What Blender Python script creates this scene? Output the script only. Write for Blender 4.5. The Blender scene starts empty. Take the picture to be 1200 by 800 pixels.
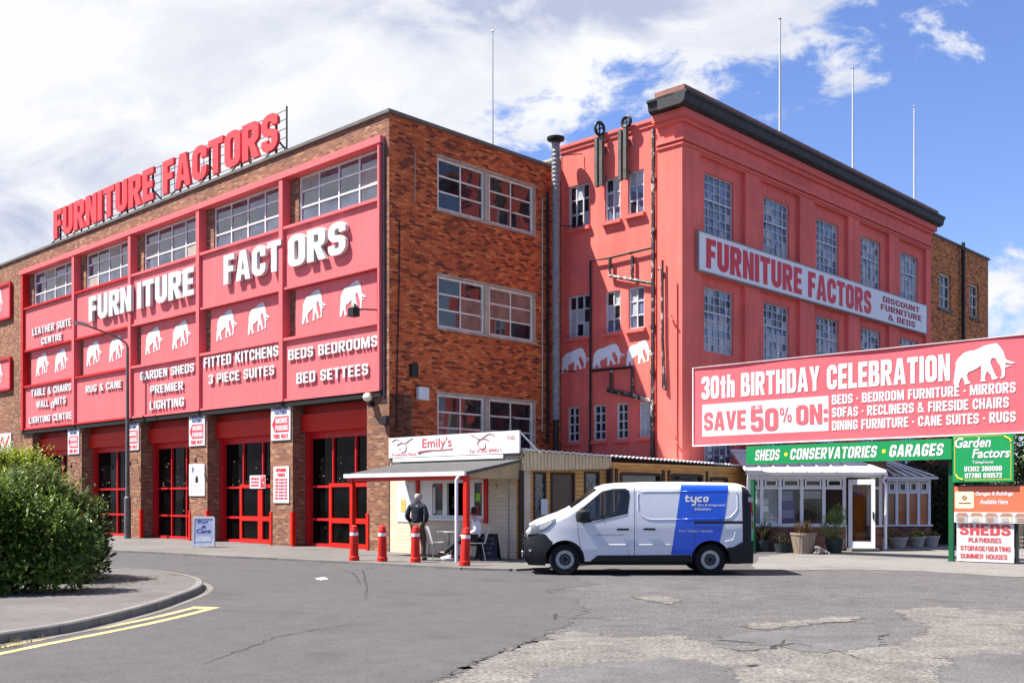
import bpy, bmesh, math, random
from math import radians, sin, cos, pi, sqrt
from mathutils import Vector, Matrix, noise
from mathutils.geometry import tessellate_polygon

random.seed(7)
SC = bpy.context.scene
COL = SC.collection

# ------------------------------------------------------------------ survey of the site
F, CX, HY, EYE = 1224.0, 600.0, 583.0, 1.65          # focal length, principal column, horizon row, eye height
TH = radians(-43.67)                                  # heading of the shop front
EX = Vector((cos(TH), sin(TH)))
EY = Vector((-sin(TH), cos(TH)))
C0 = Vector((-3.647, 31.0))                           # corner of the brick warehouse

def W1(x, y):
    p = C0 + EX * x + EY * y
    return p.x, p.y
def fx(px, y=0.0):
    k = (px - CX) / F
    o = C0 + EY * y
    return (k * o.y - o.x) / (EX.x - k * EX.y)
def fy(px, x=0.0):
    k = (px - CX) / F
    o = C0 + EX * x
    return (k * o.y - o.x) / (EY.x - k * EY.y)
def fz(py, x, y=0.0):
    return EYE + (HY - py) / F * W1(x, y)[1]
def G(px, py, z=0.0):
    Y = (EYE - z) * F / (py - HY)
    return ((px - CX) / F * Y, Y)
def ZW(py, Y):
    return EYE + (HY - py) / F * Y
def XW(px, Y):
    return (px - CX) / F * Y

# ------------------------------------------------------------------ materials
MATS = {}
def _nt(name):
    m = bpy.data.materials.new(name); m.use_nodes = True
    nt = m.node_tree
    return m, nt, nt.nodes['Principled BSDF']
def _setp(b, rough, metal, spec):
    b.inputs['Roughness'].default_value = rough
    b.inputs['Metallic'].default_value = metal
    b.inputs['Specular IOR Level'].default_value = spec
def mat(name, col, rough=.6, metal=0., spec=.22, var=.12, scale=3., bump=0., bscale=40., streak=0., flake=None):
    """painted / plain material with uneven, slightly dirty colour"""
    if name in MATS: return MATS[name]
    m, nt, b = _nt(name); N = nt.nodes; L = nt.links
    _setp(b, rough, metal, spec)
    tc = N.new('ShaderNodeTexCoord')
    n1 = N.new('ShaderNodeTexNoise'); n1.inputs['Scale'].default_value = scale; n1.inputs['Detail'].default_value = 6; n1.inputs['Roughness'].default_value = .65
    L.new(tc.outputs['Object'], n1.inputs['Vector'])
    mr = N.new('ShaderNodeMapRange'); mr.inputs['From Min'].default_value = .3; mr.inputs['From Max'].default_value = .7
    mr.inputs['To Min'].default_value = 1 - var; mr.inputs['To Max'].default_value = 1 + var
    L.new(n1.outputs['Fac'], mr.inputs['Value'])
    mx = N.new('ShaderNodeVectorMath'); mx.operation = 'SCALE'
    mx.inputs[0].default_value = col[:3]
    L.new(mr.outputs['Result'], mx.inputs['Scale'])
    res = mx.outputs['Vector']
    if streak:                                   # rain runs: noise drawn out down the wall
        mp = N.new('ShaderNodeMapping'); mp.inputs['Scale'].default_value = (2.6, 2.6, .16); L.new(tc.outputs['Object'], mp.inputs['Vector'])
        n3 = N.new('ShaderNodeTexNoise'); n3.inputs['Scale'].default_value = 1.5; n3.inputs['Detail'].default_value = 7; n3.inputs['Roughness'].default_value = .7
        L.new(mp.outputs['Vector'], n3.inputs['Vector'])
        r3 = N.new('ShaderNodeMapRange'); r3.inputs['From Min'].default_value = .34; r3.inputs['From Max'].default_value = .62; r3.inputs['To Min'].default_value = 1 - streak; r3.inputs['To Max'].default_value = 1 + streak * .25
        L.new(n3.outputs['Fac'], r3.inputs['Value'])
        s3 = N.new('ShaderNodeVectorMath'); s3.operation = 'SCALE'; L.new(res, s3.inputs[0]); L.new(r3.outputs['Result'], s3.inputs['Scale']); res = s3.outputs['Vector']
    if flake:                                    # paint gone in small ragged spots
        n4 = N.new('ShaderNodeTexNoise'); n4.inputs['Scale'].default_value = 2.3; n4.inputs['Detail'].default_value = 9; n4.inputs['Roughness'].default_value = .78
        L.new(tc.outputs['Object'], n4.inputs['Vector'])
        r4 = N.new('ShaderNodeMapRange'); r4.inputs['From Min'].default_value = .655; r4.inputs['From Max'].default_value = .685; L.new(n4.outputs['Fac'], r4.inputs['Value'])
        m4 = N.new('ShaderNodeMix'); m4.data_type = 'RGBA'; L.new(r4.outputs['Result'], m4.inputs['Factor']); L.new(res, m4.inputs[6]); m4.inputs[7].default_value = (*flake, 1); res = m4.outputs[2]
    L.new(res, b.inputs['Base Color'])
    if bump:
        n2 = N.new('ShaderNodeTexNoise'); n2.inputs['Scale'].default_value = bscale; n2.inputs['Detail'].default_value = 4
        L.new(tc.outputs['Object'], n2.inputs['Vector'])
        bp = N.new('ShaderNodeBump'); bp.inputs['Strength'].default_value = bump; bp.inputs['Distance'].default_value = .02
        L.new(n2.outputs['Fac'], bp.inputs['Height']); L.new(bp.outputs['Normal'], b.inputs['Normal'])
    MATS[name] = m
    return m

def brick(name, cols, mortar, rough=.85, shift=.5, bw=.225, bh=.075):
    """running-bond brick, every brick its own tone from COLS = [(pos, rgb)...]; UV in metres"""
    if name in MATS: return MATS[name]
    m, nt, b = _nt(name); N = nt.nodes; L = nt.links
    _setp(b, rough, 0, .25)
    uv = N.new('ShaderNodeUVMap')
    bt = N.new('ShaderNodeTexBrick')
    bt.inputs['Scale'].default_value = 1; bt.inputs['Brick Width'].default_value = bw; bt.inputs['Row Height'].default_value = bh
    bt.inputs['Mortar Size'].default_value = .009; bt.inputs['Mortar Smooth'].default_value = .3; bt.inputs['Bias'].default_value = 0
    bt.inputs['Color1'].default_value = (0, 0, 0, 1); bt.inputs['Color2'].default_value = (1, 1, 1, 1); bt.inputs['Mortar'].default_value = (.5, .5, .5, 1)
    L.new(uv.outputs['UV'], bt.inputs['Vector'])
    # second tone source shifts the draw patch by patch
    n0 = N.new('ShaderNodeTexNoise'); n0.inputs['Scale'].default_value = .55; n0.inputs['Detail'].default_value = 3
    L.new(uv.outputs['UV'], n0.inputs['Vector'])
    ad = N.new('ShaderNodeMath'); ad.operation = 'MULTIPLY_ADD'; ad.inputs[1].default_value = shift; ad.inputs[2].default_value = -shift / 2
    L.new(n0.outputs['Fac'], ad.inputs[0])
    ad2 = N.new('ShaderNodeMath'); ad2.operation = 'ADD'; ad2.use_clamp = True
    L.new(bt.outputs['Color'], ad2.inputs[0]); L.new(ad.outputs[0], ad2.inputs[1])
    cr = N.new('ShaderNodeValToRGB'); cr.color_ramp.interpolation = 'CONSTANT'
    e = cr.color_ramp.elements
    while len(e) > 1: e.remove(e[-1])
    e[0].position = cols[0][0]; e[0].color = (*cols[0][1], 1)
    for p, c in cols[1:]:
        q = e.new(p); q.color = (*c, 1)
    L.new(ad2.outputs[0], cr.inputs['Fac'])
    n1 = N.new('ShaderNodeTexNoise'); n1.inputs['Scale'].default_value = .35; n1.inputs['Detail'].default_value = 7; n1.inputs['Roughness'].default_value = .7
    mp = N.new('ShaderNodeMapping'); mp.inputs['Scale'].default_value = (1, .45, 1)
    L.new(uv.outputs['UV'], mp.inputs['Vector']); L.new(mp.outputs['Vector'], n1.inputs['Vector'])
    mr = N.new('ShaderNodeMapRange'); mr.inputs['From Min'].default_value = .3; mr.inputs['From Max'].default_value = .7; mr.inputs['To Min'].default_value = .8; mr.inputs['To Max'].default_value = 1.18
    L.new(n1.outputs['Fac'], mr.inputs['Value'])
    sc = N.new('ShaderNodeVectorMath'); sc.operation = 'SCALE'
    L.new(cr.outputs['Color'], sc.inputs[0]); L.new(mr.outputs['Result'], sc.inputs['Scale'])
    mx = N.new('ShaderNodeMix'); mx.data_type = 'RGBA'
    L.new(bt.outputs['Fac'], mx.inputs['Factor']); L.new(sc.outputs['Vector'], mx.inputs[6]); mx.inputs[7].default_value = (*mortar, 1)
    L.new(mx.outputs[2], b.inputs['Base Color'])
    bp = N.new('ShaderNodeBump'); bp.invert = True; bp.inputs['Strength'].default_value = .5; bp.inputs['Distance'].default_value = .01
    L.new(bt.outputs['Fac'], bp.inputs['Height']); L.new(bp.outputs['Normal'], b.inputs['Normal'])
    MATS[name] = m
    return m

def planks(name, c1, c2, pitch, vertical=False, rough=.6):
    """boards seen as narrow grooves (UV in metres)"""
    if name in MATS: return MATS[name]
    m, nt, b = _nt(name); N = nt.nodes; L = nt.links
    _setp(b, rough, 0, .3)
    uv = N.new('ShaderNodeUVMap'); bt = N.new('ShaderNodeTexBrick')
    bt.inputs['Scale'].default_value = 1; bt.inputs['Brick Width'].default_value = 3.1; bt.inputs['Row Height'].default_value = pitch
    bt.inputs['Mortar Size'].default_value = .006; bt.inputs['Color1'].default_value = (*c1, 1); bt.inputs['Color2'].default_value = (*c2, 1)
    bt.inputs['Mortar'].default_value = (c1[0] * .25, c1[1] * .25, c1[2] * .25, 1)
    mp = N.new('ShaderNodeMapping')
    if vertical: mp.inputs['Rotation'].default_value = (0, 0, pi / 2)
    L.new(uv.outputs['UV'], mp.inputs['Vector']); L.new(mp.outputs['Vector'], bt.inputs['Vector'])
    n1 = N.new('ShaderNodeTexNoise'); n1.inputs['Scale'].default_value = 5; n1.inputs['Detail'].default_value = 6
    mp2 = N.new('ShaderNodeMapping'); mp2.inputs['Scale'].default_value = (.4, 6, 1)
    L.new(mp.outputs['Vector'], mp2.inputs['Vector']); L.new(mp2.outputs['Vector'], n1.inputs['Vector'])
    mr = N.new('ShaderNodeMapRange'); mr.inputs['From Min'].default_value = .3; mr.inputs['From Max'].default_value = .7; mr.inputs['To Min'].default_value = .75; mr.inputs['To Max'].default_value = 1.2
    L.new(n1.outputs['Fac'], mr.inputs['Value'])
    sc = N.new('ShaderNodeVectorMath'); sc.operation = 'SCALE'
    L.new(bt.outputs['Color'], sc.inputs[0]); L.new(mr.outputs['Result'], sc.inputs['Scale'])
    L.new(sc.outputs['Vector'], b.inputs['Base Color'])
    bp = N.new('ShaderNodeBump'); bp.invert = True; bp.inputs['Strength'].default_value = .6; bp.inputs['Distance'].default_value = .015
    L.new(bt.outputs['Fac'], bp.inputs['Height']); L.new(bp.outputs['Normal'], b.inputs['Normal'])
    MATS[name] = m
    return m

def paving(name, base, specks, big=.35, fine=60., rough=.9, amt=.35, mid=None, cracks=0.0, spread=.5):
    """worn asphalt / concrete: broad patches, mid mottling, stone speckle and grain"""
    if name in MATS: return MATS[name]
    base, specks, mid = [[c * .6 for c in q] for q in (base, specks, mid or [c * 1.35 for c in base])]      # worn, sun-bleached but still dark stone
    m, nt, b = _nt(name); N = nt.nodes; L = nt.links
    _setp(b, rough, 0, .15)
    tc = N.new('ShaderNodeTexCoord')
    def nz(s, d=6, r=.6, w=None):
        n = N.new('ShaderNodeTexNoise'); n.inputs['Scale'].default_value = s; n.inputs['Detail'].default_value = d; n.inputs['Roughness'].default_value = r
        L.new(tc.outputs['Object'], n.inputs['Vector']); return n
    def ramp(src, a, c, lo, hi):
        r = N.new('ShaderNodeMapRange'); r.inputs['From Min'].default_value = a; r.inputs['From Max'].default_value = c
        r.inputs['To Min'].default_value = lo; r.inputs['To Max'].default_value = hi
        L.new(src, r.inputs['Value']); return r.outputs['Result']
    nb = nz(big, 7, .68); nm = nz(3.0, 6, .7); nf = nz(fine, 5, .75)
    mx = N.new('ShaderNodeMix'); mx.data_type = 'RGBA'
    mx.inputs[6].default_value = (*base, 1); mx.inputs[7].default_value = (*mid, 1)
    L.new(ramp(nb.outputs['Fac'], .5 - .25 * spread, .5 + .25 * spread, 0, 1), mx.inputs['Factor'])
    f1 = N.new('ShaderNodeMath'); f1.operation = 'MULTIPLY'
    L.new(ramp(nm.outputs['Fac'], .3, .7, 1 - .5 * amt, 1 + .5 * amt), f1.inputs[0])
    L.new(ramp(nf.outputs['Fac'], .36, .64, 1 - amt * 1.15, 1 + amt * 1.15), f1.inputs[1])
    sc = N.new('ShaderNodeVectorMath'); sc.operation = 'SCALE'
    L.new(mx.outputs[2], sc.inputs[0]); L.new(f1.outputs[0], sc.inputs['Scale'])
    vo = N.new('ShaderNodeTexVoronoi'); vo.inputs['Scale'].default_value = 28; L.new(tc.outputs['Object'], vo.inputs['Vector'])
    st = nz(.75, 5, .62); st2 = nz(5.5, 4, .6)                       # oil spots, damp and dirt
    sp = N.new('ShaderNodeMath'); sp.operation = 'MULTIPLY'
    L.new(ramp(st.outputs['Fac'], .56, .70, 1, .74), sp.inputs[0]); L.new(ramp(st2.outputs['Fac'], .66, .74, 1, .72), sp.inputs[1])
    sc0 = sc; sc = N.new('ShaderNodeVectorMath'); sc.operation = 'SCALE'; L.new(sc0.outputs['Vector'], sc.inputs[0]); L.new(sp.outputs[0], sc.inputs['Scale'])
    sm = N.new('ShaderNodeMix'); sm.data_type = 'RGBA'
    n9 = nz(1.1, 4, .7)
    pr = N.new('ShaderNodeMath'); pr.operation = 'MULTIPLY'
    L.new(ramp(vo.outputs['Distance'], .22, .12, 0, .75), pr.inputs[0]); L.new(ramp(n9.outputs['Fac'], .5, .68, .0, 1), pr.inputs[1])
    L.new(pr.outputs[0], sm.inputs['Factor']); L.new(sc.outputs['Vector'], sm.inputs[6]); sm.inputs[7].default_value = (*specks, 1)
    L.new(sm.outputs[2], b.inputs['Base Color'])
    bp = N.new('ShaderNodeBump'); bp.inputs['Strength'].default_value = .5; bp.inputs['Distance'].default_value = .012
    ah = N.new('ShaderNodeMath'); ah.operation = 'ADD'; L.new(nf.outputs['Fac'], ah.inputs[0]); L.new(nm.outputs['Fac'], ah.inputs[1])
    L.new(ah.outputs[0], bp.inputs['Height']); L.new(bp.outputs['Normal'], b.inputs['Normal'])
    MATS[name] = m
    return m

def glass_dark(name, base=(.02, .025, .03), ior=1.9, rough=.04):
    if name in MATS: return MATS[name]
    m, nt, b = _nt(name); N = nt.nodes; L = nt.links
    b.inputs['IOR'].default_value = ior; b.inputs['Roughness'].default_value = rough
    tc = N.new('ShaderNodeTexCoord'); n = N.new('ShaderNodeTexNoise'); n.inputs['Scale'].default_value = 1.6; n.inputs['Detail'].default_value = 5
    L.new(tc.outputs['Object'], n.inputs['Vector'])
    cr = N.new('ShaderNodeValToRGB'); cr.color_ramp.elements[0].position = .35; cr.color_ramp.elements[1].position = .75
    cr.color_ramp.elements[0].color = (*[c * .6 for c in base], 1); cr.color_ramp.elements[1].color = (*[c * 1.7 for c in base], 1)
    L.new(n.outputs['Fac'], cr.inputs['Fac']); L.new(cr.outputs['Color'], b.inputs['Base Color'])
    MATS[name] = m
    return m
def glass_clear(name, tint=(.9, .93, .95), refl=.10, rough=.02):
    if name in MATS: return MATS[name]
    m, nt, b = _nt(name); N = nt.nodes; L = nt.links
    N.remove(b)
    tr = N.new('ShaderNodeBsdfTransparent'); tr.inputs['Color'].default_value = (*tint, 1)
    gl = N.new('ShaderNodeBsdfGlossy'); gl.inputs['Roughness'].default_value = rough
    lw = N.new('ShaderNodeFresnel'); lw.inputs['IOR'].default_value = 1.6
    mx = N.new('ShaderNodeMixShader')
    L.new(lw.outputs[0], mx.inputs[0]); L.new(tr.outputs[0], mx.inputs[1]); L.new(gl.outputs[0], mx.inputs[2])
    L.new(mx.outputs[0], N['Material Output'].inputs['Surface'])
    MATS[name] = m
    return m
def foliage(name, c1, c2, c3, scale=2.2, trans=.3, rough=.45):
    if name in MATS: return MATS[name]
    c1, c2, c3 = [[c * .8 for c in q] for q in (c1, c2, c3)]
    m, nt, b = _nt(name); N = nt.nodes; L = nt.links
    _setp(b, rough, 0, .3)
    tc = N.new('ShaderNodeTexCoord')
    n = N.new('ShaderNodeTexNoise'); n.inputs['Scale'].default_value = scale; n.inputs['Detail'].default_value = 3
    n2 = N.new('ShaderNodeTexWhiteNoise'); n2.noise_dimensions = '1D'
    at = N.new('ShaderNodeAttribute'); at.attribute_name = 'leaf'
    L.new(at.outputs['Fac'], n2.inputs['W'])
    L.new(tc.outputs['Object'], n.inputs['Vector'])
    ad = N.new('ShaderNodeMath'); ad.operation = 'MULTIPLY_ADD'; ad.inputs[1].default_value = .45
    L.new(n2.outputs['Value'], ad.inputs[0]); L.new(n.outputs['Fac'], ad.inputs[2])
    cr = N.new('ShaderNodeValToRGB'); e = cr.color_ramp.elements
    e[0].position = .42; e[0].color = (*c1, 1); e[1].position = 1.02; e[1].color = (*c3, 1)
    q = e.new(.68); q.color = (*c2, 1)
    L.new(ad.outputs[0], cr.inputs['Fac']); L.new(cr.outputs['Color'], b.inputs['Base Color'])
    if trans:
        t = N.new('ShaderNodeBsdfTranslucent'); L.new(cr.outputs['Color'], t.inputs['Color'])
        mx = N.new('ShaderNodeMixShader'); mx.inputs[0].default_value = trans
        L.new(b.outputs[0], mx.inputs[1]); L.new(t.outputs[0], mx.inputs[2]); L.new(mx.outputs[0], N['Material Output'].inputs['Surface'])
    MATS[name] = m
    return m

# ------------------------------------------------------------------ mesh builder
def tess(outer, holes=()):
    loops = [[Vector((p[0], p[1], 0)) for p in outer]] + [[Vector((p[0], p[1], 0)) for p in h] for h in holes]
    flat = [tuple(p)[:2] for l in loops for p in l]
    return flat, [tuple(t) for t in tessellate_polygon(loops)]

class MB:
    def __init__(s): s.v = []; s.f = []; s.m = []; s.attr = None
    def add(s, vs, fs, mi=0):
        o = len(s.v); s.v += [tuple(p) for p in vs]
        for f in fs:
            s.f.append(tuple(i + o for i in f)); s.m.append(mi)
        return s
    def poly(s, pts, mi=0): return s.add(pts, [tuple(range(len(pts)))], mi)
    def box(s, x0, x1, y0, y1, z0, z1, mi=0):
        return s.boxf(lambda u, v, d: (u, d, v), x0, x1, y0, y1, z0, z1, mi)
    def boxf(s, f, u0, u1, d0, d1, v0, v1, mi=0):
        p = [f(u, v, d) for u in (u0, u1) for d in (d0, d1) for v in (v0, v1)]
        return s.add(p, [(0, 1, 3, 2), (4, 6, 7, 5), (0, 4, 5, 1), (2, 3, 7, 6), (0, 2, 6, 4), (1, 5, 7, 3)], mi)
    def prism(s, outer, d0, d1, f, holes=(), mi=0, back=True):
        """outline in (u, v) swept from depth d0 to d1; f maps (u, v, d) to xyz"""
        flat, tri = tess(outer, holes); n = len(flat)
        vs = [f(u, v, d0) for u, v in flat] + [f(u, v, d1) for u, v in flat]
        fs = list(tri)
        if back: fs += [tuple(i + n for i in t[::-1]) for t in tri]
        o = 0
        for l in [outer, *holes]:
            k = len(l)
            fs += [(o + i, o + (i + 1) % k, n + o + (i + 1) % k, n + o + i) for i in range(k)]; o += k
        return s.add(vs, fs, mi)
    def tube(s, pts, r, n=8, mi=0, caps=True):
        pts = [Vector(p) for p in pts]; rs = r if isinstance(r, (list, tuple)) else [r] * len(pts)
        rings = []; up = None
        for i, p in enumerate(pts):
            a = pts[max(i - 1, 0)]; b = pts[min(i + 1, len(pts) - 1)]
            t = (b - a).normalized()
            if up is None: up = Vector((0, 0, 1)) if abs(t.z) < .9 else Vector((1, 0, 0))
            x = t.cross(up).normalized(); y = x.cross(t).normalized(); up = y
            rings.append([p + (x * cos(2 * pi * k / n) + y * sin(2 * pi * k / n)) * rs[i] for k in range(n)])
        vs = [q for rg in rings for q in rg]; fs = []
        for i in range(len(pts) - 1):
            for k in range(n):
                fs.append((i * n + k, i * n + (k + 1) % n, (i + 1) * n + (k + 1) % n, (i + 1) * n + k))
        if caps: fs += [tuple(range(n))[::-1], tuple(range((len(pts) - 1) * n, len(pts) * n))]
        return s.add(vs, fs, mi)
    def lathe(s, prof, n=24, c=(0, 0, 0), axis='z', mi=0, caps=True):
        vs = []; fs = []
        for r, h in prof:
            for k in range(n):
                a = 2 * pi * k / n
                p = (r * cos(a), r * sin(a), h) if axis == 'z' else (r * cos(a), h, r * sin(a))
                vs.append((p[0] + c[0], p[1] + c[1], p[2] + c[2]))
        for i in range(len(prof) - 1):
            for k in range(n):
                fs.append((i * n + k, i * n + (k + 1) % n, (i + 1) * n + (k + 1) % n, (i + 1) * n + k))
        if caps: fs += [tuple(range(n))[::-1], tuple(range((len(prof) - 1) * n, len(prof) * n))]
        return s.add(vs, fs, mi)
    def holed(s, f, u0, u1, v0, v1, holes, depth, mi=0):
        """wall sheet with rectangular openings (a, b, c, d) in u, v and reveals DEPTH deep"""
        us = sorted({u0, u1, *[h[0] for h in holes], *[h[1] for h in holes]}); us = [u for u in us if u0 <= u <= u1]
        vs = sorted({v0, v1, *[h[2] for h in holes], *[h[3] for h in holes]}); vs = [v for v in vs if v0 <= v <= v1]
        for a, b in zip(us, us[1:]):
            for c, d in zip(vs, vs[1:]):
                mu, mv = (a + b) / 2, (c + d) / 2
                if any(h[0] < mu < h[1] and h[2] < mv < h[3] for h in holes): continue
                s.poly([f(a, c, 0), f(b, c, 0), f(b, d, 0), f(a, d, 0)], mi)
        for a, b, c, d in holes:
            for p, q in (((a, c), (b, c)), ((b, c), (b, d)), ((b, d), (a, d)), ((a, d), (a, c))):
                s.poly([f(*p, 0), f(*q, 0), f(*q, depth), f(*p, depth)], mi)
        return s
    def each(s, name, mats, parent=None, **kw):
        """build every separate piece as an object of its own"""
        up = list(range(len(s.v)))
        def find(i):
            while up[i] != i: up[i] = up[up[i]]; i = up[i]
            return i
        for f in s.f:
            for i in f[1:]: up[find(i)] = find(f[0])
        grp = {}
        for f, m in zip(s.f, s.m if len(s.m) == len(s.f) else [0] * len(s.f)): grp.setdefault(find(f[0]), []).append((f, m))
        out = []
        for fs in grp.values():
            b = MB(); ix = {}
            for f, m in fs:
                for i in f:
                    if i not in ix: ix[i] = len(b.v); b.v.append(s.v[i])
                b.f.append(tuple(ix[i] for i in f)); b.m.append(m)
            out.append(b.build(name, mats, parent, **kw))
        return out
    def build(s, name, mats, parent=None, smooth=False, normals=True, loc=None):
        me = bpy.data.meshes.new(name); me.from_pydata(s.v, [], s.f)
        if not isinstance(mats, (list, tuple)): mats = [mats]
        for m in mats: me.materials.append(m)
        if len(mats) > 1: me.polygons.foreach_set('material_index', s.m)
        if normals and len(s.f) < 60000:
            bm = bmesh.new(); bm.from_mesh(me); bmesh.ops.recalc_face_normals(bm, faces=bm.faces); bm.to_mesh(me); bm.free()
        uvl = me.uv_layers.new(name='UVMap').data
        co = me.vertices
        for p in me.polygons:
            n = p.normal; ax, ay, az = abs(n.x), abs(n.y), abs(n.z)
            for li in p.loop_indices:
                c = co[me.loops[li].vertex_index].co
                uvl[li].uv = (c.x, c.y) if az > ax and az > ay else ((c.x, c.z) if ay >= ax else (c.y + .11, c.z))
        if smooth:
            me.polygons.foreach_set('use_smooth', [True] * len(me.polygons))
            if smooth != 'all': me.set_sharp_from_angle(angle=radians(smooth if not isinstance(smooth, bool) else 40))
        if s.attr is not None:
            a = me.attributes.new('leaf', 'FLOAT', 'POINT'); a.data.foreach_set('value', s.attr)
        me.update()
        o = bpy.data.objects.new(name, me); COL.objects.link(o)
        if parent is not None: o.parent = parent
        if loc: o.location = loc
        return o

def tag(o, label=None, cat=None, group=None, kind=None):
    for k, v in (('label', label), ('category', cat), ('group', group), ('kind', kind)):
        if v: o[k] = v
    return o
def thing(name, label, cat, loc=(0, 0, 0), rot=0., group=None):
    o = bpy.data.objects.new(name, None); COL.objects.link(o)
    o.empty_display_size = .3
    o.location = loc; o.rotation_euler = (0, 0, rot)
    return tag(o, label, cat, group)
def thing1(name, label, cat, x=0., y=0., z=0., rot=0., group=None):
    a, b = W1(x, y)
    return thing(name, label, cat, (a, b, z), TH + rot, group)
def copy_tree(o, parent=None):
    c = o.copy(); COL.objects.link(c); c.parent = parent
    for ch in list(o.children): copy_tree(ch, c)
    return c
def relabel(o, label): o['label'] = label; return o

# plane maps: (u, v, d) -> xyz, d grows into the wall
def front(y0=0.): return lambda u, v, d: (u, y0 + d, v)
def side(x0=0.): return lambda u, v, d: (x0 - d, u, v)
LOCAL = front(0.)

# ------------------------------------------------------------------ lettering (drawn glyphs, no font file)
def _arc(cx, cy, r, a0, a1, n=5):
    return [(cx + r * cos(a0 + (a1 - a0) * i / n), cy + r * sin(a0 + (a1 - a0) * i / n)) for i in range(n + 1)]
def _rr(x0, y0, x1, y1, r, corners=(1, 1, 1, 1)):
    """rounded rectangle; corners = bl, br, tr, tl"""
    o = []
    for (cx, cy, a, on, px, py) in ((x0 + r, y0 + r, pi, corners[0], x0, y0), (x1 - r, y0 + r, 1.5 * pi, corners[1], x1, y0), (x1 - r, y1 - r, 0, corners[2], x1, y1), (x0 + r, y1 - r, .5 * pi, corners[3], x0, y1)):
        o += _arc(cx, cy, r, a, a + pi / 2) if on else [(px, py)]
    return o
def _stroke(path, t, r):
    pts = [Vector(path[0])]
    for a, b, c in zip(path, path[1:], path[2:]):
        a, b, c = Vector(a), Vector(b), Vector(c)
        d1 = (a - b).normalized(); d2 = (c - b).normalized()
        ang = d1.angle(d2); k = min(r / max(math.tan(ang / 2), .05), (a - b).length * .495, (c - b).length * .495)
        rr = k * math.tan(ang / 2); o = b + (d1 + d2).normalized() * (rr / sin(ang / 2))
        p, q = b + d1 * k, b + d2 * k
        a0 = math.atan2(p.y - o.y, p.x - o.x); a1 = math.atan2(q.y - o.y, q.x - o.x); da = (a1 - a0 + pi) % (2 * pi) - pi
        for i in range(8):
            w_ = a0 + da * i / 7; pts.append(Vector((o.x + rr * cos(w_), o.y + rr * sin(w_))))
    pts.append(Vector(path[-1]))
    Lf, Rt = [], []
    for i, p in enumerate(pts):
        t_ = (pts[min(i + 1, len(pts) - 1)] - pts[max(i - 1, 0)]).normalized(); n = Vector((-t_.y, t_.x)) * t / 2
        Lf.append(tuple(p + n)); Rt.append(tuple(p - n))
    return Lf + Rt[::-1]
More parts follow.
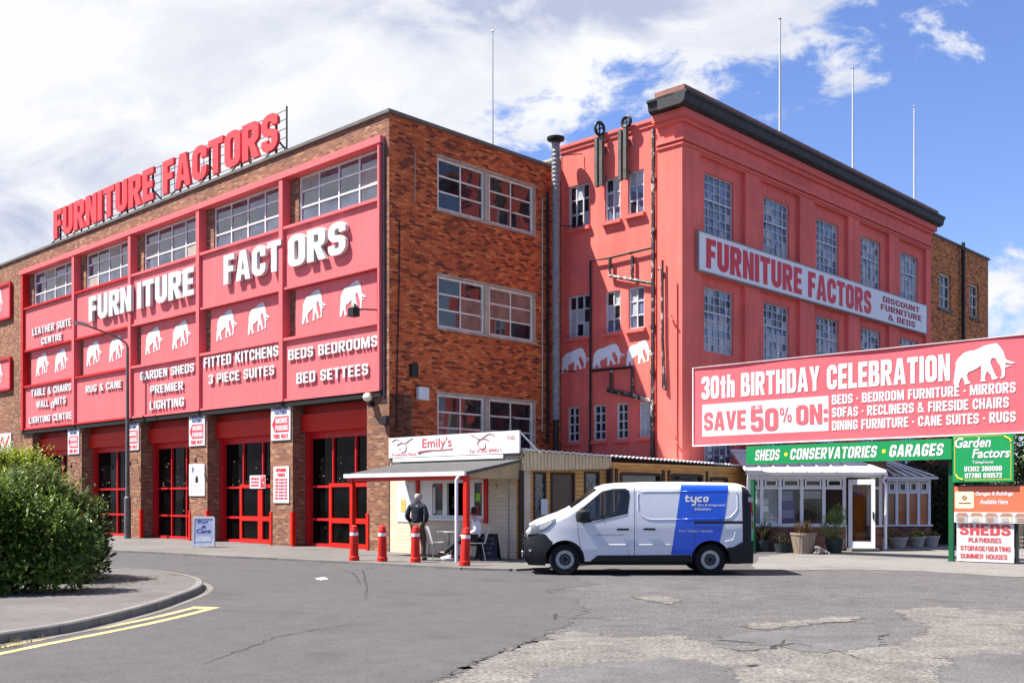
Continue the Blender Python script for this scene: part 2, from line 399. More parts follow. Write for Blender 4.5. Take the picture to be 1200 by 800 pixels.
def glyph(c, t=.2):
    """-> (advance width, [(outer, holes)...]) in a cap height of 1"""
    w = .56; h = t / 2; b = t * .92
    P = lambda *p: [(list(p), [])]
    if c == ' ': return .26, []
    if c == 'I': return t, P((0, 0), (t, 0), (t, 1), (0, 1))
    if c == 'L': return .46, P((0, 0), (.46, 0), (.46, b), (t, b), (t, 1), (0, 1))
    if c == 'T': return .54, P((.27 - h, 0), (.27 + h, 0), (.27 + h, 1 - b), (.54, 1 - b), (.54, 1), (0, 1), (0, 1 - b), (.27 - h, 1 - b))
    if c == 'E': return .48, P((0, 0), (.48, 0), (.48, b), (t, b), (t, .5 - b / 2), (.44, .5 - b / 2), (.44, .5 + b / 2), (t, .5 + b / 2), (t, 1 - b), (.48, 1 - b), (.48, 1), (0, 1))
    if c == 'F': return .46, P((0, 0), (t, 0), (t, .5 - b / 2), (.42, .5 - b / 2), (.42, .5 + b / 2), (t, .5 + b / 2), (t, 1 - b), (.46, 1 - b), (.46, 1), (0, 1))
    if c == 'H': return w, P((0, 0), (t, 0), (t, .5 - b / 2), (w - t, .5 - b / 2), (w - t, 0), (w, 0), (w, 1), (w - t, 1), (w - t, .5 + b / 2), (t, .5 + b / 2), (t, 1), (0, 1))
    if c == 'N': return w, P((0, 0), (t * .95, 0), (t * .95, .58), (w - t, 0), (w, 0), (w, 1), (w - t * .95, 1), (w - t * .95, .42), (t, 1), (0, 1))
    if c == 'M': return .74, P((0, 0), (t * .9, 0), (t * .9, .62), (.37 - .06, 0), (.37 + .06, 0), (.74 - t * .9, .62), (.74 - t * .9, 0), (.74, 0), (.74, 1), (.74 - t * 1.15, 1), (.37, .42), (t * 1.15, 1), (0, 1))
    if c == 'V': return .58, P((.29 - h, 0), (.29 + h, 0), (.58, 1), (.58 - t, 1), (.29, .32), (t, 1), (0, 1))
    if c == 'W': return .84, P((.16, 0), (.31, 0), (.42, .5), (.53, 0), (.68, 0), (.84, 1), (.84 - t * .85, 1), (.6, .42), (.48, 1), (.36, 1), (.24, .42), (t * .85, 1), (0, 1))
    if c == 'Y': return .58, P((.29 - h, 0), (.29 + h, 0), (.29 + h, .4), (.58, 1), (.58 - t * 1.05, 1), (.29, .6), (t * 1.05, 1), (0, 1), (.29 - h, .4))
    if c == 'K': return .58, P((0, 0), (t, 0), (t, .3), (.26, .4), (.58 - t * 1.2, 0), (.58, 0), (.38, .56), (.57, 1), (.57 - t * 1.1, 1), (t, .56), (t, 1), (0, 1))
    if c == 'X': return .58, P((0, 0), (t * 1.1, 0), (.29, .34), (.58 - t * 1.1, 0), (.58, 0), (.39, .5), (.58, 1), (.58 - t * 1.1, 1), (.29, .66), (t * 1.1, 1), (0, 1), (.19, .5))
    if c == 'Z': return .5, P((0, 0), (.5, 0), (.5, b), (.24, b), (.5, 1 - b), (.5, 1), (0, 1), (0, 1 - b), (.26, 1 - b), (0, b))
    if c == 'A': return .62, [([(0, 0), (t, 0), (t + .03, .19), (.62 - t - .03, .19), (.62 - t, 0), (.62, 0), (.62 * .5 + .13, 1), (.62 * .5 - .13, 1)], [[(.31 - .055, .36), (.31 + .055, .36), (.31, .74)]])]
    if c in 'OQ0':
        o = [(_rr(0, 0, w, 1, .22), [_rr(t, b, w - t, 1 - b, .07)])]
        if c == 'Q': o.append(([(w - .12, -.02), (w + .04, -.1), (w + .1, 0), (w + .005, .06)], []))
        return w, o
    if c == 'D': return w, [(_rr(0, 0, w, 1, .2, (0, 1, 1, 0)), [_rr(t, b, w - t, 1 - b, .06, (0, 1, 1, 0))])]
    if c == 'B':
        o = [(0, 0)] + _arc(w - .16, .16, .16, -pi / 2, 0) + _arc(w - .16, .38, .16, 0, pi / 2 * .7) + _arc(w - .19, .66, .16, -pi / 2 * .6, 0) + _arc(w - .19, .84, .16, 0, pi / 2) + [(0, 1)]
        return w, [(o, [_rr(t, b * .9, w - t, .5 - b * .35, .05, (0, 1, 1, 0)), _rr(t, .5 + b * .45, w - t - .03, 1 - b * .9, .05, (0, 1, 1, 0))])]
    if c == 'P': return .54, [([(0, 0), (t, 0), (t, .36)] + _arc(.54 - .18, .54, .18, -pi / 2, 0) + _arc(.54 - .18, .82, .18, 0, pi / 2) + [(0, 1)], [_rr(t, .36 + b, .54 - t, 1 - b, .05, (0, 1, 1, 0))])]
    if c == 'R': return .58, [([(0, 0), (t, 0), (t, .38), (.24, .38), (.58 - t * 1.05, 0), (.58, 0), (.42, .4)] + _arc(.56 - .16, .58, .16, -pi / 3, 0) + _arc(.56 - .18, .82, .18, 0, pi / 2) + [(0, 1)], [_rr(t, .38 + b, .56 - t, 1 - b, .05, (0, 1, 1, 0))])]
    if c == 'C': return w, P(*_stroke([(w - h, .62), (w - h, 1 - h), (h, 1 - h), (h, h), (w - h, h), (w - h, .38)], t, .2))
    if c == 'G': return w, P(*_stroke([(w - h, .66), (w - h, 1 - h), (h, 1 - h), (h, h), (w - h, h), (w - h, .45), (w * .5, .45)], t, .14))
    if c == 'U': return w, P(*_stroke([(h, 1), (h, h), (w - h, h), (w - h, 1)], t, .22))
    if c == 'J': return .48, P(*_stroke([(.48 - h, 1), (.48 - h, h), (h, h), (h, .38)], t, .18))
    if c == 'S': return .54, P(*_stroke([(.54 - h, .68), (.54 - h, 1 - h), (h, 1 - h), (h, .5), (.54 - h, .5), (.54 - h, h), (h, h), (h, .32)], t * .95, .15))
    if c == '1': return .3, P((.3 - t, 0), (.3, 0), (.3, 1), (.3 - t * .8, 1), (0, .82), (0, .66), (.3 - t, .76))
    if c == '2': return .52, P(*([(0, .68)] + _arc(.2, .8, .2, pi, pi / 2) + _arc(.32, .8, .2, pi / 2, 0) + [(.52, .6), (.27, b), (.52, b), (.52, 0), (0, 0), (0, .14), (.52 - t, .62)] + _arc(.52 - t - .04, 1 - b - .04, .04, 0, pi / 2) + _arc(t + .04, 1 - b - .04, .04, pi / 2, pi) + [(t, .68)]))
    if c == '3': return .54, P(*([(0, .7)] + _arc(.2, .8, .2, pi, pi / 2) + _arc(.34, .8, .2, pi / 2, 0) + [(.54, .6), (.46, .5), (.54, .4)] + _arc(.34, .2, .2, 0, -pi / 2) + _arc(.2, .2, .2, -pi / 2, -pi) + [(0, .3), (t, .3)] + _arc(t + .04, b + .04, .04, pi, 1.5 * pi) + _arc(.54 - t - .04, b + .04, .04, -pi / 2, 0) + [(.54 - t, .36), (.54 - t - .05, .42), (.2, .42), (.2, .58), (.54 - t - .05, .58), (.54 - t, .64)] + _arc(.54 - t - .04, 1 - b - .04, .04, 0, pi / 2) + _arc(t + .04, 1 - b - .04, .04, pi / 2, pi) + [(t, .7)]))
    if c == '4': return .56, [([(.56 - t - .08, 0), (.56 - .08, 0), (.56 - .08, .2), (.56, .2), (.56, .36), (.48, .36), (.48, 1), (.26, 1), (0, .36), (0, .2), (.28, .2)], [[(.14, .36), (.28, .36), (.28, .72)]])]
    if c == '5': return .54, P(*([(.5, 1), (0, 1), (0, .44), (t, .44), (t, .48)] + [(.3, .48)] + _arc(.54 - t - .05, .43, .05, pi / 2, 0) + _arc(.54 - t - .04, b + .04, .04, 0, -pi / 2) + _arc(t + .04, b + .04, .04, -pi / 2, -pi) + [(t, .3), (0, .3)] + _arc(.2, .2, .2, pi, 1.5 * pi) + _arc(.34, .2, .2, -pi / 2, 0) + _arc(.36, .48, .18, 0, pi / 2) + [(t, .66), (t, 1 - b), (.5, 1 - b)]))
    if c == '6': return w, [(_rr(0, 0, w, 1, .2), [_rr(t, b, w - t, .5 - b * .2, .05), [(t, .66), (w - .001 - t * .2, .66), (w - t * .2, .72), (w - t, .72), (w - t, 1 - b), (t, 1 - b)]])]
    if c == '7': return .5, P((.08, 0), (.08 + t * 1.05, 0), (.5, 1 - b), (.5, 1), (0, 1), (0, 1 - b), (.27, 1 - b))
    if c == '8': return w, [(_rr(0, 0, w, 1, .2), [_rr(t, b * .9, w - t, .5 - b * .4, .05), _rr(t, .5 + b * .4, w - t, 1 - b * .9, .05)])]
    if c == '9': return w, [(_rr(0, 0, w, 1, .2), [_rr(t, .5 + b * .2, w - t, 1 - b, .05), [(t, b), (w - t, b), (w - t, .34), (t * .2, .34), (t * .2, .28), (t, .28)]])]
    if c == '&': return .66, [(_rr(0, 0, .5, .56, .16), [_rr(t * .85, b * .8, .5 - t * .8, .56 - b * .75, .05)]), (_rr(.06, .565, .44, 1, .15), [_rr(.06 + t * .8, .565 + b * .4, .44 - t * .8, 1 - b * .75, .04)]), ([(.505, .12), (.56, 0), (.7, 0), (.56, .24), (.66, .44), (.52, .44), (.505, .4)], [])]
    if c == '%': return .74, [(_rr(0, .5, .26, 1, .12), [_rr(.08, .6, .18, .9, .04)]), (_rr(.48, 0, .74, .5, .12), [_rr(.56, .1, .66, .4, .04)]), ([(.2, 0), (.28, 0), (.54, 1), (.46, 1)], [])]
    if c == ':': return .18, [([(0, .1), (.18, .1), (.18, .3), (0, .3)], []), ([(0, .52), (.18, .52), (.18, .72), (0, .72)], [])]
    if c == '.': return .16, P((0, 0), (.16, 0), (.16, .16), (0, .16))
    if c == '-': return .24, P((0, .4), (.24, .4), (.24, .55), (0, .55))
    if c == '*': return .2, P(*_arc(.1, .47, .11, 0, 2 * pi - .6, 9))
    if c == '/': return .34, P((0, 0), (.12, 0), (.34, 1), (.22, 1))
    if c == "'": return .14, P((.02, .7), (.1, .7), (.14, 1), (0, 1))
    if c == 't': return .36, P((.09, 0), (.34, 0), (.34, .14), (.09 + t, .16), (.09 + t, .6), (.35, .6), (.35, .74), (.09 + t, .74), (.09 + t, .95), (.09, .95), (.09, .74), (0, .74), (0, .6), (.09, .6))
    if c == 'h': return .5, P(*([(0, 0), (t, 0), (t, .56), (.5 - t, .56), (.5 - t, 0), (.5, 0)] + _arc(.5 - .14, .6, .14, 0, pi / 2) + [(t, .74), (t, 1), (0, 1)]))
    return .4, P((0, 0), (.4, 0), (.4, .7), (0, .7))
def letters(s, w, h, t=.2, gap=.08, shear=0.):
    """-> [(char, [(outer, holes)])] scaled to w x h"""
    x = 0; out = []
    for c in s:
        a, pl = glyph(c, t)
        out.append((c, [([(x + u + shear * v, v) for u, v in o], [[(x + u + shear * v, v) for u, v in q] for q in hs]) for o, hs in pl])); x += a + gap
    tot = x - gap + shear
    k = w / tot
    S = lambda l: [(u * k, v * h) for u, v in l]
    return [(c, [(S(o), [S(q) for q in hs]) for o, hs in pl]) for c, pl in out]
def text(parent, s, x, z, w, h, m, y=-.004, d=.004, t=.2, gap=.08, shear=0., name='lettering', build=True, mb=None):
    b = mb or MB()
    for c, pl in letters(s, w, h, t, gap, shear):
        for o, hs in pl:
            b.prism([(u + x, v + z) for u, v in o], y - d, y, LOCAL, [[(u + x, v + z) for u, v in q] for q in hs])
    return b.build(name, m, parent) if build and mb is None else b
def script_text(parent, s, x, z, w, h, m, y=-.004, d=.004, bold=.01, shear=0., name='lettering', mb=None):
    """mixed-case writing from Blender's built-in font, turned into a plain mesh"""
    cu = bpy.data.curves.new('t', 'FONT'); cu.body = s; cu.offset = bold; cu.shear = shear; cu.resolution_u = 3
    o = bpy.data.objects.new('t', cu); COL.objects.link(o)
    dg = bpy.context.evaluated_depsgraph_get(); me = bpy.data.meshes.new_from_object(o.evaluated_get(dg))
    vs = [v.co.copy() for v in me.vertices]; fs = [tuple(p.vertices) for p in me.polygons]
    bpy.data.objects.remove(o); bpy.data.curves.remove(cu); bpy.data.meshes.remove(me)
    x0 = min(v.x for v in vs); x1 = max(v.x for v in vs); z0 = min(v.y for v in vs); z1 = max(v.y for v in vs)
    b = mb or MB()
    b.add([(x + (v.x - x0) / (x1 - x0) * w, y - d, z + (v.y - z0) / (z1 - z0) * h) for v in vs], fs)
    return b if mb else b.build(name, m, parent, normals=False)

_E = [(60,560),(85,400),(85,330),(120,270),(200,200),(270,178),(340,178),(420,150),(480,125),(560,110),(650,105),(690,150),(740,230),(770,340),(830,375),(900,403),(850,415),(790,395),(765,392),(765,425),(850,437),(790,452),(762,450),(760,560),(745,595),(700,605),(690,590),(715,575),(715,500),(695,420),(665,385),(640,320),(605,305),(575,325),(565,370),(600,470),(640,570),(670,580),(655,605),(600,615),(580,600),(575,550),(520,480),(495,560),(490,605),(510,625),(425,630),(440,580),(440,400),(380,440),(300,470),(265,480),(245,520),(255,590),(295,640),(210,655),(205,600),(175,540),(150,580),(125,655),(65,660),(55,610)]
ELE = [((x - 55) / 845, (660 - y) / 555) for x, y in _E]
def elephant(parent, x, z, w, h, m, y=-.004, d=.01, f=None, name='elephant_emblem'):
    f = f or LOCAL
    return MB().prism([(x + u * w, z + v * h) for u, v in ELE], y - d, y, f).build(name, m, parent)

def window(parent, f, u0, u1, v0, v1, cols, rows, mf, mg, bar=.035, fr=.06, d=.1, pick=None, tilt=.006, name='window', vlines=None):
    """steel window: frame and glazing bars as one mesh, panes as its child"""
    b = MB()
    b.boxf(f, u0, u0 + fr, d - .05, d + .02, v0, v1); b.boxf(f, u1 - fr, u1, d - .05, d + .02, v0, v1)
    b.boxf(f, u0 + fr, u1 - fr, d - .05, d + .02, v0, v0 + fr); b.boxf(f, u0 + fr, u1 - fr, d - .05, d + .02, v1 - fr, v1)
    cu = [u0 + (u1 - u0) * i / cols for i in range(cols + 1)]
    rv = vlines and [v0 + (v1 - v0) * q for q in vlines] or [v0 + (v1 - v0) * i / rows for i in range(rows + 1)]
    for u in cu[1:-1]: b.boxf(f, u - bar / 2, u + bar / 2, d - .035, d + .012, v0 + fr, v1 - fr)
    for v in rv[1:-1]: b.boxf(f, u0 + fr, u1 - fr, d - .03, d + .008, v - bar / 2, v + bar / 2)
    o = b.build(name, mf, parent)
    g = MB(); mg = mg if isinstance(mg, (list, tuple)) else [mg]
    for i in range(cols):
        for j in range(len(rv) - 1):
            a, c = random.uniform(-tilt, tilt), random.uniform(-tilt, tilt)
            g.poly([f(cu[i], rv[j], d + a + c), f(cu[i + 1], rv[j], d - a + c), f(cu[i + 1], rv[j + 1], d - a - c), f(cu[i], rv[j + 1], d + a - c)], pick(i, j) if pick else 0)
    g.build('pane', mg, o, normals=False)
    return o

def leaves(mb, blobs, n, size, rnd, droop=.3, aspect=.5, shell=.55, noisy=.35):
    """N leaf faces through the outer part of BLOBS [(cx,cy,cz, rx,ry,rz)]"""
    if mb.attr is None: mb.attr = []
    wts = [b[3] * b[4] + b[4] * b[5] + b[3] * b[5] for b in blobs]
    for _ in range(n):
        b = rnd.choices(blobs, wts)[0]
        d = Vector((rnd.gauss(0, 1), rnd.gauss(0, 1), rnd.gauss(0, 1))).normalized()
        k = noise.noise(Vector((b[0] + d.x * 2.1, b[1] + d.y * 2.1, b[2] + d.z * 2.1)) * 1.3)
        r = (shell + (1 - shell) * rnd.random() ** .6) * (1 + noisy * k)
        c = Vector((b[0] + d.x * b[3] * r, b[1] + d.y * b[4] * r, b[2] + d.z * b[5] * r))
        if c.z < .03: continue
        ax = (d + Vector((rnd.uniform(-1, 1), rnd.uniform(-1, 1), rnd.uniform(-.6, 1) - droop)) * .9).normalized()
        sd = ax.cross(Vector((rnd.uniform(-1, 1), rnd.uniform(-1, 1), rnd.uniform(-1, 1)))).normalized()
        s_ = size * rnd.uniform(.6, 1.3); a = ax * s_; e = sd * s_ * aspect
        nn = ax.cross(sd) * s_ * .12
        mb.add([c, c + a * .5 + e * .5 + nn, c + a, c + a * .5 - e * .5 + nn], [(0, 1, 2, 3)])
        mb.attr += [rnd.random()] * 0 + [c.x * 7.3 + c.y * 3.1 + c.z * 5.7] * 4
    return mb
# ================================================================== camera, sky, sun
cd = bpy.data.cameras.new('camera'); cam = bpy.data.objects.new('camera', cd); COL.objects.link(cam)
cam.location = (0, 0, EYE); cam.rotation_euler = (radians(90), 0, 0)
cd.sensor_width = 36; cd.lens = 36 * F / 1200; cd.shift_y = (HY - 400) / 1200
cd.clip_start = .1; cd.clip_end = 3000
SC.camera = cam
SC.view_settings.view_transform = 'Standard'; SC.view_settings.look = 'None'; SC.view_settings.gamma = 1
SC.view_settings.exposure = 1.45

SUN_DIR = Vector((-1.41, -.06, 2.2)).normalized()      # towards the sun: high, off the left end of the street
el = math.asin(SUN_DIR.z); az = math.atan2(SUN_DIR.x, SUN_DIR.y)
sl = bpy.data.lights.new('sun', 'SUN'); sl.energy = 5.0; sl.angle = radians(.5); sl.color = (1, .95, .87)
so = bpy.data.objects.new('sun', sl); COL.objects.link(so)
so.rotation_euler = SUN_DIR.to_track_quat('Z', 'Y').to_euler(); so.location = (-60, 0, 80)

w = bpy.data.worlds.new('World'); SC.world = w; w.use_nodes = True
nt = w.node_tree; N = nt.nodes; L = nt.links
bg = N['Background']; bg.inputs['Strength'].default_value = .076
sky = N.new('ShaderNodeTexSky'); sky.sky_type = 'NISHITA'; sky.sun_disc = False
sky.sun_elevation = el; sky.sun_rotation = az; sky.air_density = 1.0; sky.dust_density = .4; sky.ozone_density = 2.0
tc = N.new('ShaderNodeTexCoord'); sx = N.new('ShaderNodeSeparateXYZ'); L.new(tc.outputs['Generated'], sx.inputs[0])
def M(op, a, b=None, c=None, clamp=False):
    n = N.new('ShaderNodeMath'); n.operation = op; n.use_clamp = clamp
    for i, v in enumerate((a, b, c)):
        if v is None: continue
        if isinstance(v, (int, float)): n.inputs[i].default_value = v
        else: L.new(v, n.inputs[i])
    return n.outputs[0]
def MR(v, a, b, lo, hi, smooth=True):
    n = N.new('ShaderNodeMapRange'); n.interpolation_type = 'SMOOTHSTEP' if smooth else 'LINEAR'
    for k, q in (('From Min', a), ('From Max', b), ('To Min', lo), ('To Max', hi)): n.inputs[k].default_value = q
    L.new(v, n.inputs['Value']); return n.outputs['Result']
ay = M('MAXIMUM', M('ABSOLUTE', sx.outputs['Y']), .12)
U = M('DIVIDE', sx.outputs['X'], ay); V = M('DIVIDE', sx.outputs['Z'], ay)
cb = N.new('ShaderNodeCombineXYZ'); L.new(U, cb.inputs[0]); L.new(M('MULTIPLY', V, 1.7), cb.inputs[1]); L.new(sx.outputs['Y'], cb.inputs[2])
def NZ(scale, det, rough, off, dist=0.):
    m = N.new('ShaderNodeMapping'); m.inputs['Location'].default_value = off
    L.new(cb.outputs[0], m.inputs['Vector'])
    n = N.new('ShaderNodeTexNoise'); n.inputs['Scale'].default_value = scale; n.inputs['Detail'].default_value = det; n.inputs['Roughness'].default_value = rough
    n.inputs['Distortion'].default_value = dist
    L.new(m.outputs['Vector'], n.inputs['Vector']); return n.outputs['Fac']
nA = NZ(4.2, 9, .58, (3.1, .4, 0), .35); nB = NZ(2.3, 7, .55, (7.7, 2.0, 0)); nC = NZ(13., 6, .65, (1.2, 5.0, 0), .4); nD = NZ(6.5, 8, .6, (4.4, 1.3, 0), .6)
edge = M('SUBTRACT', V, M('MULTIPLY_ADD', U, .37, .318))                       # a cloud bank, its lower edge climbing to the right
left = M('MULTIPLY', M('SUBTRACT', -.06, U), .8)
low = M('SUBTRACT', .15, M('ADD', M('ABSOLUTE', M('SUBTRACT', U, .50)), M('MULTIPLY', M('ABSOLUTE', M('SUBTRACT', V, .165)), 2.2)))   # a small cloud low on the right
c0 = M('MAXIMUM', M('MAXIMUM', edge, left), M('MULTIPLY_ADD', low, .7, -.02))
dn = M('MULTIPLY_ADD', M('SUBTRACT', nA, .5), .52, M('MULTIPLY', M('SUBTRACT', nC, .5), .26))
front_ = MR(sx.outputs['Y'], -.15, .12, 0, 1)
cov = MR(M('ADD', M('ADD', M('MULTIPLY', c0, front_), M('MULTIPLY_ADD', front_, .16, -.16)), dn), -.02, .045, 0, 1)
# grey bellies: at the lower left and along the top
g1 = M('MULTIPLY', MR(U, -.24, -.46, 0, 1), MR(V, .40, .26, 0, 1))
g2 = M('MULTIPLY', MR(V, .415, .465, 0, 1), MR(M('ABSOLUTE', M('SUBTRACT', U, .03)), .24, .1, 0, 1))
gs = M('ADD', M('MULTIPLY_ADD', M('ADD', M('SUBTRACT', nB, .5), M('MULTIPLY', M('SUBTRACT', nD, .5), .7)), 2.2, .16), M('MULTIPLY', M('MAXIMUM', g1, g2), MR(nD, .30, .70, .12, 1.0)), clamp=True)
cc = N.new('ShaderNodeMix'); cc.data_type = 'RGBA'; L.new(gs, cc.inputs['Factor'])
cc.inputs[6].default_value = (4.75, 4.8, 4.95, 1); cc.inputs[7].default_value = (2.5, 2.8, 3.75, 1)
sm = N.new('ShaderNodeMix'); sm.data_type = 'RGBA'; L.new(cov, sm.inputs['Factor'])
sc_ = N.new('ShaderNodeVectorMath'); sc_.operation = 'MULTIPLY'; L.new(sky.outputs['Color'], sc_.inputs[0]); sc_.inputs[1].default_value = (.70, .76, 1.02)
L.new(sc_.outputs['Vector'], sm.inputs[6]); L.new(cc.outputs[2], sm.inputs[7]); L.new(sm.outputs[2], bg.inputs['Color'])

# ================================================================== ground
def struct(o): o['kind'] = 'structure'; return o
def jag(pts, amp, step, seed, lock=()):
    """ragged outline: split long edges and shove the new points about"""
    r = random.Random(seed); out = []
    for i, (a, b) in enumerate(zip(pts, pts[1:] + pts[:1])):
        a, b = Vector(a), Vector(b); n = max(1, int((b - a).length / step)); out.append(tuple(a))
        if i in lock: continue
        nn = Vector((-(b - a).y, (b - a).x)).normalized()
        for k in range(1, n):
            p = a.lerp(b, k / n); q = noise.noise(Vector((p.x * 1.1, p.y * 1.1, seed))) * amp * 1.6 + noise.noise(Vector((p.x * 4.3, p.y * 4.3, seed))) * amp * .9 + noise.noise(Vector((p.x * 13, p.y * 13, seed))) * amp * .5
            out.append(tuple(p + nn * (q + r.uniform(-amp, amp) * .5)))
    return out
def sheet(name, pts, z, m, thick=None):
    flat, tri = tess(pts)
    b = MB()
    if thick: b.prism(pts, z - thick, z, lambda u, v, d: (u, v, d), back=False)
    b.add([(x, y, z) for x, y in flat], tri) if not thick else b.add([(x, y, z) for x, y in flat], tri)
    return struct(b.build(name, m))
m_yard = paving('yard asphalt', (.120, .114, .119), (.25, .24, .235), big=.3, fine=26, amt=.5, mid=(.17, .160, .162), spread=.8)
m_road = paving('road asphalt', (.114, .109, .116), (.19, .185, .18), big=.16, fine=40, amt=.26, mid=(.134, .128, .134), spread=.8)
m_conc = paving('worn concrete', (.155, .145, .143), (.34, .32, .305), big=1.3, fine=22, amt=.5, mid=(.265, .245, .226), spread=.75)
m_patch = paving('tar patch', (.135, .13, .134), (.30, .28, .26), big=.8, fine=45, amt=.3)
m_pave = paving('pavement asphalt', (.19, .178, .172), (.30, .285, .275), big=.45, fine=60, amt=.25, mid=(.24, .225, .215))
m_isl = paving('island asphalt', (.165, .152, .15), (.24, .225, .22), big=.5, fine=70, amt=.25, mid=(.205, .188, .186))
m_kerb = mat('kerb stone', (.15, .142, .135), .85, var=.25, scale=2.5, bump=.3, bscale=60)
m_gut = paving('gutter concrete', (.20, .188, .175), (.34, .32, .30), big=.6, fine=40, amt=.35)
m_yel = mat('yellow line paint', (.42, .315, .145), .85, var=.4, scale=5)
m_white = mat('road white paint', (.5, .5, .48), .8, var=.2)

R = 420
struct(MB().poly([(-R, -60, 0), (R, -60, 0), (R, R, 0), (-R, R, 0)]).build('ground', m_yard))
road = [G(*p) for p in [(470, 812), (560, 776), (618, 753), (655, 737), (688, 716), (676, 702), (640, 692), (700, 684), (655, 671), (655, 661)]]
road_pts = [(-.6, 4.5)] + road + [(1.2, 29.5), (-2, 33), (-60, 66), (-90, 60), (-40, 10), (-20, 4.5)]
struct(sheet('road', jag(road_pts, .11, .07, 3, lock=(0, 10, 11, 12, 13, 14, 15, 16)), .004, m_road))
# worn concrete showing through the yard
conc = [(470, 830), (505, 800), (560, 776), (618, 753), (660, 738), (700, 742), (735, 746), (790, 744), (830, 752), (880, 757), (940, 746), (1000, 752), (1042, 758), (1060, 750), (1090, 741), (1070, 725), (1040, 716), (1090, 709), (1140, 714), (1200, 716), (1330, 722), (1330, 840), (900, 860)]
struct(sheet('concrete_apron', jag([G(*p) for p in conc], .17, .05, 11), .004, m_conc))
for i, p in enumerate([[(626, 786), (700, 775), (790, 770), (850, 782), (866, 800), (840, 828), (640, 830)],
                       [(848, 748), (880, 740), (960, 737), (1040, 741), (1040, 755), (1010, 762), (950, 764), (900, 757)],
                       [(1090, 771), (1210, 764), (1230, 800), (1110, 806)]]):
    struct(sheet('tar_patch', jag([G(*q) for q in p], .11, .05, 20 + i), .008, m_patch))
struct(sheet('pale_patch', jag([G(*p) for p in [(742, 699), (770, 697), (798, 704), (788, 708), (756, 705)]], .10, .04, 31), .008, m_conc))
struct(sheet('pale_patch', jag([G(*p) for p in [(880, 733), (930, 727), (1010, 722), (1012, 725), (940, 733), (890, 737)]], .14, .04, 32), .008, m_conc))
fore = [(885, 668), (890, 652), (1000, 640), (1120, 640), (1330, 650), (1330, 672), (1190, 676), (1080, 669), (1000, 667)]
struct(sheet('forecourt', jag([G(*p) for p in fore], .1, .3, 41), .006, paving('forecourt concrete', (.25, .235, .225), (.38, .36, .35), big=.4, fine=40, amt=.22, mid=(.30, .283, .27))))
# cracks
m_crack = mat('crack', (.034, .032, .031), .95)
def crack(px, wd, seed, name='crack'):
    r = random.Random(seed); pts = [Vector(G(*p)) for p in px]; out = []
    for a, b in zip(pts, pts[1:]):
        n = max(2, int((b - a).length / .12))
        for k in range(n):
            p = a.lerp(b, k / n); out.append(p + Vector((r.uniform(-1, 1), r.uniform(-1, 1))) * .035)
    b = MB(); prev = None
    for i, p in enumerate(out):
        d = (out[min(i + 1, len(out) - 1)] - out[max(i - 1, 0)]).normalized(); nn = Vector((-d.y, d.x)) * wd * r.uniform(.3, 1) * (sin(pi * (i + .5) / len(out)) ** .5)
        cur = ((p + nn), (p - nn))
        if prev: b.poly([(*prev[0], .0125), (*cur[0], .0125), (*cur[1], .0125), (*prev[1], .0125)])
        prev = cur
    return struct(b.build(name, m_crack))
for i, (p, wd) in enumerate([([(834, 757), (870, 763), (905, 760), (930, 754), (960, 760)], .022), ([(905, 760), (920, 750), (950, 752)], .02), ([(650, 723), (690, 724), (722, 722)], .022), ([(680, 717), (700, 715)], .012),
                             ([(648, 726), (652, 718)], .02), ([(470, 657), (425, 668), (430, 690), (428, 705)], .012), ([(390, 664), (415, 672), (425, 688)], .012), ([(880, 781), (905, 778)], .035), ([(960, 760), (985, 764), (1010, 775)], .012),
                             ([(230, 780), (330, 745), (420, 730)], .012), ([(500, 800), (560, 776), (618, 753), (655, 737)], .009)]):
    crack(p, wd, 50 + i)

# pavement along the shop front, a low dropped kerb at its edge
pe = [(-260, 646), (-60, 644), (60, 643), (129, 644), (200, 647), (260, 650.5), (330, 653.5), (380, 656), (456, 659.5), (545, 664.5), (600, 666), (640, 664)]
pv = [G(x, y, .05) for x, y in pe]
struct(sheet('pavement', pv + [W1(7.5, 1.6), W1(2, 6), W1(-40, 6)], .05, m_pave, .06))
kb = MB()
for a, b in zip(pv, pv[1:]):
    a, b = Vector(a), Vector(b); n = Vector((-(b - a).y, (b - a).x)).normalized(); n = n if n.y < 0 else -n
    q = [a, b, b + n * .16, a + n * .16]
    kb.add([(*p, z) for z in (-.02, .056) for p in q], [(4, 5, 6, 7), (3, 2, 6, 7), (0, 3, 7, 4), (1, 2, 6, 5)])
struct(kb.build('kerb', m_gut))

# traffic island with the shrubs
KT = [(-160, 775), (-60, 753), (0, 741), (45, 735), (84, 729), (120, 721), (157, 712), (187, 704), (210, 696), (226, 690.5), (236, 685.5), (239, 681), (236, 677.5), (226, 674), (210, 671), (190, 668.5), (157, 665.5), (119, 664), (70, 662), (0, 660), (-120, 657), (-260, 655)]
def smooth(pts, k=2):
    for _ in range(k):
        o = [pts[0]]
        for a, b in zip(pts, pts[1:]): o += [a.lerp(b, .25), a.lerp(b, .75)]
        pts = o + [pts[-1]]
    return pts
kt = smooth([Vector(G(x, y, .125)) for x, y in KT])
def offs(pts, d):
    o = []
    for i, p in enumerate(pts):
        t = (pts[min(i + 1, len(pts) - 1)] - pts[max(i - 1, 0)]).normalized(); o.append(p + Vector((t.y, -t.x)) * d)
    return o
ki = offs(kt, -.13)
struct(sheet('traffic_island', [tuple(p) for p in ki] + [(-40, 33), (-40, 10)], .118, m_isl, .13))
kb = MB(); seg = 0
acc = 0
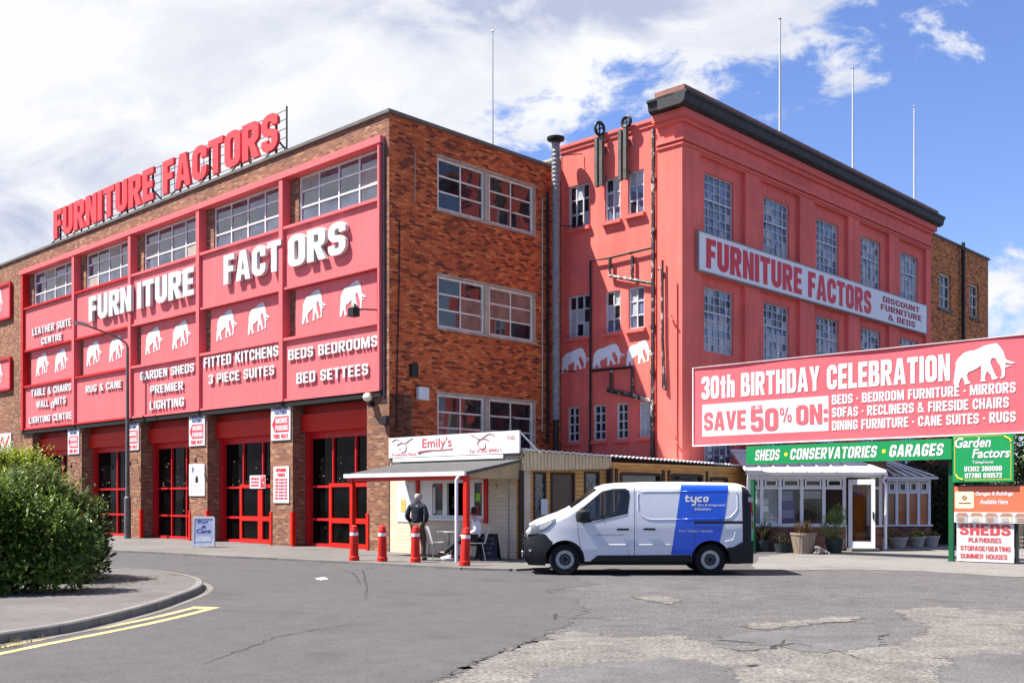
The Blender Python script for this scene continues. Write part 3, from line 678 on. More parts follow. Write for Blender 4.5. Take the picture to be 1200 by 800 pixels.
for i in range(len(kt) - 1):
    a, b, c, d = kt[i], kt[i + 1], ki[i + 1], ki[i]
    e = .006 if False else 0
    kb.add([(*a, 0), (*b, 0), (*b, .105), (*a, .105), (*(a.lerp(d, .15)), .125), (*(b.lerp(c, .15)), .125), (*c, .125), (*d, .125)], [(0, 1, 2, 3), (3, 2, 5, 4), (4, 5, 6, 7)])
struct(kb.build('kerb', m_kerb, smooth=True))
jm = MB(); acc = 0
for i in range(len(kt) - 1):
    acc += (kt[i + 1] - kt[i]).length
    if acc > .92:
        acc = 0; t = (kt[i + 1] - kt[i]).normalized() * .006; n = Vector((t.y, -t.x)).normalized() * .003
        a, d = kt[i] + n, ki[i]
        jm.poly([(*(a - t), .002), (*(a + t), .002), (*(a + t), .107), (*(a - t), .107)])
        jm.poly([(*(a - t), .107), (*(a + t), .107), (*(d + t), .129), (*(d - t), .129)])
struct(jm.build('kerb_joint', m_crack))
go = offs(kt, .17)
gb = MB()
for i in range(len(kt) - 1): gb.poly([(*(kt[i]), .009), (*(kt[i + 1]), .009), (*(go[i + 1]), .009), (*(go[i]), .009)])
struct(gb.build('gutter', m_gut))
def line(name, px, wd, z, m):
    p = smooth([Vector(G(*q)) for q in px], 2); q = offs(p, wd); b = MB()
    for i in range(len(p) - 1): b.poly([(*p[i], z), (*p[i + 1], z), (*q[i + 1], z), (*q[i], z)])
    return struct(b.build(name, m))
line('yellow_line', [(-140, 797), (-60, 778), (0, 764.5), (70, 750.5), (140, 737), (200, 724), (249, 711.5)], .125, .0075, m_yel)
line('yellow_line', [(-140, 785), (-60, 769), (0, 757), (70, 744), (140, 731), (190, 720.5), (225, 711.5)], .115, .0075, m_yel)
struct(MB().poly([(*G(224, 713.5), .0085), (*G(250, 714), .0085), (*G(250, 711.3), .0085), (*G(226, 710.8), .0085)]).build('yellow_line', m_yel))
struct(sheet('road_paint', jag([G(*p) for p in [(369, 678), (380, 676.5), (385, 678.5), (376, 680)]], .03, .1, 5), .012, m_white))
# litter and loose stones on the yard, weeds in the gutter
sb = MB(); r = random.Random(5)
for _ in range(300):
    px, py = r.uniform(600, 1200), r.uniform(672, 800)
    x, y = G(px, py); s_ = r.uniform(.004, .013)
    sb.add([(x + s_ * cos(a) * r.uniform(.7, 1.2), y + s_ * sin(a) * r.uniform(.7, 1.2), .006) for a in (0, 1.3, 2.6, 3.9, 5.2)] + [(x, y, .006 + s_ * .9)], [(0, 1, 5), (1, 2, 5), (2, 3, 5), (3, 4, 5), (4, 0, 5)])
tag(sb.build('gravel', mat('stone chips', (.18, .17, .16), .9, var=.35)), 'loose pale stone chips scattered on the worn yard', 'gravel', kind='stuff')
m_weed = foliage('weeds', (.07, .09, .02), (.14, .16, .04), (.24, .22, .08))
wb = MB(); wb.attr = []
for cx, cy, n in ((14, 753, 60), (42, 748, 45), (4, 759, 30), (218, 699, 14), (236, 692, 10)):
    x0, y0 = G(cx, cy)
    for _ in range(n):
        x, y = x0 + r.gauss(0, .1), y0 + r.gauss(0, .03); a = r.uniform(0, 6.28); h = r.uniform(.03, .09)
        wb.add([(x, y, .01), (x + .012 * cos(a), y + .012 * sin(a), .01), (x + r.uniform(-.05, .05), y + r.uniform(-.05, .05), h)], [(0, 1, 2)]); wb.attr += [x * 31] * 3
tag(wb.build('weeds', m_weed, normals=False), 'small green and straw coloured weeds growing in the gutter by the kerb', 'weeds', kind='stuff')
# ================================================================== the brick furniture warehouse (frame: x along the front, y inward)
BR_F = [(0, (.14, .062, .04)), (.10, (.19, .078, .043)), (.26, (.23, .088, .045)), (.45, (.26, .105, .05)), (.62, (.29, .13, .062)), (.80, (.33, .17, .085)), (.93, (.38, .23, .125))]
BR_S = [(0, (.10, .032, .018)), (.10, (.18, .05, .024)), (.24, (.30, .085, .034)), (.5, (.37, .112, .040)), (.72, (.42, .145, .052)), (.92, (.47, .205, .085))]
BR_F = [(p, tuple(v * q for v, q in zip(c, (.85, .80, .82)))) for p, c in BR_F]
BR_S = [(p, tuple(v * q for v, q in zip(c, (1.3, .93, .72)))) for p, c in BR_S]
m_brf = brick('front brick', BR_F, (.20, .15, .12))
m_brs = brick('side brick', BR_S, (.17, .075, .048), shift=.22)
m_cop = mat('coping stone', (.12, .115, .105), .85, var=.25, bump=.2)
m_pink = mat('fascia pink', (.66, .128, .138), .55, var=.07, scale=.8, streak=.10)
m_red = mat('frame red', (.45, .013, .016), .42, var=.12)
m_red2 = mat('signal red', (.55, .014, .007), .4, var=.12)
m_dred = mat('shutter red', (.36, .010, .006), .5, var=.15)
m_wht = mat('letter white', (.56, .56, .56), .5, var=.04)
m_whtd = mat('letter side grey', (.55, .54, .54), .5, var=.08)
m_shade = mat('text backing maroon', (.30, .04, .06), .5)
m_steelw = mat('window steel', (.68, .69, .70), .5, var=.15)
m_cream = mat('window cream paint', (.50, .45, .37), .6, var=.15)
m_gl = glass_dark('window glass', (.045, .06, .095), 2.2)  # blue in the base colour stands in for reflected sky
m_gl2 = glass_dark('side window glass', (.016, .016, .02), 1.62)
m_gls = glass_dark('shop glass', (.0025, .0025, .0025), 1.17)
m_pale = mat('pale boarded pane', (.33, .31, .27), .6, var=.2)
m_grey = mat('galvanised', (.36, .37, .38), .42, .5, var=.15, scale=5)
m_blk = mat('black iron', (.018, .018, .02), .5, var=.3)
m_roof = mat('roof felt', (.09, .09, .09), .9, var=.2)
m_dark = mat('dark interior', (.012, .011, .011), .8)

H = 13.07
wh = thing1('brick_warehouse', 'long brick warehouse with pink fascia panels over red shop doors', 'warehouse')
S0 = side(0.)
bw_ = [(fy(513), fy(570)), (fy(570.5), fy(627))]
srow = [(10.6, 12.22), (6.94, 8.55), (3.25, 4.88)]
y0s, y1s = fy(512.5), fy(627.5)
sideb = MB(); sideb.holed(S0, 0, 7.75, 0, H, [(y0s, y1s, a, b) for a, b in srow], .16)
sideb.box(-45, -.3, 19.6, 20, 0, H - .3); sideb.poly([(0, 7.75, H - .3), (0, 20, H - .3), (0, 20, 0), (0, 7.75, 0)])
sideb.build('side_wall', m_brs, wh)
# front wall: parapet, recessed field behind the panels, plain end, piers
FL = -26.95
fin = [-.30, -5.4, -10.75, -16.07, -21.3, -26.86]
fw = MB()
fw.holed(front(0), -45, 0, 12.32, H, [], .1)
fw.poly([(-.18, 0, 4.75), (0, 0, 4.75), (0, 0, 12.32), (-.18, 0, 12.32)])
fw.poly([(-45, 0, 0), (FL - .2, 0, 0), (FL - .2, 0, 12.32), (-45, 0, 12.32)])
bays = [(fin[i + 1], fin[i]) for i in range(5)]
wmar = [(.42, .16), (.45, .22), (.45, .25), (.45, .28), (.42, .30)]
winx = [(a + .18 + l, b - .18 - r_) for (a, b), (l, r_) in zip(bays, wmar)]
fw.holed(front(.14), FL - .2, -.18, 4.7, 12.32, [(a, b, 10.68, 12.2) for a, b in winx], .12)
fw.poly([(FL - .2, .0, 4.7), (FL - .2, .2, 4.7), (FL - .2, .2, 12.32), (FL - .2, 0, 12.32)])
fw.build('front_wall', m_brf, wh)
MB().box(-45.1, .07, -.07, .35, H, H + .10).box(-.3, .07, .35, 7.7, H, H + .10).build('parapet_coping', m_cop, wh)
MB().poly([(-45, .3, H - .35), (-.1, .3, H - .35), (-.1, 20, H - .35), (-45, 20, H - .35)]).build('roof', m_roof, wh)
piers = [(-1.05, 0), (-6.25, -4.95), (-11.62, -10.34), (-16.66, -15.42), (-22.2, -20.8), (-27.4, -26.05)]
for a, b in piers:
    MB().box(a, b, .0, .9, .05, 4.76).build('pier', m_brf, wh)
# red frame and fins
MB().box(FL - .2, -.18, -.2, .14, 12.2, 12.4).build('fascia_frame', m_pink, wh)
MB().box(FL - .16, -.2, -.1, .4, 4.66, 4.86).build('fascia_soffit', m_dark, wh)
for i, x in enumerate(fin):
    hwf = .04 if i == 0 else .105
    MB().box(x - hwf, x + hwf, -.17, .14, 4.84, 12.198).build('fascia_fin', m_red if i in (5,) else m_pink, wh)
MB().tube([(-.19, -.05, 4.6), (-.19, -.05, 12.3)], .03, 6).build('downpipe', mat('old lead', (.16, .13, .12), .7, var=.3), wh)
rows = [(8.52, 10.6, 'upper'), (4.84, 6.92, 'lower')]
panels = {}
for i, (a, b) in enumerate(bays):
    for z0, z1, nm in rows:
        e0, e1 = a + .106, b - (.041 if i == 0 else .106)
        p = MB().box(e0, e1, -.06, .14, z0, z1).build('fascia_panel', m_pink, wh)
        MB().box(e0, e1, -.15, -.058, z1 - .09, z1).box(e0, e1, -.13, -.062, z0, z0 + .07).each('panel_trim', m_pink if i < 3 else m_red, p)
        panels[i, nm] = p
    l, r_ = wmar[i]
    p = MB().box(a + .16 + l * .95, b - .16 - r_ * 1.1, .05, .14, 6.95, 8.50).build('elephant_panel', m_pink, wh); panels[i, 'mid'] = p
    wx = winx[i]
    rr = random.Random(40 + i)
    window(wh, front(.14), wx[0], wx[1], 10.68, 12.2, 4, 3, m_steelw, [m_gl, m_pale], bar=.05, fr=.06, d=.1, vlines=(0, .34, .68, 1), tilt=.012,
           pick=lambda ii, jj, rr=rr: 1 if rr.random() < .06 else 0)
# big cut-out letters
YL = -.09
def cut_letters(s, px0, px1, z0, z1, par, depth=.13):
    x0, x1 = fx(px0, -.25), fx(px1, -.25)
    for c, pl in letters(s, x1 - x0, z1 - z0, .21, .075):
        b = MB(); g = MB()
        for o, hs in pl:
            oo = [(u + x0, v + z0) for u, v in o]; hh = [[(u + x0, v + z0) for u, v in q] for q in hs]
            b.prism(oo, YL - depth, YL, LOCAL, hh)
        if b.v: b.build('letter', m_wht, par)
cut_letters('FURN', 103, 152.5, 9.12, 10.16, panels[3, 'upper'])
cut_letters('ITURE', 159.5, 226, 9.12, 10.16, panels[2, 'upper'])
cut_letters('FACT', 261, 328, 9.17, 10.2, panels[1, 'upper'])
cut_letters('ORS', 336.5, 404, 9.17, 10.2, panels[0, 'upper'])
def small(par, s, px0, px1, z0, z1, rot=0):
    x0, x1 = fx(px0, -.1), fx(px1 - (1.2 if px1 - px0 > 40 else 0), -.1)
    o = text(par, s, x0, z0, x1 - x0, z1 - z0, m_wht, y=-.085, d=.04, t=.175, gap=.12)
    return o
small(panels[4, 'upper'], 'LEATHER SUITE', 38.5, 85, 9.2, 9.53); small(panels[4, 'upper'], 'CENTRE', 49, 73, 8.68, 8.98)
small(panels[4, 'lower'], 'TABLE & CHAIRS', 37, 85, 6.36, 6.68); small(panels[4, 'lower'], 'WALL', 43, 57.5, 5.8, 6.12)
x0 = fx(59, -.1); text(panels[4, 'lower'], 'U', -(x0 + .45), -6.0, .34, .3, m_wht, y=-.085, d=.04).matrix_local = Matrix.Rotation(pi, 4, 'Y')
small(panels[4, 'lower'], 'NITS', 64.5, 77.5, 5.82, 6.14)
small(panels[4, 'lower'], 'LIGHTING CENTRE', 34.5, 86, 5.12, 5.42)
small(panels[3, 'lower'], 'RUG & CANE', 101, 144, 6.14, 6.44)
small(panels[2, 'lower'], 'GARDEN SHEDS', 165, 229, 6.3, 6.63); small(panels[2, 'lower'], 'PREMIER', 176.5, 215, 5.7, 6.02); small(panels[2, 'lower'], 'LIGHTING', 176, 216, 5.08, 5.42)
small(panels[1, 'lower'], 'FITTED KITCHENS', 239.5, 328, 6.37, 6.74); small(panels[1, 'lower'], '3 PIECE SUITES', 245, 323, 5.76, 6.1)
small(panels[0, 'lower'], 'BEDS BEDROOMS', 338.5, 444, 6.17, 6.51); small(panels[0, 'lower'], 'BED SETTEES', 348, 433, 5.36, 5.71)
for i, prs in enumerate([[(353, 381), (397, 428)], [(252.5, 277), (289.5, 315)], [(169.5, 190), (201, 223)], [(100.5, 118.5), (127, 145)], [(41.5, 57), (63.5, 79)]]):
    for a, b in prs:
        xa, xb = fx(a), fx(b)
        elephant(panels[i, 'mid'], xa, 7.3, xb - xa, 1.03, m_wht, y=.046, d=.012)
# loose panels on the far-left brickwork
for z0, z1, lab in ((10.37, 12.1, 'a'), (6.9, 8.47, 'b')):
    p = MB().box(-33.2, -28.45, -.07, 0, z0, z1).build('fascia_panel', m_pink, wh)
    MB().box(-33.2, -28.38, -.14, -.075, z1 - .1, z1 + .02).box(-28.5, -28.38, -.14, .0, z0, z1 - .1).box(-33.2, -28.5, -.14, -.075, z0 - .02, z0 + .08).each('panel_trim', m_red, p)
    for q in range(2): elephant(p, -30.55 - q * 1.6, z0 + .3, 1.15, z1 - z0 - .5, m_wht, y=-.076)
# shop fronts
ops = [(piers[i + 1][1], piers[i][0]) for i in range(5)]
m_shut = mat('roller shutter red', (.52, .013, .006), .5, var=.12)
for i, (a, b) in enumerate(ops):
    MB().box(a, b, .45, .9, 4.35, 4.72).build('door_lintel', m_dred, wh)
    sh = MB(); z = 3.86
    sh.box(a, b, .33, .62, 3.82, 4.4)
    for k in range(9): sh.box(a + .01, b - .01, .315, .331, 3.84 + k * .062, 3.84 + k * .062 + .045)
    sh.build('roller_shutter', m_shut, wh)
    fr = MB(); y0, y1 = .58, .68
    fr.box(a, a + .22, .5, .75, .05, 3.82).box(b - .12, b, .55, .75, .05, 3.82)
    fr.box(a + .22, b - .12, y0, y1, 3.6, 3.82)
    xs = [a + .22, b - .12]; n = 3 if i < 3 else 2
    cols = [xs[0] + (xs[1] - xs[0]) * k / n for k in range(n + 1)]
    for x in cols[1:-1]: fr.box(x - .03, x + .03, y0, y1, .05, 3.6)
    for z in ((2.02,) if i < 2 else (2.02, .95)): fr.box(xs[0], xs[1], y0 + .003, y1, z - .035, z + .035)
    if i < 2: fr.box(xs[0], cols[1], y0 + .003, y1, .9, .98)
    fr.box(xs[0], xs[1], y0 - .02, y1, .05, .15)
    s = fr.build('shop_front', m_red, wh)
    g = MB()
    for k in range(n):
        for z0, z1 in ((.1, .95), (.95, 2.02), (2.02, 3.62)):
            t_ = random.uniform(-.006, .006); g.poly([(cols[k], .66 + t_, z0), (cols[k + 1], .66 - t_, z0), (cols[k + 1], .66 - t_, z1), (cols[k], .66 + t_, z1)])
    g.build('glazing', m_gls, s)
    if i < 2:
        xa, xb = cols[1] - .06, xs[1] + .06; xm = (xa + xb) / 2
        for p, q in ((xa, xm - .008), (xm + .008, xb)):
            dl = MB().prism([(p, .06), (q, .06), (q, 2.12), (p, 2.12)], .47, .56, LOCAL, [[(p + .13, .2), (q - .13, .2), (q - .13, .84), (p + .13, .84)], [(p + .13, 1.0), (q - .13, 1.0), (q - .13, 2.0), (p + .13, 2.0)]])
            d_ = dl.build('door', m_red2, s)
            MB().poly([(p + .1, .53, .15), (q - .1, .53, .15), (q - .1, .53, 2.05), (p + .1, .53, 2.05)]).build('pane', m_gls, d_)
    # lamps and stock glimpsed behind the glass stand close to the panes
    st = MB(); r2 = random.Random(90 + i)
    for _ in range(22):
        x, z = r2.uniform(a + .5, b - .3), r2.choice((r2.uniform(2.08, 2.4), r2.uniform(2.08, 2.3), r2.uniform(.3, 1.7), r2.uniform(2.3, 3.0))); q = r2.uniform(.01, .034)
        st.lathe([(q * .4, -q), (q, 0), (q * .4, q)], 6, (x, .652, z), 'z', r2.choice((0, 0, 1)))
    st.build('stock', [mat('lamp glint', (.26, .22, .15), .4), mat('stock brown', (.07, .05, .035), .6)], s)
# pier guards, small fittings
for a, b in piers[:-1]:
    for x, s_ in ((a, -1), (b, 1)):
        if b == 0 and s_ == 1: continue
        x_ = x if s_ > 0 else x
        g = MB().box(x - .02 if s_ < 0 else x - .1, x + .1 if s_ < 0 else x + .02, -.03, .004, .06, 1.18).box(x - .03 if s_ < 0 else x + .002, x - .002 if s_ < 0 else x + .03, -.03, .11, .06, 1.18)
        g.each('corner_guard', m_red2, wh)
gl = MB(); xg = fx(437.5); gl.lathe([(.02, -.13), (.11, -.09), (.15, 0), (.11, .1), (.02, .14)], 14, (xg, -.22, fz(466, xg)))
gl.build('globe_lamp', mat('opal globe', (.82, .76, .55), .35), wh, smooth=True)
MB().box(xg - .06, xg + .06, -.16, 0, fz(474, xg) - .06, fz(474, xg) + .1).build('lamp_bracket', m_blk, wh)
# side wall: windows, cables, boxes
glr = random.Random(3)
for (z0, z1) in srow:
    for k, (a, b) in enumerate(((y0s, fy(567.5)), (fy(573), y1s - .12))):
        window(wh, S0, a, b, z0, z1, 2, 3, mat('white steel bars', (.58, .55, .50), .55, var=.2), [m_gl2, mat('brown pane', (.22, .12, .09), .7, var=.35, scale=2)], bar=.05, fr=.08, d=.08, vlines=(0, .36, .66, 1), tilt=.02,  # some middle-row panes coloured brown
               pick=lambda i, j, z0=z0, k=k: 1 if (z0 < 8 and z0 > 5 and (k == 1 and j > 0 or k == 0 and i == 1 and j < 2) and glr.random() < .75) else 0)
    MB().boxf(S0, fy(567.5), fy(573), -.015, .12, z0, z1).boxf(S0, y1s - .12, y1s, -.012, .12, z0, z1).boxf(S0, y0s - .06, y1s + .06, -.05, .1, z0 - .07, z0 - .003).boxf(S0, y0s - .06, y1s + .06, -.03, .1, z1 + .003, z1 + .07).build('window_surround', mat('stained concrete', (.33, .29, .23), .85, var=.3), wh)
def sidetube(pts, r, m, name, off=.03):
    return MB().tube([(off, fy(px, off), fz(py, off, fy(px, off))) for px, py in pts], r, 6).build(name, m, wh)
sidetube([(468.5, 260), (468, 330), (466, 420), (465, 500), (458, 502)], .018, m_blk, 'cable')
sidetube([(486.5, 178), (486, 238)], .012, mat('pale lead', (.4, .35, .3), .7), 'cable')
sidetube([(635.5, 232), (635.5, 505)], .025, mat('pale conduit', (.42, .32, .26), .7), 'conduit')
sidetube([(642, 225), (642, 520)], .05, m_blk, 'downpipe', .07)
ya = fy(484); MB().boxf(S0, ya - .14, ya + .14, -.1, 0, fz(442, 0, ya), fz(427, 0, ya)).build('junction_box', m_blk, wh)
ya = fy(491.5); b = MB().boxf(S0, ya - .2, ya + .2, -.22, -.1, fz(469, 0, ya), fz(454, 0, ya)).boxf(S0, ya - .03, ya + .03, -.12, 0, fz(462, 0, ya) - .1, fz(462, 0, ya)); b.build('floodlight', mat('lamp grey', (.55, .57, .6), .35), wh)
for px, py in ((452, 493), (457.5, 492)):
    xx = min(fx(px), -.02); MB().box(xx - .08, xx + .05, -.16, 0, fz(py + 5, xx), fz(py - 5, xx)).build('alarm_box', m_blk, wh)
xb = fx(416, -.9); MB().tube([(-.25, -.25, fz(363, 0)), (xb, -.9, fz(362, xb, -.9))], .025, 6).build('lamp_arm', m_blk, wh)
MB().box(xb - .16, xb + .1, -1.05, -.8, fz(371, xb, -.9), fz(361, xb, -.9)).lathe([(.14, 0), (.02, .14)], 8, (xb, -.92, fz(361, xb, -.9))).build('security_lamp', m_blk, wh)
for a, b in piers[2:5]:
    MB().tube([((a + b) / 2 + .3, 0, 3.15), ((a + b) / 2 + .3, -.22, 3.2), ((a + b) / 2 + .3, -.28, 3.05)], .018, 6).lathe([(.06, -.07), (.03, .04)], 8, ((a + b) / 2 + .3, -.28, 3.02)).build('wall_lamp', m_blk, wh)

# roof-top sign -------------------------------------------------------
yS = .55
xl, xr = fx(66, yS), fx(331.5, yS)
sg = thing1('rooftop_sign', 'large red cut-out letters standing on a steel frame along the brick roof', 'sign', xl, yS, H + .1)
m_rs = mat('sign letter red', (.72, .06, .07), .5, var=.1, scale=1.5); m_rsd = mat('sign letter edge', (.30, .02, .025), .5)
zb, zt = fz(278.5, xl + .6, yS) - H - .1, fz(245.5, xl + .6, yS) - H - .1
wtot = xr - xl - .12
for c, pl in letters('FURNITURE FACTORS', wtot, zt - zb, .21, .07):
    if not pl: continue
    b = MB()
    for o, hs in pl: b.prism([(u, v + zb) for u, v in o], -.14, -.02, LOCAL, [[(u, v + zb) for u, v in q] for q in hs])
    b.build('letter', m_rs, sg)
fr = MB()
for k in range(5): fr.box(-.05, wtot + .35, .0, .02, zb + .02 + k * (zt - zb - .05) / 4, zb + .037 + k * (zt - zb - .05) / 4)
for k in range(18): fr.box(k * (wtot + .3) / 17, k * (wtot + .3) / 17 + .02, .021, .04, zb - .05, zt + .02)
fr.box(wtot + .31, wtot + .35, -.01, .04, -.1, zt + .1)
fr.build('support_frame', mat('frame grey iron', (.05, .05, .055), .6), sg)
for k in range(9):
    x = .2 + k * (wtot) / 8.3
    MB().box(x, x + .07, .07, .13, -.12, zt).tube([(x + .03, .1, zb + .5), (x + .35, 1.1, -.12)], .035, 6).tube([(x + .03, .09, zb + .25), (x - .3, -.35, -.0)], .03, 6).build('leg', m_blk, sg)

# flagpole on this roof
def flagpole(x, y, z0, z1, lab, r=.05):
    o = thing1('flagpole', lab, 'flagpole', x, y, z0, group='bare flagpoles on the roofs')
    MB().tube([(0, 0, 0), (0, 0, z1 - z0 - .05)], [r, r * .62], 10).build('pole', mat('pole white', (.45, .46, .48), .4, var=.1), o, smooth=True)
    MB().lathe([(.01, -.05), (r * 1.2, 0), (.01, .06)], 8, (0, 0, z1 - z0)).build('finial', m_grey, o, smooth=True)
    MB().lathe([(r * 2.4, 0), (r * 2.4, .12), (r * 1.1, .2)], 10).build('socket', m_grey, o)
    return o
yq = 6.0; flagpole(-1.62, yq, H - .35, fz(37, -1.62, yq), 'dark thin flagpole rising behind the brick parapet', .035)

# signs on the piers -------------------------------------------------
m_sgn = mat('sign white', (.55, .55, .56), .4, var=.04)
m_sred = mat('sign red', (.60, .03, .045), .45, var=.06); m_sblue = mat('sign navy', (.04, .05, .16), .5)
where = ['beside the rightmost double doors', 'on the pier right of the garden sheds panel', 'on the pier behind the street lamp', 'on the pier at the rug and cane bay', 'on the far left pier']
labs = ['white arrow sign MORE PARKING THIS WAY above the opening times board', 'white arrow sign MORE PARKING THIS WAY above the plain white notice board', 'white parking sign half hidden by the street lamp post', 'white arrow sign MORE PARKING THIS WAY on the pier above the shrub']
for i, (a, b) in enumerate(piers[1:5]):
    w_, h_ = 1.12, 1.2
    if i == 2: w_ = 1.1
    t = thing1('parking_sign', labs[i], 'sign', (a + b) / 2 - w_ / 2 - (.03 if i else -.02), -.045, 3.57, group='parking direction signs on the brick piers')
    MB().box(0, w_, 0, .043, 0, h_).build('board', m_sgn, t)
    text(t, 'FURNITURE', .12, 1.02, .88, .12, m_sblue); text(t, 'FACTORS', .22, .86, .7, .12, m_sblue)
    MB().prism([(.06, .53), (.24, .8), (.24, .79), (1.03, .79), (1.03, .27), (.24, .27), (.24, .25)], -.006, -.001, LOCAL).build('arrow', m_sred, t)
    text(t, 'MORE', .28, .56, .70, .18, m_sgn, y=-.008); text(t, 'PARKING', .26, .32, .73, .18, m_sgn, y=-.008); text(t, 'THIS WAY', .12, .06, .88, .14, m_sred)
a, b = piers[1]
t = thing1('opening_times_board', 'white board of opening times in red on a brick pier', 'sign', fx(321.5), -.035, 1.48)
MB().box(0, .9, 0, .033, 0, 1.22).build('board', m_sgn, t)
tb = MB(); text(t, 'OPENING', .16, 1.04, .58, .11, m_sred, mb=tb); text(t, 'TIMES', .22, .88, .46, .11, m_sred, mb=tb)
for k, d in enumerate(['MON 9.00-5.30', 'TUE 9.00-5.30', 'WED 9.00-5.30', 'THU 9.00-5.30', 'FRI 9.00-5.30', 'SAT 9.00-5.30', 'SUN 10.00-4.00']): text(t, d, .1, .75 - k * .105, .7, .065, m_sred, mb=tb, t=.16)
tb.build('lettering', m_sred, t)
t = thing1('notice_board', 'tall white notice board with a small black picture on a brick pier', 'sign', fx(222.5), -.035, 1.72)
MB().box(0, 1.12, 0, .033, 0, 1.18).build('board', m_sgn, t)
script_text(t, 'R', .22, .85, .2, .22, m_sblue, bold=0); script_text(t, 'est', .45, .87, .35, .12, mat('notice grey', (.5, .5, .52), .5), bold=0)
MB().box(.47, .66, -.01, -.001, .5, .68).box(.52, .61, -.012, -.001, .68, .74).build('picture', m_blk, t)
MB().box(.12, .17, -.008, -.001, .34, .46).box(.2, .9, -.006, -.001, .38, .41).box(.12, .95, -.006, -.001, .2, .23).box(.12, .8, -.006, -.001, .12, .15).build('print', mat('notice pink', (.62, .4, .38), .5), t)
t = thing1('wall_sign', 'white sign with a red zigzag fixed low on the far left brickwork', 'sign', -31.5, -.06, 3.85)
MB().box(0, 3.02, 0, .058, 0, .95).build('board', m_sgn, t); MB().prism([(1.4, .1), (1.6, .1), (1.95, .7), (2.25, .1), (2.9, .8), (2.75, .85), (2.25, .35), (1.95, .88)], -.006, -.001, LOCAL).build('zigzag', m_sred, t)
a, b = ops[1]; xa = fx(293, .45)
t = thing1('access_sign', 'small white and red wheelchair access sign above the second double doors', 'sign', xa, .44, 1.98)
MB().box(0, .98, 0, .025, 0, .46).build('board', m_sgn, t); MB().box(.68, .96, -.005, -.001, .03, .43).build('symbol_panel', m_sred, t)
MB().lathe([(.035, -.006), (.035, -.001)], 10, (.80, 0, .37), 'y').tube([(.80, -.008, .33), (.80, -.008, .22), (.9, -.008, .2), (.93, -.008, .1)], .016, 5).build('symbol', m_sgn, t)
tb = MB(); [text(t, s, .08, .31 - k * .12, .5, .07, m_sred, mb=tb, t=.16) for k, s in enumerate(['DISABLED', 'ACCESS', 'HERE'])]; tb.build('lettering', m_sred, t)
# ================================================================== the pink rendered warehouse
m_pk = mat('pink render', (.71, .142, .115), .85, var=.17, scale=.5, bump=.12, bscale=9, streak=.13, flake=(.42, .24, .2))
m_pkt = mat('pink trim', (.65, .13, .108), .75, var=.1)
m_corn = mat('black cornice', (.032, .032, .036), .6, var=.35, scale=4)
m_corp = mat('cornice top', (.24, .11, .09), .8, var=.25)
m_lead = mat('grey cornice edge', (.22, .22, .23), .6, var=.25)
m_pw = mat('white window bars', (.47, .48, .50), .5, var=.15)
m_gb = glass_dark('blue pane', (.09, .115, .18), 1.9)
m_gw = mat('whitened pane', (.36, .37, .40), .35, var=.2, scale=3)
m_gk = glass_dark('dark pane', (.016, .017, .022), 1.7)
YP, YB, XB = 7.75, 7.45, 5.3            # recessed wall, corner block, long face
xbl = fx(770.5, YB)
YE = fy(1091, XB)
pk = thing1('pink_warehouse', 'tall pink painted warehouse with black cornice and rows of small-paned windows', 'warehouse', 0, 0)
HP = 13.82
Fp = front(YP); Fl = side(XB)
# recessed wall
rows = [[(666.5, 690.5, 219.5, 270), (709, 727, 210.5, 261), (736, 754.5, 202.5, 253)],
        [(666, 691.5, 348, 397), (709.5, 727, 342.5, 391), (736.5, 755, 337.5, 386.5)],
        [(665.5, 678.5, 477, 518), (695.5, 710, 474.5, 516), (722.5, 736, 472.5, 514.5), (749, 763.5, 471, 512)]]
hl = []
for r_ in rows:
    for a, b, t_, q in r_:
        x0, x1 = fx(a, YP), fx(b, YP); hl.append((x0, x1, fz(q, x0, YP), fz(t_, x0, YP)))
MB().holed(Fp, .02, xbl + .1, 0, HP, hl, .14).build('recessed_wall', m_pk, pk)
MB().box(.02, xbl, YP - .1, YP + .3, HP, HP + .1).box(.02, xbl, YP - .05, YP - .002, HP - .14, HP).build('coping', m_pkt, pk)
for k, (a, b, c, d) in enumerate(hl):
    cols, rw = (3, 3) if k in (0, 3) else (2, 3)
    rr = random.Random(60 + k)
    if k >= 6: cols, rw = 2, 4
    window(pk, Fp, a, b, c, d, cols, rw, m_pw, [m_gk, m_gw, m_gb], bar=.05, fr=.055, d=.1, tilt=.012,
           pick=lambda i, j, k=k, rr=rr: 1 if k == 9 else (rr.choice((0, 0, 0, 1)) if k in (0, 3) else (0 if k > 5 else rr.choice((1, 2, 1, 2, 0)))))
    MB().box(a - .08, b + .08, YP - .14, YP + .1, c - .12, c - .005).build('window_sill', m_pkt, pk)
# corner block with its front face and the long side
rec = []; wins = []
wp = [(825, 859), (894.5, 924.5), (956.5, 982.5), (1008.5, 1031.5), (1054.5, 1075.5)]
for a, b in wp:
    ya, yb = fy(a, XB - .15), fy(b, XB - .15); wins.append((ya, yb)); rec.append((ya - .42, yb + .55))
zr = [(10.0, 12.22), (6.42, 8.52), (2.0, 4.85)]
cb_ = MB()
cb_.holed(front(YB), xbl, XB, 0, 13.75, [], .1)
cb_.poly([(xbl, YB, 0), (xbl, YP + .3, 0), (xbl, YP + .3, 13.75), (xbl, YB, 13.75)])
cb_.holed(Fl, YB, YE, 0, 13.75, [(a, b, 1.2, 12.66) for a, b in rec], .14)
for (a, b), (ya, yb) in zip(rec, wins):
    cb_.holed(side(XB - .14), a, b, 1.2, 12.66, [(ya, yb, c, d) for c, d in zr], .16)
cb_.poly([(XB, YE, 0), (-8, YE, 0), (-8, YE, 13.7), (XB, YE, 13.7)])
cb_.build('wall', m_pk, pk)
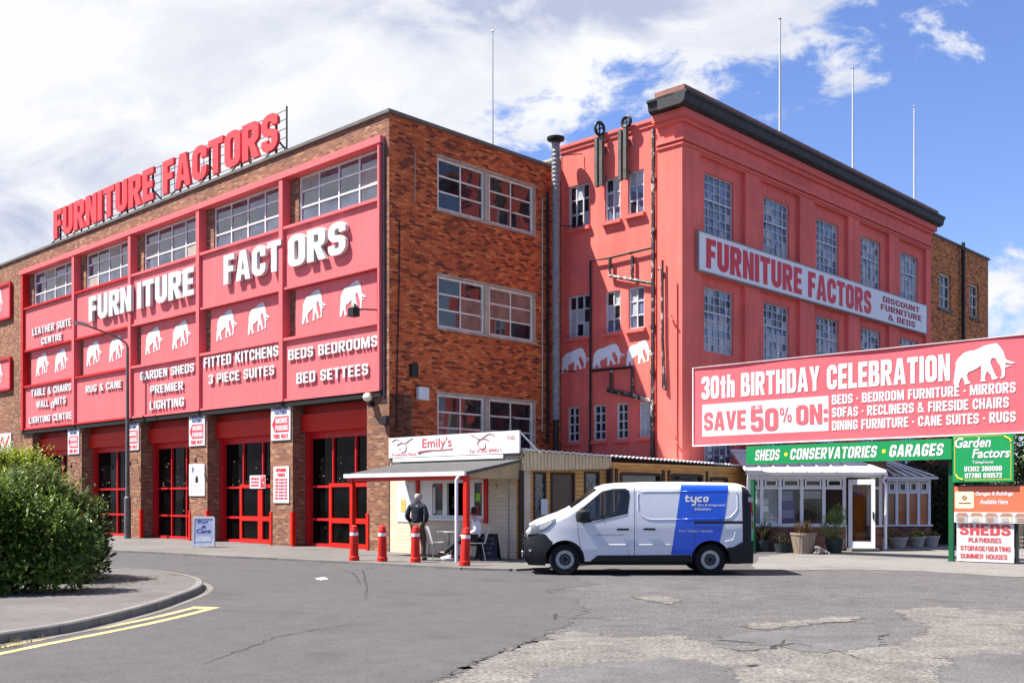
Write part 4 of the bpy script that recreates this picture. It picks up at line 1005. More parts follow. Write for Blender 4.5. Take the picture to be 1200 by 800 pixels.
for (a, b), (ya, yb), n in zip(rec, wins, range(5)):
    MB().boxf(Fl, a, b, .0, .135, 8.82, 9.98).build('spandrel_panel', m_pk, pk)
    for r_, (c, d) in enumerate(zr):
        rr = random.Random(n * 7 + r_)
        o = window(pk, side(XB - .14), ya, yb, c, d, 5 if n < 3 else 5, 8, m_pw, [m_gb, m_gw, m_gk], bar=.028, fr=.04, d=.12, tilt=.012,
                   vlines=None, pick=lambda i, j, rr=rr, n=n, r_=r_: (1 if rr.random() < (.15, .18, .15, .45, .6)[n] + (.3 if j < 4 and r_ == 1 else 0) else (2 if (j > 4 and r_ == 1 and rr.random() < .8) else 0)))
        v = c + (d - c) * .62
        MB().boxf(side(XB - .14), ya + .04, yb - .04, .06, .088, v - .03, v + .03).build('opening_light', m_pw, o)
# moulding courses, soffit, cornice
def ring(name, z0, z1, out, m, x0=None):
    b = MB(); x0 = xbl if x0 is None else x0
    b.box(x0, XB + out, YB - out, YB - .002, z0, z1)
    b.box(XB + .002, XB + out, YB - .002, YE + (out if out > .1 else 0), z0, z1)
    return b.build(name, m, pk)
ring('string_course', 12.86, 13.02, .09, m_pkt); ring('string_course', 12.73, 12.80, .05, m_pkt)
ring('soffit_moulding', 13.42, 13.56, .1, m_pkt); ring('soffit_moulding', 13.562, 13.80, .2, m_pkt, xbl - .08)
xcl = fx(757.5, YB - .5)
def slab(name, z0, z1, out, m, inner=3.0, left=.35):
    return MB().box(xbl - left, XB + out, YB - out, YE + out * .8, z0, z1).build(name, m, pk)
MB().prism([(13.802, .28), (13.87, .40), (14.08, .44), (14.13, .50), (14.2, .50), (14.2, -.6), (13.802, -.6)], xcl, XB, lambda u, v, d: (d, YB - v, u)).prism([(13.802, .28), (13.87, .40), (14.08, .44), (14.13, .50), (14.2, .50), (14.2, -.6), (13.802, -.6)], YB - .50, YE + .4, lambda u, v, d: (XB + v + .002, d, u)).build('cornice', m_corn, pk)
slab('parapet', 14.205, 14.47, .26, m_corp, left=xbl - fx(767, YB - .26))
MB().box(-8, XB - .2, YP + .1, YE, 13.5, 13.6).build('roof', m_roof, pk)
MB().box(-3, .5, 8.6, 9.0, 13.0, 14.0).build('rear_parapet', mat('beige render', (.42, .36, .27), .8, var=.2), pk)
# painted elephants along the recess
for a, b, t_, q in ((658, 692, 410.5, 437), (694.5, 733, 406, 432), (734, 766, 401.5, 429)):
    x0, x1 = fx(a, YP), fx(b, YP); elephant(pk, x0, fz(q, x0, YP), x1 - x0, fz(t_, x0, YP) - fz(q, x0, YP), mat('painted white', (.72, .74, .80), .7, var=.06), y=YP - .004, d=.006)
# hoist beams with pulley wheels
for (ax, at, bx, bq, wx, wy) in ((701.5, 160, 695.5, 217.5, 701.5, 150.5), (729.5, 151, 726, 210, 733, 142.5)):
    y0 = YP - .32
    xa = fx(ax, y0)
    b = MB()
    for o_ in (-.13, .08): b.box(xa + o_ - .06, xa + o_ + .06, y0, y0 + .14, fz(bq, xa, y0), fz(at, xa, y0))
    b.box(xa - .12, xa + .1, y0 + .14, YP, fz(at, xa, y0) - .5, fz(at, xa, y0) - .3).box(xa - .12, xa + .1, y0 + .14, YP, fz(bq, xa, y0) + .2, fz(bq, xa, y0) + .35)
    hb = b.build('hoist_beam', mat('weathered timber', (.10, .095, .09), .85, var=.35, scale=6), pk)
    xw = fx(wx, y0); zw = fz(wy, xw, y0)
    wb = MB(); rad = .17
    ring_ = [(xw + rad * cos(t), y0 + .05 + (rad * sin(t) if wx < 710 else 0) * 1, zw + rad * sin(t) * (1 if wx > 710 else 0) + (rad * cos(t) if wx < 710 else 0)) for t in [2 * pi * k / 16 for k in range(17)]]
    if wx < 710: ring_ = [(xw + .05 * cos(t), y0 + .05 + rad * cos(t), zw + rad * 1.25 * sin(t)) for t in [2 * pi * k / 16 for k in range(17)]]
    wb.tube(ring_, .055, 6, caps=False)
    wb.tube([(xw, y0 + .05, zw - rad), (xw, y0 + .05, zw + rad)], .03, 5).tube([(xw - rad * .8, y0 + .05, zw), (xw + rad * .8, y0 + .05, zw)], .03, 5)
    wb.tube([(xw, y0 + .05, zw - rad), (xa, y0 + .05, fz(at, xa, y0) - .1)], .05, 6)
    wb.build('pulley_wheel', m_blk, hb)
# drain pipes, flaking black and white
m_pipe = mat('flaking pipe paint', (.06, .05, .05), .6, var=.5, scale=3)
def flake():
    m, nt, b = _nt('flaked black paint'); N, L = nt.nodes, nt.links
    tc = N.new('ShaderNodeTexCoord'); mp = N.new('ShaderNodeMapping'); mp.inputs['Scale'].default_value = (4, 4, 2.2); L.new(tc.outputs['Object'], mp.inputs['Vector'])
    n = N.new('ShaderNodeTexNoise'); n.inputs['Scale'].default_value = 1.6; n.inputs['Detail'].default_value = 5; n.inputs['Roughness'].default_value = .7; L.new(mp.outputs['Vector'], n.inputs['Vector'])
    cr = N.new('ShaderNodeValToRGB'); cr.color_ramp.interpolation = 'CONSTANT'; cr.color_ramp.elements[0].color = (.025, .022, .022, 1); cr.color_ramp.elements[1].position = .57; cr.color_ramp.elements[1].color = (.42, .36, .33, 1)
    L.new(n.outputs['Fac'], cr.inputs['Fac']); L.new(cr.outputs['Color'], b.inputs['Base Color']); b.inputs['Roughness'].default_value = .6
    return m
m_pipe = flake()
def pipe(pts, r, y=YP - .12, name='drainpipe', m=None, coll=True):
    P3 = [(fx(px, y), y, fz(py, fx(px, y), y)) for px, py in pts]
    b = MB().tube(P3, r, 8)
    for a, c in zip(P3, P3[1:]):
        a, c = Vector(a), Vector(c); n = int((c - a).length / 1.7)
        for k in range(1, n + 1):
            p = a.lerp(c, k / (n + 1)); d = (c - a).normalized() * .06
            b.tube([p - d, p + d], r * 1.35, 8)
    return b.build(name, m or m_pipe, pk)
pipe([(766, 152), (765.5, 330), (764.5, 541)], .07)
pipe([(765, 290), (715, 302), (692, 306), (692, 420), (691.5, 530)], .04, m=m_blk)
pipe([(715, 303), (714.5, 323), (742, 328), (765, 332)], .06); pipe([(741, 300), (741, 327)], .06)
pipe([(692, 434.5), (740, 430)], .04, m=m_blk); pipe([(716, 433), (716, 456)], .055); pipe([(741, 431), (741, 462)], .055); pipe([(712, 457), (740, 463), (765, 470)], .07)
yb_ = YB - .1
for pts, r_, m in (([(771.5, 315), (776, 315), (776.5, 395), (779, 457)], .05, m_pipe), ([(776.5, 305), (776.5, 392), (777, 455)], .035, m_blk)):
    P3 = [(fx(a, yb_), yb_, fz(b, fx(a, yb_), yb_)) for a, b in pts]; MB().tube(P3, r_, 7).build('drainpipe', m, pk)
for px, py in ((798, 551), (795, 515), (790, 372)):
    xx = fx(px, YB); MB().tube([(xx - .1, YB, fz(py, xx, YB) + .05), (xx - .1, YB - .14, fz(py, xx, YB) + .05), (xx + .06, YB - .16, fz(py, xx, YB) - .12)], .035, 6).build('pipe_stub', m_pkt, pk)
MB().tube([(XB - .18, YB - .03, .2), (XB - .18, YB - .03, 8.4)], .02, 6).build('conduit', m_pkt, pk)

# long sign on the side ------------------------------------------------
ya, yb = fy(819, XB + .1), fy(1086, XB + .1)
za, zb2 = fz(315.5, XB + .1, ya), fz(270.5, XB + .1, ya)
x_, y_ = W1(XB + .1, ya)
ws = thing('wall_banner_sign', 'long white board with tall red lettering fixed across the pink side wall', 'sign', (x_, y_, za), TH + pi / 2)
Lw, Hw = yb - ya, zb2 - za
m_bd = mat('sign board white', (.70, .70, .72), .45, var=.05)
MB().box(0, Lw, 0, .07, 0, Hw).build('board', m_bd, ws)
MB().box(-.03, Lw + .03, -.02, .07, -.05, -.001).box(-.03, Lw + .03, -.02, .07, Hw + .001, Hw + .03).box(-.04, -.001, -.02, .07, -.001, Hw).box(Lw + .001, Lw + .04, -.02, .07, -.001, Hw).build('edge_trim', mat('trim grey', (.25, .2, .2), .6), ws)
k1, k2, k3 = [fy(p, XB + .1) - ya for p in (827.5, 1021, 1034)]
text(ws, 'FURNITURE FACTORS', k1, Hw * .10, k2 - k1, Hw * .78, m_sred, t=.225, gap=.06)
k4 = [fy(p, XB + .1) - ya for p in (1034.5, 1077.5, 1032, 1080, 1041, 1072.5)]
text(ws, 'DISCOUNT', k4[0], Hw * .655, k4[1] - k4[0], Hw * .2, mat('sign dark red', (.34, .03, .05), .5), t=.19); text(ws, 'FURNITURE', k4[2], Hw * .375, k4[3] - k4[2], Hw * .2, MATS['sign dark red'], t=.19); text(ws, '& BEDS', k4[4], Hw * .09, k4[5] - k4[4], Hw * .2, MATS['sign dark red'], t=.19)

# flagpoles on its roof
for px, top, lab in ((914, 22, 'white flagpole nearest the corner of the black cornice'), (999.5, 80, 'middle white flagpole above the long black cornice'), (1071.5, 125, 'white flagpole nearest the far end of the black cornice')):
    yy = fy(px, XB - .5); flagpole(XB - .5, yy, 13.6, fz(top, XB - .5, yy), lab, .048)

# ribbed steel flue -----------------------------------------------------
xq, yq = .42, 7.0
xq = fx(651.3, 7.0)
m_flue = mat('dull flue steel', (.20, .20, .21), .55, .15, var=.25, scale=6)
fl = thing1('flue_pipe', 'tall ribbed grey steel flue standing in the corner between brick and pink walls', 'flue', xq, yq, 0)
z0, z1 = fz(492, xq, yq), fz(165, xq, yq)
prof = []; z = z0
while z < z1:
    prof += [(.135, z), (.15, z + .02), (.15, z + .05), (.135, z + .07)]; z += .145
MB().lathe(prof, 16).build('pipe', m_flue, fl, smooth=True)
MB().lathe([(.15, z1 - .1), (.15, z1), (.30, z1 + .02), (.31, z1 + .1), (.2, z1 + .14)], 20).build('cowl', m_blk, fl, smooth=40)
MB().lathe([(.1, 0), (.1, z0 + .02)], 12).build('lower_pipe', m_blk, fl)
MB().tube([(.1, .1, z1 - .5), (.6, .7, z1 - .42)], .02, 5).tube([(.1, .1, z1 - 2.9), (.5, .7, z1 - 2.9)], .02, 5).tube([(.1, .1, 6), (.3, .7, 6)], .02, 5).build('bracket', m_blk, fl)

# brick annex beyond ----------------------------------------------------
BR_A = [(0, (.16, .045, .016)), (.15, (.36, .10, .026)), (.4, (.48, .14, .034)), (.65, (.55, .18, .044)), (.85, (.60, .24, .065))]
m_bra = brick('annex brick', BR_A, (.26, .14, .09))
YC0, YC1 = YE + .05, fy(1158, XB - .1)
an = thing1('brick_annex', 'dark brick block at the far end of the pink warehouse', 'building')
Sa = side(XB - .1); HA = fz(305, XB - .1, YC1)
hl = []
for a, b, t_, q in ((1101, 1114.5, 318, 360), (1136.5, 1147, 331, 370)):
    ya, yb = fy(a, XB - .1), fy(b, XB - .1); z0 = fz(q, XB - .1, ya); hl += [(ya, yb, z0, fz(t_, XB - .1, ya)), (ya, yb, z0 - 3.9, z0 - 1.9)]
MB().holed(Sa, YC0, YC1, 0, HA, hl, .2).poly([(XB - .1, YC1, 0), (-8, YC1, 0), (-8, YC1, HA), (XB - .1, YC1, HA)]).poly([(XB - .1, YC0, HA - .2), (-8, YC0, HA - .2), (-8, YC1, HA - .2), (XB - .1, YC1, HA - .2)]).build('wall', m_bra, an)
for a, b, c, d in hl:
    window(an, Sa, a, b, c, d, 2, 3, m_cream, m_gk, bar=.07, fr=.1, d=.14)
    MB().boxf(Sa, a - .1, b + .1, -.06, .1, c - .14, c - .004).build('window_sill', m_cop, an)
MB().boxf(Sa, YC0, YC1 + .1, -.06, .3, HA, HA + .1).build('coping', m_cop, an)
yd = fy(1125, XB - .1); MB().tube([(XB + .05, yd, 0), (XB + .05, yd, HA + .2)], .09, 8).build('downpipe', m_blk, an)
# ================================================================== snack kiosk
XK = 5.41
m_hut = brick('painted blockwork', [(0, (.60, .49, .36)), (.3, (.63, .52, .39)), (.7, (.66, .55, .42))], (.53, .43, .31), bw=.44, bh=.11)
m_upvc = mat('white upvc', (.78, .78, .78), .35, var=.05)
m_felt = mat('canopy felt', (.075, .074, .078), .8, var=.3, scale=5)
m_ply = mat('bare plywood', (.42, .30, .16), .7, var=.2, scale=3)
ks = thing1('snack_kiosk', 'small cream painted snack kiosk with a red framed serving window and canopy', 'kiosk', 0, 0)
wx0, wx1, wz0, wz1 = 1.34, 4.0, 1.02, 2.16
kb = MB()
kb.holed(front(.02), .02, XK, .03, 2.72, [(wx0, wx1, wz0, wz1)], .12)
kb.poly([(XK, .02, .03), (XK, 3.2, .03), (XK, 3.2, 2.72), (XK, .02, 2.72)]).poly([(.02, .02, 2.72), (XK, .02, 2.72), (XK, 3.2, 2.72), (.02, 3.2, 2.72)]).poly([(.02, 3.2, .03), (XK, 3.2, .03), (XK, 3.2, 2.72), (.02, 3.2, 2.72)])
kb.build('wall', m_hut, ks)
MB().box(.02, XK + .05, -.06, 3.2, 2.722, 2.80).build('roof_edge', m_cop, ks)
MB().box(.3, XK - .6, -.11, -.062, 2.70, 2.80).build('flashing', mat('white flashing', (.7, .7, .72), .5, var=.2), ks)
MB().box(wx0 - .12, wx0, -.03, .1, wz0 - .06, wz1).box(wx1, wx1 + .13, -.03, .1, wz0 - .06, wz1 + .14).box(wx0 - .12, wx1, -.03, .1, wz1, wz1 + .14).build('window_frame', m_red2, ks)
fr = MB(); xs = [wx0, wx0 + .48, wx0 + 1.06, wx0 + 2.16, wx1]
fr.box(wx0, wx1, .03, .1, wz0, wz0 + .14).box(wx0, wx1, .03, .1, wz1 - .1, wz1).box(wx0 - .1, wx1 - .05, -.14, .03, wz0 + .0, wz0 + .05)
fr.box(xs[0], xs[1] - .04, .031, .1, wz0 + .14, wz1 - .1)
for x, q in ((xs[1], .05), (xs[2], .09), (xs[3], .08), (wx1 - .06, .06)): fr.box(x - q, x + q, .03, .1, wz0 + .14, wz1 - .1)
f_ = fr.build('serving_window', m_upvc, ks)
m_thin = glass_clear('kiosk glass')
for a, b in ((xs[1] + .05, xs[2] - .09), (xs[3] + .08, wx1 - .12)): MB().poly([(a, .07, wz0 + .14), (b, .07, wz0 + .14), (b, .07, wz1 - .1), (a, .07, wz1 - .1)]).build('pane', m_thin, f_)
MB().box(wx0 - .05, wx1 + .05, 1.6, 1.64, .1, 2.6).box(wx0 - .3, wx0 - .26, .15, 1.6, .1, 2.6).box(wx1 + .26, wx1 + .3, .15, 1.6, .1, 2.6).box(wx0 - .3, wx1 + .3, .15, 1.6, 2.3, 2.34).box(wx0 - .3, wx1 + .3, .15, 1.6, .2, .9).build('interior', m_dark, ks)
# stickers in the side panes, goods on the counter
MB().box(xs[3] + .12, xs[3] + .3, .05, .066, 1.56, 1.78).build('sticker', mat('sticker green', (.25, .55, .05), .5), f_); MB().box(xs[3] + .3, xs[3] + .4, .05, .066, 1.75, 2.0).box(xs[1] + .3, xs[1] + .42, .05, .066, 1.88, 2.02).box(xs[3] + .1, xs[3] + .22, .05, .066, 1.2, 1.42).build('sticker', m_sred, f_)
MB().box(xs[1] + .06, xs[1] + .16, .05, .066, 1.2, 1.95).box(xs[1] + .1, xs[1] + .4, .12, .3, 1.16, 1.3).build('menu_card', m_wht, f_)
# posters left of the window
MB().box(.36, .92, .0, .02, .95, 2.12).build('poster', mat('poster grey', (.5, .51, .54), .5, var=.12, scale=4), ks); MB().box(.55, .75, -.008, -.001, 1.25, 1.6).build('poster', mat('poster yellow', (.60, .40, .08), .5, var=.2), ks)
MB().box(.92, 1.18, .0, .02, 1.35, 2.1).build('poster', mat('poster pale', (.6, .6, .62), .5, var=.12, scale=4), ks)
MB().tube([(XK - .52, -.01, .05), (XK - .52, -.01, 2.7)], .028, 6).build('conduit', m_hut, ks)
MB().lathe([(.07, -.05), (.07, 0)], 10, (XK - 1.0, .02, 1.95), 'y').build('vent_cap', m_cream, ks)
# canopy: felt on boards, red fascia, two posts and a white downpipe
cx0, cx1, cy = .52, 5.40, -2.0
zB, zF = 2.66, 2.30
cp = MB().prism([(0.0, zB), (cy, zF), (cy, zF - .07), (0.0, zB - .07)], cx0, cx1, lambda u, v, d: (d, u, v)).build('canopy', m_felt, ks)
MB().box(cx0, cx1, cy - .075, cy - .002, zF - .1, zF + .01).build('gutter', mat('white gutter', (.5, .5, .53), .4, var=.15), cp)
MB().box(cx0 + .05, cx1 - .02, cy + .02, cy + .07, zF - .2, zF - .075).build('front_rail', m_red2, cp)
MB().prism([(0, zB - .075), (cy + .08, zF - .073), (cy + .08, zF - .16), (0, zF - .16)], cx1 - .09, cx1 - .06, lambda u, v, d: (d, u, v)).build('gable_board', m_ply, cp)
MB().box(cx0 + .1, cx1 - .12, -.06, .0, zB - .3, zB - .09).build('wall_rail', m_red2, cp)
rf = MB()
for k in range(9): x = cx0 + .3 + k * .56; rf.prism([(0, zB - .075), (cy + .08, zF - .073), (cy + .08, zF - .15), (0, zB - .15)], x, x + .05, lambda u, v, d: (d, u, v))
rf.build('rafter', m_ply, cp)
for x in (.76, 5.33):
    MB().box(x - .06, x + .06, cy + .0, cy + .12, .05, zF - .08).build('post', m_red2, ks)
MB().tube([(5.12, cy - .08, .06), (5.12, cy - .08, zF - .2), (5.22, cy - .04, zF - .06)], .042, 10).build('downpipe', mat('pipe white', (.66, .68, .74), .4, var=.1), ks)
MB().box(XK - .34, XK - .2, -.3, -.005, 2.36, 2.46).build('bracket', m_red2, ks)

# name board above the canopy
eb = thing1('kiosk_sign', "white name board with red script and swirls on the kiosk roof", 'sign', .1, -.10, 2.82)
We, He = 5.3, .59
MB().box(0, We, 0, .05, 0, He).box(0, .02, .05, .5, 0, He).build('board', m_sgn, eb)
MB().tube([(We - .05, .05, He - .02), (We + .3, .5, -.02)], .025, 6).build('stay', m_wht, eb)
m_em = mat('script red', (.50, .05, .05), .5)
script_text(eb, "Emily's", 1.50, .18, 1.22, .34, m_em, bold=.004)
def swash(pts, r): return MB().tube([(x, -.006, z) for x, z in pts], r, 5)
swash([(1.32, .12), (1.5, .155), (1.9, .175), (2.4, .17), (2.78, .19), (2.68, .145)], [.028, .02, .013, .011, .008, .003]).build('flourish', m_em, eb)
m_br = mat('swirl brown', (.42, .16, .14), .5)
def swirl(x0, sx):
    c = [(x0 + sx * .27 * cos(t) * (1 - .045 * k), .27 + .17 * sin(t) * (1 - .03 * k)) for k, t in enumerate([2.6 - i * .42 for i in range(15)])]
    w_ = [(x0 + sx * (-.45 + .13 * i), .40 + .07 * sin(i * 1.1)) for i in range(8)]
    swash(c, .012).tube([(x, -.006, z + .08) for x, z in w_], .011, 5).build('swirl', m_br, eb)
swirl(.62, 1); swirl(3.95, -1)
script_text(eb, 'Traditional Meals', .14, .05, 1.1, .085, m_em, bold=0); script_text(eb, 'Tel: 01302 890011', 3.42, .05, 1.22, .095, m_em, bold=0); script_text(eb, 'cup', 4.87, .33, .26, .13, m_br, bold=0, shear=-.2)

# ------------------------------------------------------------------ timber lean-to behind the van
xs0, ys0 = 6.34, 2.56
m_ship = planks('stained shiplap', (.58, .285, .075), (.66, .34, .10), .115)
m_bdv = planks('pale boards', (.62, .46, .25), (.68, .51, .29), .10, vertical=True)
m_drk = mat('dark brown frame', (.045, .025, .018), .5, var=.2)
tl = thing1('timber_shed', 'long orange timber shed with a white corrugated roof edge behind the van', 'shed', 0, 0)
yE2 = fy(875, xs0)
Ss = side(xs0)
# porch face runs slantwise from the kiosk corner
A = Vector((XK + .03, -.02)); B = Vector((xs0, ys0)); D = (B - A).normalized(); NN = Vector((-D.y, D.x)); Lp = (B - A).length
def porch(u, v, d): p = A + D * u + NN * d; return (p.x, p.y, v)
zA, zB_, zC = 2.93, 2.80, 2.68
MB().prism([(0, 2.36), (Lp, 2.44), (Lp, zB_ - .04), (0, zA - .04)], 0, .03, porch).build('fascia_board', m_bdv, tl)
wl = MB(); dp = .14
dk = [(.05, .28), (.42, .86), (.95, 1.25)]
def hU(px):                      # distance along the porch wall of a column of the photograph
    k = (px - CX) / F; o = C0 + EX * (A + NN * dp).x + EY * (A + NN * dp).y; dd = EX * D.x + EY * D.y
    return (k * o.y - o.x) / (dd.x - k * dd.y)
cuts = [hU(p) for p in (625, 640, 647, 671.5, 684.5, 702.5)]
f2 = lambda u, v, d: porch(u, v, dp + d)
wl.holed(f2, cuts[0] - .5, Lp, .03, 2.75, [(cuts[0], cuts[1], .25, 2.33), (cuts[2], cuts[3], .06, 2.28), (cuts[4], cuts[5], .25, 2.36)], .12)
wl.build('porch_wall', m_ship, tl)
MB().boxf(porch, -.05, .06, .02, .14, .03, 2.36).boxf(porch, Lp - .08, Lp + .02, .0, .12, .03, 2.5).each('porch_post', m_drk, tl)
for a, b, z0, z1 in ((cuts[0], cuts[1], .25, 2.33), (cuts[4], cuts[5], .25, 2.36)):
    o = MB().prism([(a, z0), (b, z0), (b, z1), (a, z1)], -.02, .06, f2, [[(a + .05, z0 + .05), (b - .05, z0 + .05), (b - .05, z1 - .05), (a + .05, z1 - .05)]]).build('leaded_window', m_drk, tl)
    MB().poly([f2(a, z0, .05), f2(b, z0, .05), f2(b, z1, .05), f2(a, z1, .05)]).build('pane', glass_dark('leaded glass', (.06, .055, .05), 1.7), o)
    ld = MB(); n = 9
    for k in range(-4, 14):
        zz = z0 + .25 * k
        for s_ in (1, -1):
            za, zb3 = zz, zz + s_ * .5
            pa, pb = (a + .05, za), (b - .05, zb3)
            if min(za, zb3) < z0 + .05 or max(za, zb3) > z1 - .05: continue
            ld.tube([f2(*pa, .035), f2(*pb, .035)], .008, 4)
    ld.build('leading', mat('lead came', (.35, .34, .33), .5), o)
MB().boxf(f2, cuts[2] - .05, cuts[2], -.03, .1, .05, 2.33).boxf(f2, cuts[3], cuts[3] + .05, -.03, .1, .05, 2.33).boxf(f2, cuts[2], cuts[3], -.03, .1, 2.28, 2.33).build('door_frame', m_drk, tl)
MB().boxf(f2, cuts[2], cuts[3], .04, .1, .06, 2.28).build('door', mat('dull brown door', (.13, .09, .06), .55, var=.12), tl)
MB().boxf(f2, cuts[0] + .22, cuts[0] + .42, -.03, -.01, 1.2, 1.62).build('notice', m_wht, tl)
MB().boxf(f2, cuts[1] - .02, cuts[1] + .14, -.03, -.003, .85, 1.15).build('notice', mat('notice yellow', (.75, .45, .05), .5), tl)
# long side
hs = []
for a, b, t_, q in ((727, 774, 553.5, 572), (787, 823, 555, 572), (832, 852, 559.5, 572)):
    hs.append((fy(a, xs0), fy(b, xs0), 1.5, fz(t_, xs0, fy(a, xs0))))
sw = MB().holed(Ss, ys0, yE2, .03, zC - .06, hs, .1)
sw.poly([(xs0, yE2, .03), (XB, yE2, .03), (XB, yE2, zC), (xs0, yE2, zC)])
sw.build('side_wall', m_ship, tl)
for k, (a, b, c, d) in enumerate(hs):
    o = MB().boxf(Ss, a - .02, a + .07, -.03, .06, c, d).boxf(Ss, b - .07, b + .02, -.03, .06, c, d).boxf(Ss, a + .07, b - .07, -.03, .06, d - .07, d + .02).build('window', m_drk, tl)
    MB().poly([(xs0 - .05, a, c), (xs0 - .05, b, c), (xs0 - .05, b, d), (xs0 - .05, a, d)]).build('pane', glass_dark('shed pane', (.02, .02, .02), 1.6) if k < 2 else mat('boarded tan', (.45, .27, .13), .6), o)
for px in (716, 722, 777, 783.5, 828): yy = fy(px, xs0); MB().boxf(Ss, yy - .05, yy + .06, -.03, .0, .03, 2.45).build('post', m_drk, tl)
# corrugated sheet roof: a wavy edge
def corr(pts, n, amp=.02):
    b = MB(); top = []
    for i in range(n + 1):
        t = i / n; p = pts[0].lerp(pts[1], t); q = pts[2].lerp(pts[3], t); w_ = amp * sin(i * pi / 2)
        top.append(((p.x, p.y, p.z + w_), (q.x, q.y, q.z + w_)))
    for (a, c), (e, g) in zip(top, top[1:]):
        b.poly([a, e, g, c]); b.poly([tuple(Vector(a) - Vector((0, 0, .035))), tuple(Vector(e) - Vector((0, 0, .035))), e, a])
    return b
a3 = Vector((*(A - NN * .06), zA)); b3 = Vector((*(B + Vector((.07, -.03))), zB_)); c3 = Vector((xs0 + .07, yE2 + .1, zC))
m_cor = mat('white corrugated sheet', (.72, .72, .70), .5, var=.15)
corr([a3, b3, Vector((3.5, 3.4, zA - .06)), Vector((3.6, 4.5, zB_ - .05))], 60, .012).build('roof_sheet', m_cor, tl)
corr([b3, c3, Vector((3.6, 4.5, zB_ - .05)), Vector((XB - .02, yE2 + .1, zC - .05))], 150, .022).build('roof_sheet', m_cor, tl)
MB().boxf(Ss, ys0, yE2, -.04, .0, zC - .2, zC - .06).build('fascia_board', m_ship, tl)
# ================================================================== the white panel van
def interp(pts, x):
    if x <= pts[0][0]: return pts[0][1]
    for (a, p), (b, q) in zip(pts, pts[1:]):
        if x <= b: return p + (q - p) * (x - a) / (b - a)
    return pts[-1][1]
LV = 4.87
TOPP = [(0, .90), (.03, .95), (.11, 1.05), (.25, 1.13), (.45, 1.21), (.71, 1.30), (.95, 1.41), (1.2, 1.585), (1.45, 1.775), (1.58, 1.86), (1.75, 1.915), (2.0, 1.945), (2.6, 1.965), (3.4, 1.97), (4.3, 1.955), (4.6, 1.94), (4.72, 1.90), (4.80, 1.83), (4.83, 1.75)]
WX = (.865, 3.955); WZ = .335; WR = .415
def vtop(x): return interp(TOPP, x)
def vbot(x):
    z = .30
    for c in WX:
        if abs(x - c) < WR: z = max(z, WZ + sqrt(WR * WR - (x - c) ** 2))
    return z
def vrad(x): return min(.17, (vtop(x) - .7) * .35)
def vhw(x, z):
    h = .955
    if x < 1.15: h *= 1 - .27 * ((1.15 - x) / 1.15) ** 2.3
    if x > 4.6: h -= .09 * ((x - 4.6) / .27) ** 2
    if z > 1.0: h -= .095 * (z - 1.0) ** 1.35
    if z < .55: h -= .05 * ((.55 - z) / .3) ** 1.5
    t, r = vtop(x), vrad(x)
    if z > t - r: h -= r - sqrt(max(0, r * r - (z - (t - r)) ** 2))
    return h
van = thing('panel_van', 'white panel van with a broad blue side stripe parked in front of the timber shed', 'van', (XW(615, 22.3), 23.15, 0), radians(-.6))
m_vw = mat('van white', (.56, .57, .60), .25, spec=.5, var=.03, scale=1.2)
m_vb = mat('van black plastic', (.012, .0125, .015), .55, spec=.25, var=.2)
m_vblue = mat('van blue', (.012, .075, .50), .25, spec=.5, var=.04)
m_tyre = mat('tyre', (.010, .010, .0105), .85, spec=.2, var=.25)
m_rim = mat('wheel steel', (.34, .35, .37), .4, .6, var=.12)
m_vgc = glass_clear('van clear glass', (.72, .76, .76))
m_vg = glass_dark('van glass', (.010, .012, .014), 1.6, .03)
xsn = sorted({*[1.2 + .03 * k for k in range(36)], 0, .012, .03, .06, .11, .18, .25, .35, .45, .58, .71, .83, .95, 1.08, 1.2, 1.33, 1.45, 1.58, 1.66, 1.75, 1.88, 2.0, 2.3, 2.6, 3.0, 3.4, 4.3, 4.45, 4.6, 4.66, 4.72, 4.76, 4.80, 4.83, *[c + WR * cos(pi * k / 18) for c in WX for k in range(19)]})
def section(x, n=44, m=7, off=0.):
    b, t, r = vbot(x), vtop(x), vrad(x); o = []
    for k in range(n + 1):
        z = b + (t - r - b) * k / n; o.append((-vhw(x, z) - off, z))
    for k in range(1, m + 1):
        a = pi / 2 * k / m; z = t - r + r * sin(a); o.append((-vhw(x, min(z, t - 1e-4)) - off * cos(a), z + off * sin(a)))
    h = -o[-1][0]
    for k in range(1, 5): q = k / 4; o.append((-h * (1 - q), t + off + .035 * sin(pi / 2 * q)))
    return o + [(-y, z) for y, z in o[:-1][::-1]]
bd = MB(); rows_ = [section(x) for x in xsn]; n = len(rows_[0])
bd.v = [(x, y, z) for x, rw in zip(xsn, rows_) for y, z in rw]
K = .00432
def zp(*pts): return [((x - 65) * K, (690 - y) * .00437) for x, y in pts]
WIN = zp((352, 362), (372, 350), (452, 287), (500, 279), (556, 277), (570, 284), (573, 305), (562, 380), (550, 386), (440, 414), (392, 420))
def inside(p, poly, grow=0.):
    c = Vector((sum(q[0] for q in poly) / len(poly), sum(q[1] for q in poly) / len(poly))); x, z = p; r = False
    for (a, b), (d, e) in zip(poly, poly[1:] + poly[:1]):
        if (b > z) != (e > z) and x < (d - a) * (z - b) / (e - b) + a: r = not r
    return r
def near_edge(p, poly): return min(((Vector(p) - (Vector(a) + (Vector(b) - Vector(a)) * max(0, min(1, (Vector(p) - Vector(a)).dot(Vector(b) - Vector(a)) / (Vector(b) - Vector(a)).length_squared)))).length) for a, b in zip(poly, poly[1:] + poly[:1]))
